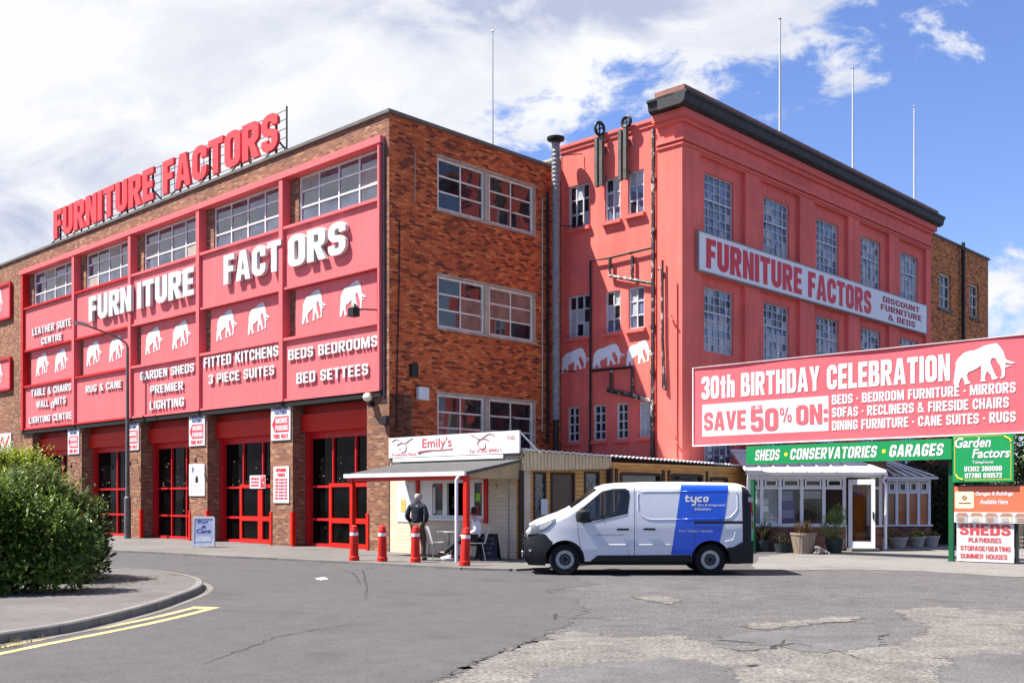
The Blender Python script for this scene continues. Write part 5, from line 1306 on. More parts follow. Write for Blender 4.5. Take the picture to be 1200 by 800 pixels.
for i in range(len(xsn) - 1):
    for k in range(n - 1):
        f = (i * n + k, i * n + k + 1, (i + 1) * n + k + 1, (i + 1) * n + k); c = (sum(bd.v[q][0] for q in f) / 4, sum(bd.v[q][2] for q in f) / 4)
        if (k < 50 or k > n - 52) and 1.15 < c[0] < 2.3 and (inside(c, WIN) or near_edge(c, WIN) < .014): continue
        bd.f.append(f); bd.m.append(0)
bd.f.append(tuple(range(n))); bd.m.append(0); bd.f.append(tuple(range((len(xsn) - 1) * n, len(xsn) * n))[::-1]); bd.m.append(0)
def nose(b): b.v = [(x + max(0, 1 - x / .4) * (.10 * ((z - .55) / .35) ** 2 if z < .95 else .10 * (.4 / .35) ** 2 * max(0, 1 - (z - .95) / .12)), y, z) for x, y, z in b.v]; return b
nose(bd).build('body', m_vw, van, smooth=35)
# dark underbody with wheel wells
MB().box(.35, LV - .25, -.80, .80, .24, .42).box(1.35, 3.45, -.86, .86, .22, .34).box(.4, 1.34, -.6, .6, .4, .8).box(3.5, 4.4, -.6, .6, .4, .8).build('underbody', mat('underbody', (.012, .012, .012), .9), van)
def patch(pts, off=.006, sgn=-1, holes=(), grid=.06):
    """a flat outline in (x, z) laid onto the side of the body"""
    bm = bmesh.new(); flat, tri = tess(pts, holes)
    vv = [bm.verts.new((x, 0, z)) for x, z in flat]
    for t in tri:
        try: bm.faces.new([vv[i] for i in t])
        except ValueError: pass
    xs_, zs_ = [p[0] for p in pts], [p[1] for p in pts]
    def cut(co, no): bmesh.ops.bisect_plane(bm, geom=bm.verts[:] + bm.edges[:] + bm.faces[:], plane_co=co, plane_no=no, dist=1e-5)
    for c in xsn + [x / 10 for x in range(20, 46)]:
        if min(xs_) < c < max(xs_): cut((c, 0, 0), (1, 0, 0))
    z = min(zs_) + grid
    while z < max(zs_): cut((0, 0, z), (0, 0, 1)); z += grid if z < 1.7 else .02
    bm.verts.ensure_lookup_table(); b = MB()
    for i, v in enumerate(bm.verts): v.index = i
    b.add([(v.co.x, sgn * (vhw(v.co.x, v.co.z) + off), v.co.z) for v in bm.verts], [tuple(v.index for v in f.verts) for f in bm.faces])
    bm.free(); return b
def vpatch(name, pts, m, off=.006, parent=None, sides=(-1, 1), holes=()):
    for s in sides: o = patch(pts, off, s, holes).build(name, m, parent or van, smooth='all', normals=False)
    return o
# all outline coordinates: metres behind the nose, metres above the road
K = .00432
def zp(*pts): return [((x - 65) * K, (690 - y) * .00437) for x, y in pts]
for s in (-1, 1):
    ring_ = zp((338, 368), (362, 352), (448, 280), (500, 268), (562, 266), (580, 277), (584, 305), (572, 390), (553, 397), (440, 425), (376, 433))
    fr_ = vpatch('cab_window', ring_, m_vb, .004, sides=(s,), holes=[WIN[::-1]])
    vpatch('pane', WIN, m_vgc, .002, fr_, sides=(s,))
    vpatch('window_bar', zp((446, 292), (455, 287), (452, 412), (442, 414)), m_vb, .011, fr_, sides=(s,))
# cab: lining, dashboard, wheel and two seats
m_cab = mat('cab grey', (.030, .030, .033), .7); m_seat = mat('seat cloth', (.045, .045, .05), .9, var=.3, scale=12)
MB().box(2.27, 2.30, -.80, .80, .5, 1.85).box(1.0, 2.27, -.80, .80, .40, .44).build('cab_bulkhead', m_cab, van)
MB().prism([(.95, .5), (1.3, .5), (1.38, 1.05), (1.25, 1.16), (1.0, 1.2)], -.80, .80, LOCAL).build('dashboard', m_cab, van)
for s in (-1, 1):
    MB().box(1.3, 2.27, min(s * .80, s * .83), max(s * .80, s * .83), .5, 1.14).build('door_lining', m_cab, van)
    st_ = MB().prism([(1.62, .62), (2.10, .60), (2.12, .78), (1.62, .80)], s * .42 - .24, s * .42 + .24, LOCAL).prism([(2.0, .78), (2.14, .78), (2.26, 1.36), (2.18, 1.40), (2.1, 1.36)], s * .42 - .23, s * .42 + .23, LOCAL).prism([(2.17, 1.42), (2.25, 1.42), (2.27, 1.60), (2.2, 1.62)], s * .42 - .13, s * .42 + .13, LOCAL)
    st_.build('seat', m_seat, van)
MB().tube([(1.42 + .19 * cos(t) * .35, .42 + .19 * sin(t), 1.14 + .19 * cos(t) * .94) for t in [2 * pi * k / 20 for k in range(21)]], .018, 6, caps=False).tube([(1.42, .42, 1.14), (1.3, .42, 1.05)], .04, 6).build('steering_wheel', m_vb, van)
arch = [((865 + 0), 0)]
st_top = [(838, 256), (1071, 256)]
a0 = [(WX[1] + (WR + .0) * cos(t), WZ + (WR + .0) * sin(t)) for t in [radians(q) for q in (62, 75, 90, 105, 120, 135, 150, 165, 176)]]
vpatch('side_stripe', [((838 - 65) * K, 1.93), ((1071 - 65) * K, 1.925)] + zp((1047, 420), (1024, 528)) + a0 + zp((890, 622), (888, 588), (785, 588)), m_vblue, .0045)
vpatch('sill_trim', zp((388, 622), (425, 592), (885, 589), (889, 622)), m_vb, .012)
vpatch('slide_rail', zp((900, 425), (1140, 425), (1140, 438), (900, 438)), m_vb, .014)
hd = MB()
for s in (-1, 1):
    for p in (zp((520, 461), (578, 461), (578, 470), (520, 470)), zp((650, 460), (708, 460), (708, 469), (650, 469))):
        q = patch(p, .03, s); hd.add(q.v, q.f); q = patch(p, .008, s); hd.add(q.v, q.f)
        xa, xb = p[0][0], p[1][0]; za, zb_ = p[2][1], p[0][1]; yy = s * (vhw(xa, za) + .008)
        hd.box(xa, xb, min(yy, yy + s * .022), max(yy, yy + s * .022), za, zb_)
hd.build('door_handle', m_vb, van)
# shut lines
sl_ = MB()
def gapline(pl, wd=.010, s=(-1, 1)):
    for (a, b) in zip(pl, pl[1:]):
        a, b = Vector(a), Vector(b); n = Vector((-(b - a).y, (b - a).x)).normalized() * wd / 2
        for q in s:
            p = patch([tuple(a + n), tuple(b + n), tuple(b - n), tuple(a - n)], .006, q); sl_.add(p.v, p.f)
gapline(zp((606, 262), (606, 622))); gapline(zp((900, 262), (900, 592))); gapline(zp((327, 430), (329, 480), (345, 580), (362, 612))); gapline(zp((327, 430), (350, 370))); gapline(zp((575, 560), (580, 600)), .006); gapline(zp((1136, 300), (1138, 530)), .012)
sl_.build('shut_line', mat('shut line', (.05, .05, .055), .7), van, normals=False)
# pressed swage lines: thin raised beads
bead = MB()
def swage(pl, s=(-1, 1), r=.011):
    for q in s:
        pp = []
        for a, b in zip(pl, pl[1:]):
            for k in range(6): t = k / 6; pp.append((a[0] + (b[0] - a[0]) * t, a[1] + (b[1] - a[1]) * t))
        pp.append(pl[-1]); bead.tube([(x, q * (vhw(x, z) - .002), z) for x, z in pp], r, 6)
swage(zp((628, 290), (622, 300), (624, 375), (640, 398), (662, 412), (690, 417), (836, 416))); swage(zp((1050, 412), (1075, 408), (1100, 385), (1112, 365), (1112, 290), (1104, 282)))
swage(zp((640, 282), (836, 281))); swage(zp((420, 505), (448, 535), (480, 541), (572, 541)), r=.016); swage(zp((608, 541), (795, 540)), r=.012); swage(zp((390, 430), (520, 404), (570, 392)), r=.008)
swage(zp((1100, 480), (1090, 515), (1050, 525)), r=.009)
bead.each('swage', m_vw, van, smooth='all')
bb = MB()
for q in (-1, 1): bb.tube([(x, q * (vhw(x, z) - .002), z) for x, z in zp((836, 416), (900, 415), (1000, 414), (1050, 412))], .0135, 6); bb.tube([(x, q * (vhw(x, z) - .002), z) for x, z in zp((836, 281), (900, 281), (1068, 281))], .012, 6)
bb.each('swage', m_vblue, van, smooth='all')
# front bumper, rear bumper and corner
def shell(x0, x1, zlo, zhi, off, name, m, step=.05, cap=True):
    xs_ = [x for x in xsn if x0 < x < x1]; xs_ = sorted({x0, x1, *xs_, *[x0 + (x1 - x0) * k / 8 for k in range(9)]})
    b = MB(); N_ = 6; rws = []
    for x in xs_:
        lo, hi = zlo(x), zhi(x); o = [(-vhw(max(0, min(x, LV - .04)), lo) + .2, lo - .02)]
        o += [(-vhw(max(0, min(x, LV - .04)), lo + (hi - lo) * k / N_) - off, lo + (hi - lo) * k / N_) for k in range(N_ + 1)]
        rws.append(o)
    for s in (1, -1):
        base = len(b.v); m_ = len(rws[0])
        vs = [(x, s * y, z) for x, rw in zip(xs_, rws) for y, z in rw]
        b.add(vs, [(i * m_ + k, i * m_ + k + 1, (i + 1) * m_ + k + 1, (i + 1) * m_ + k) for i in range(len(xs_) - 1) for k in range(m_ - 1)])
    return b, xs_, rws
def archlim(x, lo):
    for c in WX:
        if abs(x - c) < WR + .0: lo = max(lo, WZ + sqrt(max(0, WR ** 2 - (x - c) ** 2)))
    return lo
b, xs_, rws = shell(.0, .60, lambda x: min(archlim(x, .21), .72), lambda x: max(.90 - .06 * x - max(0, x - .45) * 1.15, .725), .018, 'x', None)
for k in range(len(rws[0]) - 1):
    (y0, z0), (y1, z1) = rws[0][k], rws[0][k + 1]
    b.poly([(0 - .035 * sin(pi * (k) / 8), y0, z0), (0 - .035 * sin(pi * (k + 1) / 8), y1, z1), (0 - .035 * sin(pi * (k + 1) / 8), -y1, z1), (0 - .035 * sin(pi * k / 8), -y0, z0)])
nose(b).build('front_bumper', m_vb, van, smooth=40)
b, xs_, rws = shell(4.30, LV - .0, lambda x: archlim(x, .26), lambda x: interp([(4.30, .60), (4.42, .60), (4.62, .72), (4.9, .74)], x), .016, 'x', None)
(xe) = LV
o = rws[-1]
for k in range(len(o) - 1): b.poly([(xe, o[k][0], o[k][1]), (xe, o[k + 1][0], o[k + 1][1]), (xe, -o[k + 1][0], o[k + 1][1]), (xe, -o[k][0], o[k][1])])
b.build('rear_bumper', m_vb, van, smooth=40)
# black rear pillar band, tail lamps
vpatch('rear_pillar_trim', [(4.635, .70), (4.625, 1.9), (4.72, 1.87), (4.79, 1.80), (4.82, 1.70), (4.825, .70)], m_vb, .006)
MB().box(4.83, 4.845, -.80, .80, .72, 1.72).build('rear_door', m_vb, van)
for s in (-1, 1):
    y = s * .87
    o = MB().prism([(4.74, .98), (4.86, 1.0), (4.87, 1.3), (4.85, 1.55), (4.74, 1.55)], min(y, y - s * .16) , max(y, y - s * .16) + .012, LOCAL).build('tail_lamp', mat('lamp red', (.45, .01, .012), .2), van)
    MB().box(4.80, 4.876, min(y + s * .015, y - s * .1), max(y + s * .015, y - s * .1), 1.15, 1.27).box(4.80, 4.872, min(y + s * .015, y - s * .1), max(y + s * .015, y - s * .1), .92, .985).box(4.76, 4.862, min(y + s * .015, y - s * .1), max(y + s * .015, y - s * .1), 1.56, 1.66).build('lens', mat('lamp clear', (.30, .31, .33), .12), o)
# headlamps, fog lamp, mirror, windscreen
for s in (-1, 1):
    o = vpatch('headlamp', zp((70, 478), (92, 448), (150, 425), (222, 411), (214, 430), (172, 468), (120, 488), (78, 494)), mat('lamp housing', (.10, .105, .115), .15, spec=.8), .012, sides=(s,))
    vpatch('lens', zp((140, 452), (205, 424), (196, 440), (165, 464), (140, 470)), mat('lamp clear', (.30, .31, .33), .12), .016, o, sides=(s,))
    vpatch('lens', zp((72, 478), (90, 456), (100, 458), (95, 488), (78, 491)), MATS['lamp clear'], .016, o, sides=(s,))
    vpatch('fog_lamp', zp((86, 566), (97, 563), (99, 574), (89, 577)), MATS['lamp clear'], .024, sides=(s,))
    mr = MB(); y = s * (vhw(1.2, 1.3) + .13)
    mr.lathe([(.02, -.09), (.10, -.075), (.13, 0), (.125, .06), (.05, .10)], 14, (0, 0, 0))
    mr.v = [(1.23 + p[0] * 1.15 + p[2] * .25, y + p[1] * .95, 1.265 + p[2] * 1.5) for p in mr.v]
    mr.box(1.2, 1.32, min(y, y - s * .16), max(y, y - s * .16), 1.12, 1.18)
    mr.build('mirror', m_vb, van, smooth=40)
wsn = MB(); prev = None
for x in [.99 + .045 * k for k in range(13)]:
    r_ = [(x, y * (vhw(x, vtop(x) - vrad(x)) - .10), vtop(x) + .035 * sin(pi / 2 * (1 - abs(y))) + .006) for y in (-1, -.6, -.2, .2, .6, 1)]
    if prev:
        for k in range(5): wsn.poly([prev[k], prev[k + 1], r_[k + 1], r_[k]])
    prev = r_
wsn.build('windscreen', m_vg, van, smooth='all', normals=False)
gr = MB()
for k in range(4): gr.box(-.045, -.02, -.42, .42, .5 + k * .09, .55 + k * .09)
gr.box(-.06, -.03, -.26, .26, .36, .47, 1); gr.build('grille', [m_vb, m_wht], van)
# wheels
def wheel(x, s):
    c = (x, s * .80, WZ)
    rim_y = s
    o = MB().lathe([(.2, -.10), (.305, -.105), (.33, -.08), (.335, 0), (.33, .08), (.305, .105), (.2, .10)], 40, c, 'y', 0, False).build('wheel', m_tyre, van, smooth=40)
    r_ = MB()
    r_.lathe([(.05, .02 * s), (.075, .075 * s), (.135, .07 * s), (.15, .045 * s), (.205, .05 * s), (.215, .095 * s), (.208, .10 * s), (.20, .06 * s)], 40, c, 'y').build('rim', m_rim, o, smooth=50)
    h = MB()
    h.lathe([(.155, .0535 * s), (.19, .0545 * s)], 30, c, 'y', caps=False).lathe([(.08, .0775 * s), (.125, .0745 * s)], 24, c, 'y', caps=False)
    for k in range(9):
        a = 2 * pi * k / 9; h.lathe([(.017, 0), (.017, s * .004)], 8, (c[0] + .172 * cos(a), c[1] + s * .052, c[2] + .172 * sin(a)), 'y')
    h.lathe([(.065, 0), (.055, s * .012)], 16, (c[0], c[1] + s * .074, c[2]), 'y')
    for k in range(5): a = 2 * pi * k / 5 + .3; h.lathe([(.012, 0), (.009, s * .016)], 6, (c[0] + .10 * cos(a), c[1] + s * .074, c[2] + .10 * sin(a)), 'y')
    h.build('hub_cap', m_vb, o)
for x in WX:
    for s in (-1, 1): wheel(x, s)
# lettering on the near flank, curved onto the panel
def on_side(b, name, m, off=.010):
    b.v = [(x, -(vhw(x, z) + off), z) for x, y, z in b.v]
    return b.build(name, m, van, normals=False)
z_ = lambda y: (690 - y) * .00437
x_ = lambda x: (x - 65) * K
tb = MB()
ty = [("t", 848, 858, 304, 338)]
b = MB()
def outl(pts, b=b): b.add([(x_(u), 0, z_(v)) for u, v in tess(pts)[0]], tess(pts)[1])
# the four heavy rounded letters of the maker's mark
def glyph2(pl, x0, y0, sx, sy): outl([(x0 + u * sx - v * 4 * 0 + (34 - v * sy) * .12, y0 + v * sy) for u, v in pl])
def strk(path, t, r, dx):
    o = _stroke(path, t, r); outl([(dx + u - (v - 338) * .14, v) for u, v in o])
strk([(6, 300), (6, 328.5), (22, 328.5)], 9, 6, 853); strk([(-2, 311), (1.4, 311)], 7.5, 2, 853); strk([(10.6, 311), (22, 311)], 7.5, 2, 853)
strk([(4, 306), (4, 328.5), (20, 328.5)], 9, 7, 880); strk([(26, 306), (26, 347), (10, 347)], 9, 6, 879)
strk([(25, 310.5), (5, 310.5), (5, 328.5), (25, 328.5)], 9, 7, 911)
o_ = [(942 + u - (v - 338) * .14, v) for u, v in _rr(0, 306, 27, 333, 9)]; i_ = [(942 + u - (v - 338) * .14, v) for u, v in _rr(9, 315, 18, 324.5, 3)]
fl_, tr_ = tess(o_, [i_]); b.add([(x_(u), 0, z_(v)) for u, v in fl_], tr_)
on_side(b, 'logo', m_wht)
b = script_text(None, 'Fire & Integrated', x_(903), z_(352), x_(1050) - x_(903), z_(336) - z_(352), None, y=0, d=0, bold=.015, shear=.15, mb=MB()) if False else MB()
def side_script(s, x0, x1, y0, y1, m, bold=.012, shear=0.):
    b = MB(); b.add([(0, 0, 0)], []); script_text(None, s, x_(x0), z_(y1), x_(x1) - x_(x0), z_(y0) - z_(y1), None, y=0, d=0, bold=bold, shear=shear, mb=b); b.v[0] = b.v[1]
    return on_side(b, 'lettering', m)
side_script('Fire & Integrated', 916, 1052, 341, 356, m_wht, shear=.2); side_script('Solutions', 900, 982, 358, 373, m_wht, shear=.2)
side_script('Fire // Safety // Security', 824, 990, 466, 482, m_wht, .008); side_script('www.tycofis.com', 413, 553, 487, 499, mat('web grey', (.22, .22, .24), .5), .004)
# ================================================================== street furniture and people
def pos(px, py, z=.05): return G(px, py, z)
# street lamp
lx, ly = XW(149.5, 41.2), 41.2
lp = thing('street_lamp', 'tall dark street lamp post with a curved arm in front of the fascia panels', 'street lamp', (lx, ly, .05))
m_lp = mat('lamp post', (.13, .12, .115), .6, .2, var=.25)
MB().tube([(0, 0, 0), (0, 0, 1.6), (0, 0, 1.65), (0, 0, 7.56)], [.13, .13, .085, .06], 12).build('pole', m_lp, lp, smooth=40)
MB().tube([(0, 0, 7.56), (-.05, -.06, 7.70), (-.37, -.35, 7.92), (-1.06, -1.01, 8.17), (-1.32, -1.26, 8.24)], .04, 8).build('arm', m_lp, lp, smooth=True)
MB().prism([(0, 0), (.5, .02), (.62, .07), (.5, .13), (.05, .11)], -.1, .1, lambda u, v, d: (-1.1 - u * .72 + d * .69, -1.06 - u * .69 - d * .72, 8.16 + v + u * .08)).build('lantern', mat('lantern grey', (.32, .31, .31), .4, var=.1), lp)
# bollards
m_bol = mat('bollard red', (.50, .018, .012), .5, var=.18, scale=4); m_band = mat('reflective band', (.72, .72, .72), .4)
def bollard():
    o = thing('bollard', '', 'bollard', (0, 0, 0), group='red bollards along the pavement edge')
    MB().lathe([(.135, 0), (.135, .10), (.115, .115), (.105, .64)], 18).lathe([(.104, .72), (.10, .80), (.085, .82), (.08, .87), (.04, .905), (.005, .91)], 18).build('post', m_bol, o, smooth=40)
    MB().lathe([(.108, .64), (.107, .72)], 18).build('band', m_band, o, smooth=40)
    return o
b0 = bollard()
for i, (px, py, lab, tilt) in enumerate([(415, 656.5, 'red bollard with white band in front of the glazed double doors', 0), (448, 657.5, 'red bollard with white band before the corner brick pier', 0), (487, 658.5, "red bollard with white band right behind the standing man", 0), (544.5, 662.5, 'leaning red bollard against the white canopy downpipe', .07)]):
    o = b0 if i == 0 else copy_tree(b0); o['label'] = lab; o.location = (*pos(px, py), .05); o.rotation_euler = (0, tilt, .3 * i)
# A-boards
m_frm = mat('aboard frame', (.62, .62, .63), .4, .3)
x, y = pos(239, 641); ab = thing('pavement_sign', 'white framed pavement sign for rug and cane in blue script by the brick pier', 'pavement sign', (x, y, .05), radians(13))
for s in (-1, 1):
    mp_ = lambda u, v, d, s=s: (u, s * (.30 - v * .27) + d, v)
    o = MB().prism([(-.34, 0), (-.30, 0), (-.30, .06), (.30, .06), (.30, 0), (.34, 0), (.34, .95), (.30, 1.0), (-.30, 1.0), (-.34, .95)], -.015, .015, mp_, [[(-.29, .12), (.29, .12), (.29, .93), (-.29, .93)]]).build('frame', m_frm, ab)
    MB().prism([(-.29, .12), (.29, .12), (.29, .93), (-.29, .93)], -.005, .005, mp_).build('panel', mat('poster blue grey', (.36, .42, .55), .45, var=.12), o)
    if s < 0:
        for (t_, a, b, w_, h_) in (('Rug', -.2, .74, .34, .15), ('&', -.08, .62, .16, .1), ('Cane', -.22, .47, .44, .14)):
            q = script_text(o, t_, a, b, w_, h_, mat('script blue', (.03, .04, .22), .5), y=0, bold=.018, shear=.2, mb=MB().add([(0, 0, 0)], [])); q.v = [mp_(p[0], p[2], -.008) for p in q.v]; q.v[0] = q.v[1]; q.build('lettering', MATS['script blue'], o, normals=False)
        MB().prism([(-.24, .2), (.24, .2), (.24, .36), (-.24, .36)], -.009, -.006, mp_).build('print', mat('print pale', (.55, .57, .62), .5, var=.3, scale=20), o)
x, y = pos(572, 656); cbd = thing('chalkboard', 'black chalkboard A-board standing open beside the cream kiosk wall', 'chalkboard', (x, y, .05), TH + .5)
for s in (-1, 1):
    mp_ = lambda u, v, d, s=s: (u, s * (.22 - v * .30) + d, v)
    o = MB().prism([(-.29, 0), (-.24, 0), (-.24, .05), (.24, .05), (.24, 0), (.29, 0), (.25, .68), (-.25, .68)], -.015, .015, mp_).build('board', mat('chalk black', (.02, .022, .03), .7, var=.3), cbd)
    if s < 0:
        for k, (t_, w_) in enumerate((('HOT FOOD', .34), ('BREAKFAST', .38), ('TEA', .2), ('1.20', .16))):
            q = MB(); text(None, t_, -w_ / 2 + .02 * k, .52 - k * .12, w_, .07, None, y=0, d=0, t=.13, mb=q); q.v = [mp_(p[0], p[2], -.018) for p in q.v]; q.build('lettering', mat('chalk', (.30, .33, .40), .9, var=.4), o, normals=False)
# cafe chairs, table
m_pl = mat('chair plastic', (.60, .57, .50), .4, var=.06); m_chr = mat('chair legs', (.40, .40, .40), .3, .8)
def chair():
    o = thing('cafe_chair', '', 'chair', (0, 0, 0), group='white plastic cafe chairs outside the kiosk')
    st = MB(); st.prism(_rr(-.22, -.21, .22, .22, .07), .44, .465, lambda u, v, d: (u, v, d)); st.build('seat', m_pl, o)
    bk = MB(); prev = None
    for k in range(9):
        t = k / 8; z = .43 + .45 * t; yy = .22 + .12 * t; hw_ = .215 - .03 * t ** 3
        row = [(hw_ * q, yy + .05 * (1 - q * q) - .02, z) for q in (-1, -.5, 0, .5, 1)]; row2 = [(a, b_ + .02, c) for a, b_, c in row]
        if prev:
            for q in range(4): bk.poly([prev[0][q], prev[0][q + 1], row[q + 1], row[q]]); bk.poly([prev[1][q], prev[1][q + 1], row2[q + 1], row2[q]])
            for e in (0, 4): bk.poly([prev[0][e], row[e], row2[e], prev[1][e]])
        prev = (row, row2)
    bk.poly([prev[0][0], prev[0][1], prev[0][2], prev[0][3], prev[0][4], prev[1][4], prev[1][3], prev[1][2], prev[1][1], prev[1][0]])
    bk.build('backrest', m_pl, o, smooth=40)
    for sx in (-1, 1):
        for sy in (-1, 1): MB().tube([(sx * .17, sy * .16, .44), (sx * .215, sy * .235, 0)], .013, 7).build('leg', m_chr, o)
    return o
c1 = chair(); cx_, cy_ = pos(513.5, 656); c1.location = (cx_, cy_, .05); c1.rotation_euler = (0, 0, radians(115)); c1['label'] = 'empty white plastic chair behind the standing man, by the small round table'
c2 = copy_tree(c1); cx2, cy2 = XW(556.5, 26.6), 26.6; c2.location = (cx2, cy2, .05); c2.rotation_euler = (0, 0, radians(-78)); c2['label'] = 'white plastic chair with the seated person on it'
tx, ty_ = XW(526, 27.0), 27.0
tb_ = thing('cafe_table', 'small round table on one thin leg between the two white chairs', 'table', (tx, ty_, .05))
MB().lathe([(.29, .70), (.30, .71), (.30, .725), (.28, .73)], 28).build('tabletop', mat('table grey', (.40, .39, .37), .4), tb_, smooth=40)
MB().tube([(0, 0, .02), (0, 0, .70)], .026, 10).build('leg', m_chr, tb_); MB().lathe([(.24, 0), (.23, .02), (.05, .05)], 20).build('base', m_chr, tb_)

# ---- people: grown over a skeleton
def skin(name, J, E_, m, parent, sub=2, root=0, smooth=True):
    me = bpy.data.meshes.new(name); keys = list(J); me.from_pydata([J[k][0] for k in keys], [(keys.index(a), keys.index(b)) for a, b in E_], [])
    o = bpy.data.objects.new(name, me); COL.objects.link(o)
    md = o.modifiers.new('s', 'SKIN'); md.use_smooth_shade = True; md.branch_smoothing = .6
    for i, k in enumerate(keys):
        r = J[k][1]; r = (r, r) if isinstance(r, (int, float)) else r
        sv = me.skin_vertices[0].data[i]; sv.radius = r; sv.use_root = (i == root)
    sd = o.modifiers.new('d', 'SUBSURF'); sd.levels = sub; sd.render_levels = sub
    dg = bpy.context.evaluated_depsgraph_get(); m2 = bpy.data.meshes.new_from_object(o.evaluated_get(dg)); m2.name = name
    bpy.data.objects.remove(o); m2.materials.clear(); m2.materials.append(m)
    m2.polygons.foreach_set('use_smooth', [True] * len(m2.polygons))
    o = bpy.data.objects.new(name, m2); COL.objects.link(o); o.parent = parent
    return o
def chain(J, E_, names): E_ += list(zip(names, names[1:]))
def hand(J, E_, wrist, tip_dir, side_dir, tag_, curl=Vector((0, 0, -1))):
    """palm, four unequal fingers and a thumb"""
    w_ = Vector(J[wrist][0]); t = Vector(tip_dir).normalized(); s = Vector(side_dir).normalized()
    J[tag_ + 'palm'] = (tuple(w_ + t * .06), (.036, .02)); E_.append((wrist, tag_ + 'palm'))
    for k, ln in enumerate((.07, .08, .075, .058)):
        b_ = w_ + t * .095 + s * (.028 - .019 * k); m_ = b_ + t * ln * .55 + curl * .008; e = b_ + t * ln * .9 + curl * .028
        for q, p in (('a', b_), ('b', m_), ('c', e)): J[f'{tag_}{k}{q}'] = (tuple(p), .0085 if q != 'c' else .007)
        E_ += [(tag_ + 'palm', f'{tag_}{k}a'), (f'{tag_}{k}a', f'{tag_}{k}b'), (f'{tag_}{k}b', f'{tag_}{k}c')]
    a = w_ + t * .04 + s * .04; b2 = w_ + t * .08 + s * .055 + curl * .01
    J[tag_ + 'th'] = (tuple(a), .011); J[tag_ + 'th2'] = (tuple(b2), .009); E_ += [(wrist, tag_ + 'th'), (tag_ + 'th', tag_ + 'th2')]
def head(J, E_, neck, c, f, up=(0, 0, 1)):
    """neck, jaw, skull, nose and ears; F is the way the face looks"""
    c = Vector(c); f = Vector(f).normalized(); u = Vector(up).normalized(); s = f.cross(u)
    for k, p, r in (('jaw', c + f * .025 - u * .06, .062), ('face', c + f * .012, (.076, .088)), ('crown', c - f * .008 + u * .065, (.070, .082)), ('top', c - f * .01 + u * .105, .045), ('nose', c + f * .10 - u * .012, .013), ('chin', c + f * .055 - u * .10, .030)):
        J['h' + k] = (tuple(p), r)
    E_ += [(neck, 'hjaw'), ('hjaw', 'hface'), ('hface', 'hcrown'), ('hcrown', 'htop'), ('hface', 'hnose'), ('hjaw', 'hchin')]
    for q in (-1, 1): J[f'hear{q}'] = (tuple(c + s * q * .088 - f * .01), (.014, .024)); E_.append(('hface', f'hear{q}'))
def face(parent, c, f, up=(0, 0, 1)):
    c = Vector(c); f = Vector(f).normalized(); u = Vector(up); s = f.cross(u).normalized(); b = MB()
    for q in (-1, 1): p = c + f * .078 + s * q * .032 + u * .012; b.lathe([(.002, -.008), (.011, 0), (.002, .008)], 8, tuple(p))
    b.build('eyes', mat('eye dark', (.03, .02, .02), .3), parent)
    MB().tube([tuple(c + f * .082 + s * k * .022 - u * .045) for k in (-1, 0, 1)], .006, 5).build('mouth', mat('lip', (.35, .12, .10), .5), parent)
m_sk = mat('skin', (.46, .26, .19), .55, var=.06); m_skr = mat('skin ruddy', (.48, .25, .18), .55, var=.06)
m_navy = mat('navy jacket', (.016, .018, .028), .75, var=.3, scale=9, bump=.5, bscale=14); m_olive = mat('olive trousers', (.085, .058, .040), .85, var=.25, scale=7, bump=.4, bscale=12)
m_shoe = mat('dark shoe', (.02, .018, .018), .5); m_hgrey = mat('grey hair', (.34, .31, .28), .8, var=.2); m_hblk = mat('black hair', (.012, .010, .010), .6)
m_shirt = mat('white shirt', (.70, .71, .75), .8, var=.06, bump=.3, bscale=15); m_trs = mat('black trousers', (.018, .018, .022), .8, var=.2)
# the standing man, seen from behind, weight on his right leg, hands in front
mx, my = XW(489, 26.75), 26.75
man = thing('person', 'standing grey haired man in a navy jacket with his back turned at the kiosk', 'person', (mx, my, .05), radians(-14))
J, E_ = {}, []
J.update(pelvis=((0, 0, .93), (.15, .115)), waist=((0, .01, 1.08), (.145, .11)), chest=((0, .0, 1.28), (.165, .12)), upper=((0, -.0, 1.38), (.11, .08)), neck=((0, .015, 1.49), .056))
chain(J, E_, ['pelvis', 'waist', 'chest', 'upper', 'neck'])
for q, n_ in ((-1, 'l'), (1, 'r')):
    J.update({n_ + 'sh': ((q * .185, -.005, 1.37), .052), n_ + 'el': ((q * .265, -.045, 1.12), .046), n_ + 'wr': ((q * .175, .13, .96), .032)})
    chain(J, E_, ['upper', n_ + 'sh', n_ + 'el', n_ + 'wr']); hand(J, E_, n_ + 'wr', (-q * .5, .75, -.45), (-q * .6, -.1, .6), n_ + 'h')
lg = dict(l=((-.09, .0, .88), (-.105, .045, .50), (-.115, -.01, .09), (-.13, .12, .035)), r=((.095, 0, .88), (.155, .03, .49), (.165, -.04, .09), (.20, .10, .035)))
for n_, (a, b, c, d) in lg.items():
    J.update({n_ + 'hip': (a, .092), n_ + 'kn': (b, .062), n_ + 'an': (c, .044), n_ + 'to': (d, (.045, .03))}); chain(J, E_, ['pelvis', n_ + 'hip', n_ + 'kn', n_ + 'an', n_ + 'to'])
head(J, E_, 'neck', (.01, .035, 1.605), (.15, 1, -.12))
skin('body', J, E_, m_skr, man); face(man, (.01, .035, 1.605), (.15, 1, -.12))
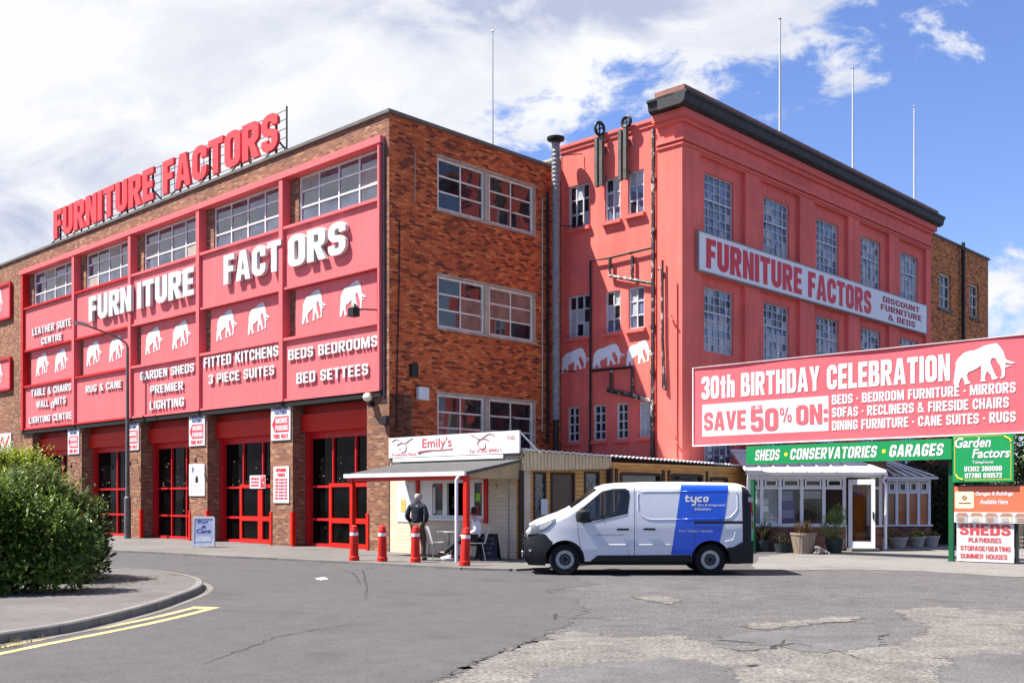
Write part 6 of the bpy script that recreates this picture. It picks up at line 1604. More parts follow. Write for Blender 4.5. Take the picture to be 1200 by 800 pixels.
skin('jacket', {'p': ((0, 0, .90), (.172, .135)), 'w': ((0, .012, 1.06), (.178, .14)), 'c': ((0, 0, 1.27), (.19, .14)), 'u': ((0, -.012, 1.405), (.155, .115)), 'n': ((0, .006, 1.495), .086), 'nn': ((0, .012, 1.53), .076), **{n_ + k: v for q, n_ in ((-1, 'l'), (1, 'r')) for k, v in (('s', ((q * .19, -.012, 1.385), .08)), ('e', ((q * .275, -.05, 1.115), .066)), ('w', ((q * .19, .105, .98), .052)))}},
     [('p', 'w'), ('w', 'c'), ('c', 'u'), ('u', 'n'), ('n', 'nn'), ('u', 'ls'), ('ls', 'le'), ('le', 'lw'), ('u', 'rs'), ('rs', 're'), ('re', 'rw')], m_navy, man)
MB().box(.0, .05, -.128, -.12, 1.385, 1.41).build('collar_label', m_wht, man)
skin('trousers', {'p': ((0, 0, .92), (.158, .125)), **{n_ + str(k): ((Vector(lg[n_][k]) + Vector((0, 0, .0))), (.108, .082, .066)[k]) for n_ in 'lr' for k in range(3)}},
     [('p', 'l0'), ('l0', 'l1'), ('l1', 'l2'), ('p', 'r0'), ('r0', 'r1'), ('r1', 'r2')], m_olive, man)
for n_ in 'lr':
    c, d = Vector(lg[n_][2]), Vector(lg[n_][3]); skin('shoe', {'a': (c + Vector((0, -.05, -.045)), (.042, .04)), 'b': (c.lerp(d, .45) + Vector((0, 0, -.02)), (.05, .042)), 'c': (d + Vector((0, .02, .005)), (.046, .03))}, [('a', 'b'), ('b', 'c')], m_shoe, man)
hr = MB(); hc = Vector((.01, .035, 1.605))
for lat in range(0, 8):
    for lon in range(14): pass
b = MB(); nl, no = 9, 18; vs = []
for i in range(nl + 1):
    th = -.55 + 1.35 * i / nl
    for k in range(no + 1):
        ph = radians(150) + radians(240) * k / no
        vs.append(tuple(hc + Vector((.097 * cos(th) * cos(ph), .012 + .106 * cos(th) * sin(ph), .02 + .112 * sin(th)))))
b.add(vs, [(i * (no + 1) + k, i * (no + 1) + k + 1, (i + 1) * (no + 1) + k + 1, (i + 1) * (no + 1) + k) for i in range(nl) for k in range(no)])
b.v = [(x, y, z) for x, y, z in b.v]
b.build('hair', m_hgrey, man, smooth='all')
# the seated person, turned to the left, legs crossed out in front
ps = thing('person', 'seated dark haired person in a white shirt with one leg stretched towards the table', 'person', (cx2, cy2, .05), radians(12))
J, E_ = {}, []
J.update(pelvis=((-.02, 0, .56), (.13, .14)), waist=((.04, 0, .72), (.105, .13)), chest=((.03, 0, .92), (.115, .15)), upper=((-.0, 0, 1.03), (.09, .12)), neck=((-.03, 0, 1.12), .052))
chain(J, E_, ['pelvis', 'waist', 'chest', 'upper', 'neck'])
SL = dict(l=((-.06, -.09, .54), (-.44, -.07, .50), (-.80, -.02, .20), (-.92, -.01, .22)), r=((-.06, .09, .54), (-.46, .11, .55), (-.58, .10, .12), (-.72, .10, .06)))
for n_, (a, b, c, d) in SL.items():
    J.update({n_ + 'hip': (a, .085), n_ + 'kn': (b, .06), n_ + 'an': (c, .042), n_ + 'to': (d, (.04, .03))}); chain(J, E_, ['pelvis', n_ + 'hip', n_ + 'kn', n_ + 'an', n_ + 'to'])
for q, n_ in ((-1, 'l'), (1, 'r')):
    J.update({n_ + 'sh': ((.0, q * .165, 1.01), .055), n_ + 'el': ((-.02, q * .215, .76), .042), n_ + 'wr': ((-.24, q * .12, .68), .03)}); chain(J, E_, ['upper', n_ + 'sh', n_ + 'el', n_ + 'wr']); hand(J, E_, n_ + 'wr', (-1, -q * .25, -.2), (.1, -q, .4), n_ + 'h')
head(J, E_, 'neck', (-.05, 0, 1.235), (-1, .25, -.1))
skin('body', J, E_, m_sk, ps); face(ps, (-.05, 0, 1.235), (-1, .25, -.1))
skin('shirt', {'p': ((0, 0, .58), (.14, .15)), 'w': ((.05, 0, .73), (.13, .15)), 'c': ((.035, 0, .92), (.135, .165)), 'u': ((0, 0, 1.035), (.10, .135)), 'n': ((-.022, 0, 1.095), .066), **{n_ + k: v for q, n_ in ((-1, 'l'), (1, 'r')) for k, v in (('s', ((.0, q * .17, 1.01), .07)), ('e', ((-.015, q * .222, .76), .055)), ('w', ((-.15, q * .165, .71), .046)))}},
     [('p', 'w'), ('w', 'c'), ('c', 'u'), ('u', 'n'), ('u', 'ls'), ('ls', 'le'), ('le', 'lw'), ('u', 'rs'), ('rs', 're'), ('re', 'rw')], m_shirt, ps)
skin('trousers', {'p': ((-.02, 0, .55), (.142, .15)), **{n_ + str(k): (Vector(SL[n_][k]), (.098, .074, .054)[k]) for n_ in 'lr' for k in range(3)}}, [('p', 'l0'), ('l0', 'l1'), ('l1', 'l2'), ('p', 'r0'), ('r0', 'r1'), ('r1', 'r2')], m_trs, ps)
for n_ in 'lr':
    c, d = Vector(SL[n_][2]), Vector(SL[n_][3]); skin('shoe', {'a': (c + Vector((.03, 0, -.03)), (.045, .04)), 'b': (c.lerp(d, .5) + Vector((0, 0, -.02)), (.05, .042)), 'c': (d + Vector((-.04, 0, 0)), (.045, .03))}, [('a', 'b'), ('b', 'c')], m_shoe, ps)
b = MB(); hc = Vector((-.05, 0, 1.235)); vs = []
for i in range(nl + 1):
    th = -.45 + 2.0 * i / nl
    for k in range(no + 1):
        ph = radians(-128) + radians(256) * k / no
        vs.append(tuple(hc + Vector((.012 + .108 * cos(th) * cos(ph), .097 * cos(th) * sin(ph), .02 + .122 * sin(th)))))
b.add(vs, [(i * (no + 1) + k, i * (no + 1) + k + 1, (i + 1) * (no + 1) + k + 1, (i + 1) * (no + 1) + k) for i in range(nl) for k in range(no)])
b.build('hair', m_hblk, ps, smooth='all')
# the server inside the dark window
sx_, sy_ = W1(fx(534, .75), .75)
sv = thing('person', 'person in dark clothes looking out of the open kiosk serving window', 'person', (sx_, sy_, .05), TH)
J, E_ = {}, []
J.update(pelvis=((0, 0, .93), (.14, .11)), waist=((0, 0, 1.08), (.13, .10)), chest=((0, 0, 1.26), (.15, .11)), upper=((0, 0, 1.37), (.12, .09)), neck=((0, -.01, 1.45), .052)); chain(J, E_, ['pelvis', 'waist', 'chest', 'upper', 'neck'])
for q, n_ in ((-1, 'l'), (1, 'r')):
    J.update({n_ + 'sh': ((q * .17, 0, 1.35), .055), n_ + 'el': ((q * .23, -.05, 1.10), .042), n_ + 'wr': ((q * .12, -.25, 1.02), .03)}); chain(J, E_, ['upper', n_ + 'sh', n_ + 'el', n_ + 'wr']); hand(J, E_, n_ + 'wr', (-q * .3, -1, .05), (-q, -.2, .3), n_ + 'h')
    J.update({n_ + 'hip': ((q * .09, 0, .88), .09), n_ + 'kn': ((q * .1, .02, .48), .06), n_ + 'an': ((q * .1, 0, .08), .042), n_ + 'to': ((q * .11, -.12, .04), .035)}); chain(J, E_, ['pelvis', n_ + 'hip', n_ + 'kn', n_ + 'an', n_ + 'to'])
head(J, E_, 'neck', (0, -.025, 1.565), (.1, -1, 0)); skin('body', J, E_, m_sk, sv); face(sv, (0, -.025, 1.565), (.1, -1, 0))
skin('top', {'p': ((0, 0, .86), (.15, .12)), 'w': ((0, 0, 1.08), (.14, .11)), 'c': ((0, 0, 1.26), (.165, .12)), 'u': ((0, 0, 1.365), (.13, .10)), **{n_ + k: v for q, n_ in ((-1, 'l'), (1, 'r')) for k, v in (('s', ((q * .175, 0, 1.35), .066)), ('e', ((q * .235, -.05, 1.10), .052)), ('w', ((q * .15, -.19, 1.04), .042)))}}, [('p', 'w'), ('w', 'c'), ('c', 'u'), ('u', 'ls'), ('ls', 'le'), ('le', 'lw'), ('u', 'rs'), ('rs', 're'), ('re', 'rw')], m_trs, sv)
skin('trousers', {'p': ((0, 0, .9), (.15, .12)), 'l1': ((-.1, .02, .48), .072), 'l2': ((-.1, 0, .1), .055), 'r1': ((.1, .02, .48), .072), 'r2': ((.1, 0, .1), .055)}, [('p', 'l1'), ('l1', 'l2'), ('p', 'r1'), ('r1', 'r2')], m_trs, sv)
b = MB(); hc = Vector((0, -.025, 1.565)); vs = []
for i in range(nl + 1):
    th = -.5 + 2.0 * i / nl
    for k in range(no + 1):
        ph = radians(-38) + radians(256) * k / no
        vs.append(tuple(hc + Vector((.098 * cos(th) * cos(ph), .012 + .108 * cos(th) * sin(ph), .02 + .12 * sin(th)))))
b.add(vs, [(i * (no + 1) + k, i * (no + 1) + k + 1, (i + 1) * (no + 1) + k + 1, (i + 1) * (no + 1) + k) for i in range(nl) for k in range(no)])
b.build('hair', mat('brown hair', (.10, .055, .03), .7), sv, smooth='all')
# a bag under the table
x, y = XW(524, 26.6), 26.6
bg_ = MB().lathe([(.10, 0), (.13, .03), (.11, .09), (.06, .14), (.02, .15)], 12); bg_.v = [(p[0] * 1.5 + .03 * sin(p[2] * 40), p[1] * .9, p[2]) for p in bg_.v]
o = bg_.build('carrier_bag', mat('bag pale', (.55, .55, .57), .5, var=.15), None, smooth='all', loc=(x, y, .05)); tag(o, 'crumpled pale bag on the ground under the small round table', 'bag')
# ================================================================== garden centre: signs, conservatories, planters
PX0, PY0 = 7.09, 31.0                      # sign line starts at the left green post
o_ = Vector((PX0, PY0)) - C0
SX, SY = o_.dot(EX), o_.dot(EY)            # the same point in the warehouse frame
def sx_at(px, dy=0.): return fx(px, SY + dy) - SX
def sz_at(py, u, dy=0.): return fz(py, SX + u, SY + dy)
m_grn = mat('sign green', (.010, .22, .065), .4, var=.06); m_gpost = mat('green post', (.009, .09, .035), .5, var=.15)
m_ban = mat('banner pink', (.64, .105, .125), .55, var=.06, scale=.7, streak=.08); m_cream2 = mat('banner hem', (.72, .66, .64), .6)
# the big banner
u0, u1 = sx_at(810, -.15), 8.6
z0, z1 = 3.27, 5.66
bn = thing1('banner', 'huge pink banner reading 30th BIRTHDAY CELEBRATION with a white elephant', 'banner', SX + u0, SY - .0, z0)
LB, HB = u1 - u0, z1 - z0
def sag(u, v): return .03 * sin(u * 1.3) * (v / HB - .5)
b = MB(); nu, nv = 60, 8
g = lambda i, j: (LB * i / nu, sag(LB * i / nu, HB * j / nv), HB * j / nv)
for d in (0, .02):
    base = len(b.v); b.add([(x, y + d, z) for i in range(nu + 1) for j in range(nv + 1) for x, y, z in [g(i, j)]], [(i * (nv + 1) + j, (i + 1) * (nv + 1) + j, (i + 1) * (nv + 1) + j + 1, i * (nv + 1) + j + 1) for i in range(nu) for j in range(nv)])
b.build('sheet', m_ban, bn, smooth='all', normals=False)
MB().box(0, LB, -.045, .05, -.03, .0).box(0, LB, -.04, .05, HB, HB + .015).box(-.03, 0, -.04, .05, -.03, HB + .015).build('hem', m_cream2, bn)
def bu(px): return sx_at(px, -.15) - u0
def on_banner(b): b.v = [(x, y + sag(x, z), z) for x, y, z in b.v]; return b
def btext(s, pxa, pxb, v, h, m, t=.2, d=-.009, gap=.07):
    q = MB(); xa, xb = bu(pxa), bu(pxb); text(None, s, xa, v, xb - xa, h, None, y=d, d=.003, t=t, gap=gap, mb=q); return on_banner(q).build('lettering', m, bn)
k = HB / 90.
btext('30th BIRTHDAY CELEBRATION', 819, 1111, 1.40, .70, m_wht, t=.215)
xa, xb = bu(820), bu(968)
q = MB(); n = 14
for i in range(n):
    a, c = xa + (xb - xa) * i / n, xa + (xb - xa) * (i + 1) / n; q.poly([(a, -.006, .26), (c, -.006, .26), (c, -.006, 1.24), (a, -.006, 1.24)])
on_banner(q).build('white_box', m_wht, bn)
btext('SAVE', 822, 871, .44, .56, m_ban, d=-.013); btext('UP TO', 877, 890, 1.02, .09, m_ban, t=.16, d=-.013); btext('50', 877, 909, .34, .66, m_ban, d=-.013); btext('%', 911, 924.5, .57, .42, m_ban, t=.14, d=-.013); btext('ON:', 930, 967, .47, .56, m_ban, d=-.013)
btext('BEDS * BEDROOM FURNITURE * MIRRORS', 972, 1188, .985, .27, m_wht); btext('SOFAS * RECLINERS & FIRESIDE CHAIRS', 972, 1180, .625, .27, m_wht); btext('DINING FURNITURE * CANE SUITES * RUGS', 972, 1188, .26, .27, m_wht)
xa, xb = bu(1115), bu(1188); q = MB().prism([(xa + (xb - xa) * u, 1.26 + .99 * v) for u, v in ELE], -.012, -.008, LOCAL); on_banner(q).build('elephant_emblem', m_wht, bn)
# banner posts stand behind it
for u, lab in ((sx_at(1113, .0), 'tall green post between the green sheds board and the sheds panel'), (0.0, 'short slim green post beside the back of the van')):
    x, y = W1(SX + u, SY + .11)
    o = thing('sign_post', lab, 'post', (x, y, 0), TH)
    MB().box(-.06, .06, -.04, .06, 0, 5.4 if u > 1 else 2.2).build('post', m_gpost, o)
    MB().box(-.075, .075, -.055, .075, 0, .04).build('foot_plate', m_gpost, o)
x, y = W1(SX + 8.5, SY + .11); o = thing('sign_post', 'green post behind the elephant end of the pink banner', 'post', (x, y, 0), TH); MB().box(-.06, .06, -.04, .06, 0, 5.7).build('post', m_gpost, o)
MB().box(.5 - 8.5, .06, .065, .12, 5.1, 5.2).build('rail', m_gpost, o)
# green board
ua, ub = sx_at(877), sx_at(1117)
gs_ = thing1('green_board_sign', 'long green board reading SHEDS CONSERVATORIES GARAGES below the pink banner', 'sign', SX + ua, SY - .12, 2.64)
MB().box(0, ub - ua, 0, .04, 0, .53).build('board', m_grn, gs_)
gu = lambda px: sx_at(px) - ua
for s, a, c in (('SHEDS', 887, 917), ('CONSERVATORIES', 928, 1031), ('GARAGES', 1044, 1109)): text(gs_, s, gu(a), .10, gu(c) - gu(a), .32, m_wht, t=.2, shear=.16)
m_yl = mat('sign yellow', (.80, .58, .03), .5)
for px in (923.5, 1038): MB().lathe([(.055, -.006), (.055, -.001)], 14, (gu(px), 0, .26), 'y').build('dot', m_yl, gs_)
# Garden Factors board
ua2 = sx_at(1118, -.05); ub2 = sx_at(1189, -.05)
gf = thing1('garden_sign', 'square green board with white italic lettering, telephone numbers and a thin yellow border', 'sign', SX + ua2, SY - .14, 2.05)
w_, h_ = ub2 - ua2, 1.19
MB().box(0, w_, 0, .04, 0, h_).build('board', m_grn, gf)
script_text(gf, 'Garden', .04 * w_, .87, .60 * w_, .26, m_wht, bold=.022, shear=.2); script_text(gf, 'Factors', .33 * w_, .60, .62 * w_, .24, m_wht, bold=.022, shear=.2)
script_text(gf, 'Telephone', .33 * w_, .44, .35 * w_, .10, m_wht, bold=.012); text(gf, '01302 390096', .2 * w_, .27, .62 * w_, .125, m_wht, t=.2); text(gf, '07790 810572', .21 * w_, .10, .61 * w_, .125, m_wht, t=.2)
MB().box(.05, w_ * .82, -.006, -.001, 1.145, 1.155).box(.05, .06, -.006, -.001, .2, 1.145).box(w_ - .06, w_ - .05, -.006, -.001, .05, 1.0).box(.3, w_ - .06, -.006, -.001, .05, .06).build('border', m_yl, gf)
MB().tube([(w_ - .22, -.004, h_ - .06), (w_ - .08, -.004, h_ - .14), (w_ - .05, -.004, h_ - .2)], .022, 5).tube([(.08, -.004, .2), (.14, -.004, .1), (.26, -.004, .06)], .022, 5).build('flourish', m_yl, gf)
# orange banner and SHEDS panel on a mesh fence
u3 = sx_at(1119, -.02); u4 = 8.4
fn = thing1('mesh_fence', 'galvanised mesh fence panel standing between black posts behind the sheds panel', 'fence', SX + u3, SY + .12, 0)
for u in (.12, 1.46, 2.4): MB().box(u - .035, u + .035, -.035, .035, 0, 2.0).build('post', m_blk, fn)
ms = MB()
for kx in range(28): ms.tube([(.155 + .08 * kx, 0, .05), (.155 + .08 * kx, 0, 1.95)], .004, 4, caps=False)
for kz in range(20): ms.tube([(.12, .006, .08 + .1 * kz), (2.4, .006, .08 + .1 * kz)], .004, 4, caps=False)
ms.build('mesh_infill', m_grey, fn)
ob = thing1('fence_banner', 'salmon banner reading Garages & Buildings Available Here over a row of small building pictures', 'banner', SX + u3 - .02, SY - .02, 1.02)
m_or = mat('banner salmon', (.60, .13, .065), .5, var=.08)
MB().box(0, 2.2, 0, .02, .27, .92).build('sheet', m_or, ob); MB().box(0, 2.2, 0, .02, 0, .268).build('picture_strip', m_sgn, ob)
MB().prism(_rr(.03, .36, .50, .80, .05), -.006, -.001, LOCAL).build('logo_panel', mat('logo cream', (.72, .55, .38), .5), ob)
MB().prism([(.19, .63), (.265, .70), (.34, .63), (.265, .56)], -.010, -.007, LOCAL, [[(.235, .63), (.265, .6), (.295, .63), (.265, .66)]]).box(.12, .42, -.010, -.007, .48, .51).build('logo', mat('logo brown', (.20, .06, .04), .5), ob)
script_text(ob, 'Garages & Buildings', .54, .66, .90, .13, m_wht, bold=.026, shear=.15); script_text(ob, 'Available Here', .64, .47, .68, .12, m_wht, bold=.026, shear=.15)
pr = random.Random(8)
for kx in range(6):
    x = .05 + kx * .36; c = [mat('pic roof', (.30, .17, .12), .6), mat('pic wall', (.55, .42, .32), .6), mat('pic grey', (.30, .31, .33), .6)]
    b = MB(); b.prism([(x, .03), (x + .3, .03), (x + .3, .16), (x, .16)], -.006, -.001, LOCAL, mi=(1 if kx % 2 else 2)).prism([(x - .02, .162), (x + .32, .162), (x + .26, .25), (x + .05, .25)], -.006, -.001, LOCAL, mi=0).prism([(x + .05, .03), (x + .2, .03), (x + .2, .13), (x + .05, .13)], -.010, -.007, LOCAL, mi=2 if kx % 2 else 0)
    b.build('picture', c, ob)
sp = thing1('sheds_panel', 'white panel reading SHEDS PLAYHOUSES STORAGE/SEATING SUMMER HOUSES tied to the mesh fence', 'sign', SX + sx_at(1121, .05), SY + .05, .03)
MB().box(0, 1.40, 0, .02, 0, 1.0).build('board', mat('panel white', (.5, .49, .47), .6, var=.12), sp)
m_sr = mat('panel red', (.46, .05, .06), .6)
text(sp, 'SHEDS', .08, .68, 1.24, .27, m_sr, t=.19); text(sp, 'PLAYHOUSES', .30, .49, .80, .12, m_sr, t=.16); text(sp, 'STORAGE/SEATING', .10, .28, 1.22, .12, m_sr, t=.16); text(sp, 'SUMMER HOUSES', .10, .08, 1.14, .12, m_sr, t=.16)

# ------------------------------------------------------------------ conservatory (square to the road)
m_cb = brick('dwarf wall brick', [(0, (.16, .05, .035)), (.2, (.26, .08, .05)), (.6, (.33, .11, .065)), (.85, (.38, .16, .09))], (.22, .18, .15))
m_clr = glass_clear('conservatory glass')
m_poly = mat('polycarbonate sheet', (.62, .63, .64), .6, var=.05)
YF = 32.45
cv = thing('conservatory', 'white framed conservatory showroom with an open door and posters inside', 'conservatory', (XW(877, YF), YF, 0))
X0 = XW(877, YF)
cxp = lambda px: XW(px, YF) - X0
xe = cxp(1034); zE, zS = 2.42, .80
D2 = 3.0
FW = front(0.)
mull = [cxp(p) for p in (893, 914.5, 940, 966, 990)]
fr = MB(); gz = MB()
MB().box(0, cxp(991), .0, .2, .0, zS - .05).box(cxp(1022.5), xe, 0, .2, 0, zS - .05).box(xe - .2, xe, .2, D2, 0, zS - .05).build('dwarf_wall', m_cb, cv)
fr.box(-.05, cxp(991), -.06, .22, zS - .05, zS).box(cxp(1022.5), xe + .05, -.06, .22, zS - .05, zS).box(xe - .22, xe + .06, .22, D2, zS - .05, zS)
for x in [.03, *mull, cxp(1023.5), xe - .04]: fr.box(x - .05, x + .05, .03, .12, zS, 2.28)
for a, b in zip([.03, *mull[:-1]], mull): fr.box(a + .05, b - .05, .035, .115, 1.92, 1.99).box(a + .05, b - .05, .035, .115, zS, zS + .05).box(a + .05, b - .05, .035, .115, 2.22, 2.279)
for a, b in zip([.03, *mull[:-1]], mull):
    fr.prism([(a + .09, 2.0), (b - .09, 2.0), (b - .09, 2.21), (a + .09, 2.21)], .015, .034, LOCAL, [[(a + .14, 2.04), (b - .14, 2.04), (b - .14, 2.17), (a + .14, 2.17)]])
fr.box(cxp(1023.5) + .05, xe - .09, .035, .115, 1.92, 1.99).box(0, xe, 0, .14, 2.28, 2.40).box(xe - .14, xe, .14, D2, 2.28, 2.40)
for y in (1.1, 2.1): fr.box(xe - .12, xe - .03, y - .05, y + .05, zS, 2.28)
fr.box(xe - .115, xe - .035, .14, D2, 1.92, 1.99)
fr.box(cxp(990), cxp(993), .031, .12, 0.08, zS).box(cxp(1021), cxp(1023.5), .031, .12, .08, 2.28)
fr.build('frame', m_upvc, cv)
gz.poly([(.03, .075, zS), (mull[-1], .075, zS), (mull[-1], .075, 2.28), (.03, .075, 2.28)]).poly([(cxp(1023.5), .075, zS), (xe, .075, zS), (xe, .075, 2.28), (cxp(1023.5), .075, 2.28)]).poly([(xe - .075, .14, zS), (xe - .075, D2, zS), (xe - .075, D2, 2.28), (xe - .075, .14, 2.28)])
gz.build('glazing', m_clr, cv)
MB().box(-.1, xe + .1, -.16, -.03, 2.36, 2.45).box(xe + .03, xe + .15, -.03, D2, 2.36, 2.45).build('gutter', m_upvc, cv)
MB().tube([(xe + .1, -.1, 2.38), (xe - .0, -.02, 2.2), (xe + .06, -.1, 2.05), (xe + .06, -.1, .05)], .05, 8).build('downpipe', m_upvc, cv)
rb = MB(); zr_ = 3.18; dy = 2.2; hip = 1.0
ridge = [(-.1, dy, zr_), (xe - hip, dy, zr_)]
rb.poly([(-.1, -.1, 2.45), (xe + .08, -.1, 2.45), ridge[1], ridge[0]]).poly([(xe + .08, -.1, 2.45), (xe + .08, D2 + 1.2, 2.45), (xe - hip, D2 + 1.2, zr_), ridge[1]])
rs_ = rb.build('roof_panel', m_poly, cv)
bars = MB()
for kx in range(8):
    x = -.05 + (xe - hip + .05) * kx / 7; bars.tube([(x, -.1, 2.47), (x, dy, zr_ + .02)], .028, 5)
bars.tube([(xe + .08, -.1, 2.47), (xe - hip, dy, zr_ + .02)], .035, 5).tube([(-.1, dy, zr_ + .03), (xe - hip, dy, zr_ + .03)], .05, 6)
for kx in (1, 2, 3): t = kx / 4; bars.tube([(xe + .08 - hip * t * .2, dy * kx / 3 - .1, 2.47), (xe - hip, dy + kx * .3, zr_ + .02)], .025, 5)
bars.build('roof_bar', m_upvc, cv)
# door leaf, standing open towards the yard
da, db = cxp(994), cxp(1021.5)
dl = thing('open_door', 'x', 'door') if False else None
hx = da; Wd = (db - da) * 1.12
dmap = lambda u, v, d: (hx + u * .88 + d * .3, -.02 - u * .40 + d * .8, v)
d_ = MB().prism([(0, .1), (Wd, .1), (Wd, 2.22), (0, 2.22)], -.03, .03, dmap, [[(.12, .3), (Wd - .12, .3), (Wd - .12, 2.06), (.12, 2.06)]]).build('door', m_upvc, cv)
MB().poly([dmap(.1, .28, 0), dmap(Wd - .1, .28, 0), dmap(Wd - .1, 2.08, 0), dmap(.1, 2.08, 0)]).build('pane', m_clr, d_)
MB().tube([dmap(Wd - .06, 1.0, -.05), dmap(Wd - .06, 1.22, -.05)], .02, 6).build('handle', m_blk, d_)
MB().box(cxp(991), cxp(1023), -.6, .2, .0, .10).build('doorstep', m_cop, cv)
MB().box(.1, xe - .1, .15, 6, .0, .06).build('floor', mat('showroom floor', (.22, .15, .10), .6), cv)
MB().box(.1, xe - .15, 2.35, 2.4, .05, 2.38).build('inner_wall', mat('showroom wall', (.16, .13, .115), .8, var=.2), cv)
# things on show inside
x, y = X0 + cxp(900), YF + .32
o = thing('leaflet_rack', 'white leaflet rack full of cards inside the left conservatory window', 'rack', (x, y, .06))
MB().box(-.36, .36, 0, .04, 0, 1.85).box(-.3, .3, -.1, .1, -.06, .03).build('backboard', m_wht, o)
lf = MB(); lr = random.Random(2)
for i in range(3):
    for j in range(5): lf.box(-.30 + i * .21, -.13 + i * .21, -.03, -.004, .72 + j * .22, .89 + j * .22, lr.randint(0, 2))
lf.build('leaflet', [mat('leaflet blue', (.30, .45, .58), .5), mat('leaflet pale', (.8, .85, .86), .5), mat('leaflet grey', (.42, .46, .5), .5)], o)
o = thing('display_board', 'purple and blue display poster inside the conservatory window', 'poster', (X0 + cxp(926), YF + .45, .06))
MB().box(-.28, .28, 0, .03, .0, 1.95).build('board', mat('poster purple', (.12, .10, .34), .5, var=.4, scale=2.5), o); MB().box(-.24, .2, -.008, -.001, 1.5, 1.8).box(-.2, .24, -.008, -.001, .95, 1.2).build('print', mat('poster pale blue', (.42, .46, .66), .5, var=.2), o)
o = MB().box(-.28, .28, 0, .012, 0, .24).build('paper_notice', m_wht, None, loc=(X0 + cxp(953), YF + .13, 1.62)); tag(o, 'small white paper notice stuck inside the conservatory glass', 'notice')
o = thing('desk', 'brown office desk inside the conservatory beneath the window', 'desk', (X0 + cxp(945), YF + 1.0, .06))
MB().box(-.8, .8, -.3, .4, .70, .74).build('desktop', mat('desk wood', (.22, .11, .05), .5), o)
for sx in (-.76, .72): MB().box(sx, sx + .04, -.26, .36, 0, .70).build('side_panel', MATS['desk wood'], o)
o = thing('computer_monitor', 'black computer monitor on the desk inside the conservatory', 'monitor', (X0 + cxp(955), YF + .95, .80))
MB().box(-.25, .25, 0, .04, .12, .46).build('screen', m_blk, o); MB().box(-.03, .03, .02, .05, .0, .13).box(-.12, .12, -.06, .1, 0, .015).build('stand', m_blk, o)
o = thing('office_chair', 'dark office chair behind the conservatory window', 'chair', (X0 + cxp(935), YF + .62, .06))
MB().prism(_rr(-.22, .0, .22, .5, .08), .16, .22, lambda u, v, d: (u, d, v + .52)).build('backrest', m_blk, o); MB().prism(_rr(-.23, -.24, .23, .2, .08), .42, .49, lambda u, v, d: (u, v, d)).build('seat', m_blk, o); MB().tube([(0, 0, .05), (0, 0, .42)], .03, 8).lathe([(.26, 0), (.24, .04), (.03, .07)], 10).build('base', m_blk, o)
b = MB(); n = 40
cu_ = [(cxp(1006) + X0 + .45 * i / n, YF + .75 + .045 * sin(i * 1.25)) for i in range(n + 1)]
for (a, c), (e, g_) in zip(cu_, cu_[1:]): b.poly([(a, c, .12), (e, g_, .12), (e, g_, 2.1), (a, c, 2.1)])
o = b.build('curtain', mat('orange curtain', (.75, .30, .05), .8, var=.15), None, normals=False); tag(o, 'orange hanging curtain visible through the conservatory door', 'curtain')
o = thing('wicker_lamp', 'dark red lamp with a pale shade hanging behind the conservatory door', 'lamp', (X0 + cxp(1012), YF + .55, 1.72)); MB().lathe([(.08, 0), (.17, .04), (.12, .24), (.04, .3)], 14).build('lamp_shade', mat('maroon shade', (.18, .04, .05), .6), o, smooth=40); MB().tube([(0, 0, .28), (0, 0, .75)], .01, 5).build('cord', m_blk, o)
# brick chimney-like pier between the two glass buildings
xq_, yq_ = XW(1029, 36.4), 36.4
o = thing('brick_pillar', 'red brick pillar standing between the two white conservatories', 'pillar', (xq_, yq_, 0)); MB().box(-.28, .30, 0, .5, 0, 3.1).build('shaft', m_cb, o); MB().box(-.31, .33, -.03, .53, 3.1, 3.18).build('cap', m_cop, o)

# second, smaller one
YG = 36.4; XG = XW(1038, YG)
gx = lambda px: XW(px, YG) - XG
gh = thing('garden_room', 'smaller white garden room with glazed roof and brown wooden panels inside', 'conservatory', (XG, YG, 0))
xe2 = gx(1091)
MB().box(0, xe2, 0, .2, 0, .66).box(xe2 - .2, xe2, .2, 3, 0, .66).build('dwarf_wall', m_cb, gh)
fr = MB(); ms_ = [.04, gx(1051.5), gx(1064.5), gx(1077), xe2 - .04]
fr.box(-.05, xe2 + .05, -.06, .2, .66, .72).box(0, xe2, 0, .13, 2.22, 2.34).box(xe2 - .13, xe2, .13, 3, 2.22, 2.34)
for x in ms_: fr.box(x - .045, x + .045, .03, .11, .72, 2.22)
for a, b in zip(ms_, ms_[1:]): fr.box(a + .045, b - .045, .035, .105, 1.80, 1.87).prism([(a + .06, 1.88), (b - .06, 1.88), (b - .06, 2.19), (a + .06, 2.19)], .015, .034, LOCAL, [[(a + .11, 1.93), (b - .11, 1.93), (b - .11, 2.14), (a + .11, 2.14)]])
fr.build('frame', m_upvc, gh)
MB().poly([(.04, .07, .72), (xe2, .07, .72), (xe2, .07, 2.22), (.04, .07, 2.22)]).build('glazing', m_clr, gh)
MB().box(-.1, xe2 + .2, -.14, -.02, 2.3, 2.38).build('gutter', m_upvc, gh)
MB().poly([(-.1, -.1, 2.4), (xe2 + .15, -.1, 2.4), (.15, 1.6, 3.15), (-.1, 1.6, 3.15)]).poly([(xe2 + .15, -.1, 2.4), (xe2 + .15, 3.0, 2.4), (.15, 3.0, 3.15), (.15, 1.6, 3.15)]).build('roof_panel', glass_dark('roof glass', (.05, .055, .06), 1.8, .08), gh)
b = MB()
for kx in range(6): t = kx / 5; b.tube([(-.05 + (xe2 + .1) * t, -.1, 2.42), (-.05 + .2 * t, 1.6, 3.18)], .03, 5)
for kx in (1, 2, 3): b.tube([(xe2 + .15, -.1 + kx * .9, 2.42), (.15, 1.6 + kx * .35, 3.18)], .03, 5)
b.build('roof_bar', m_upvc, gh)
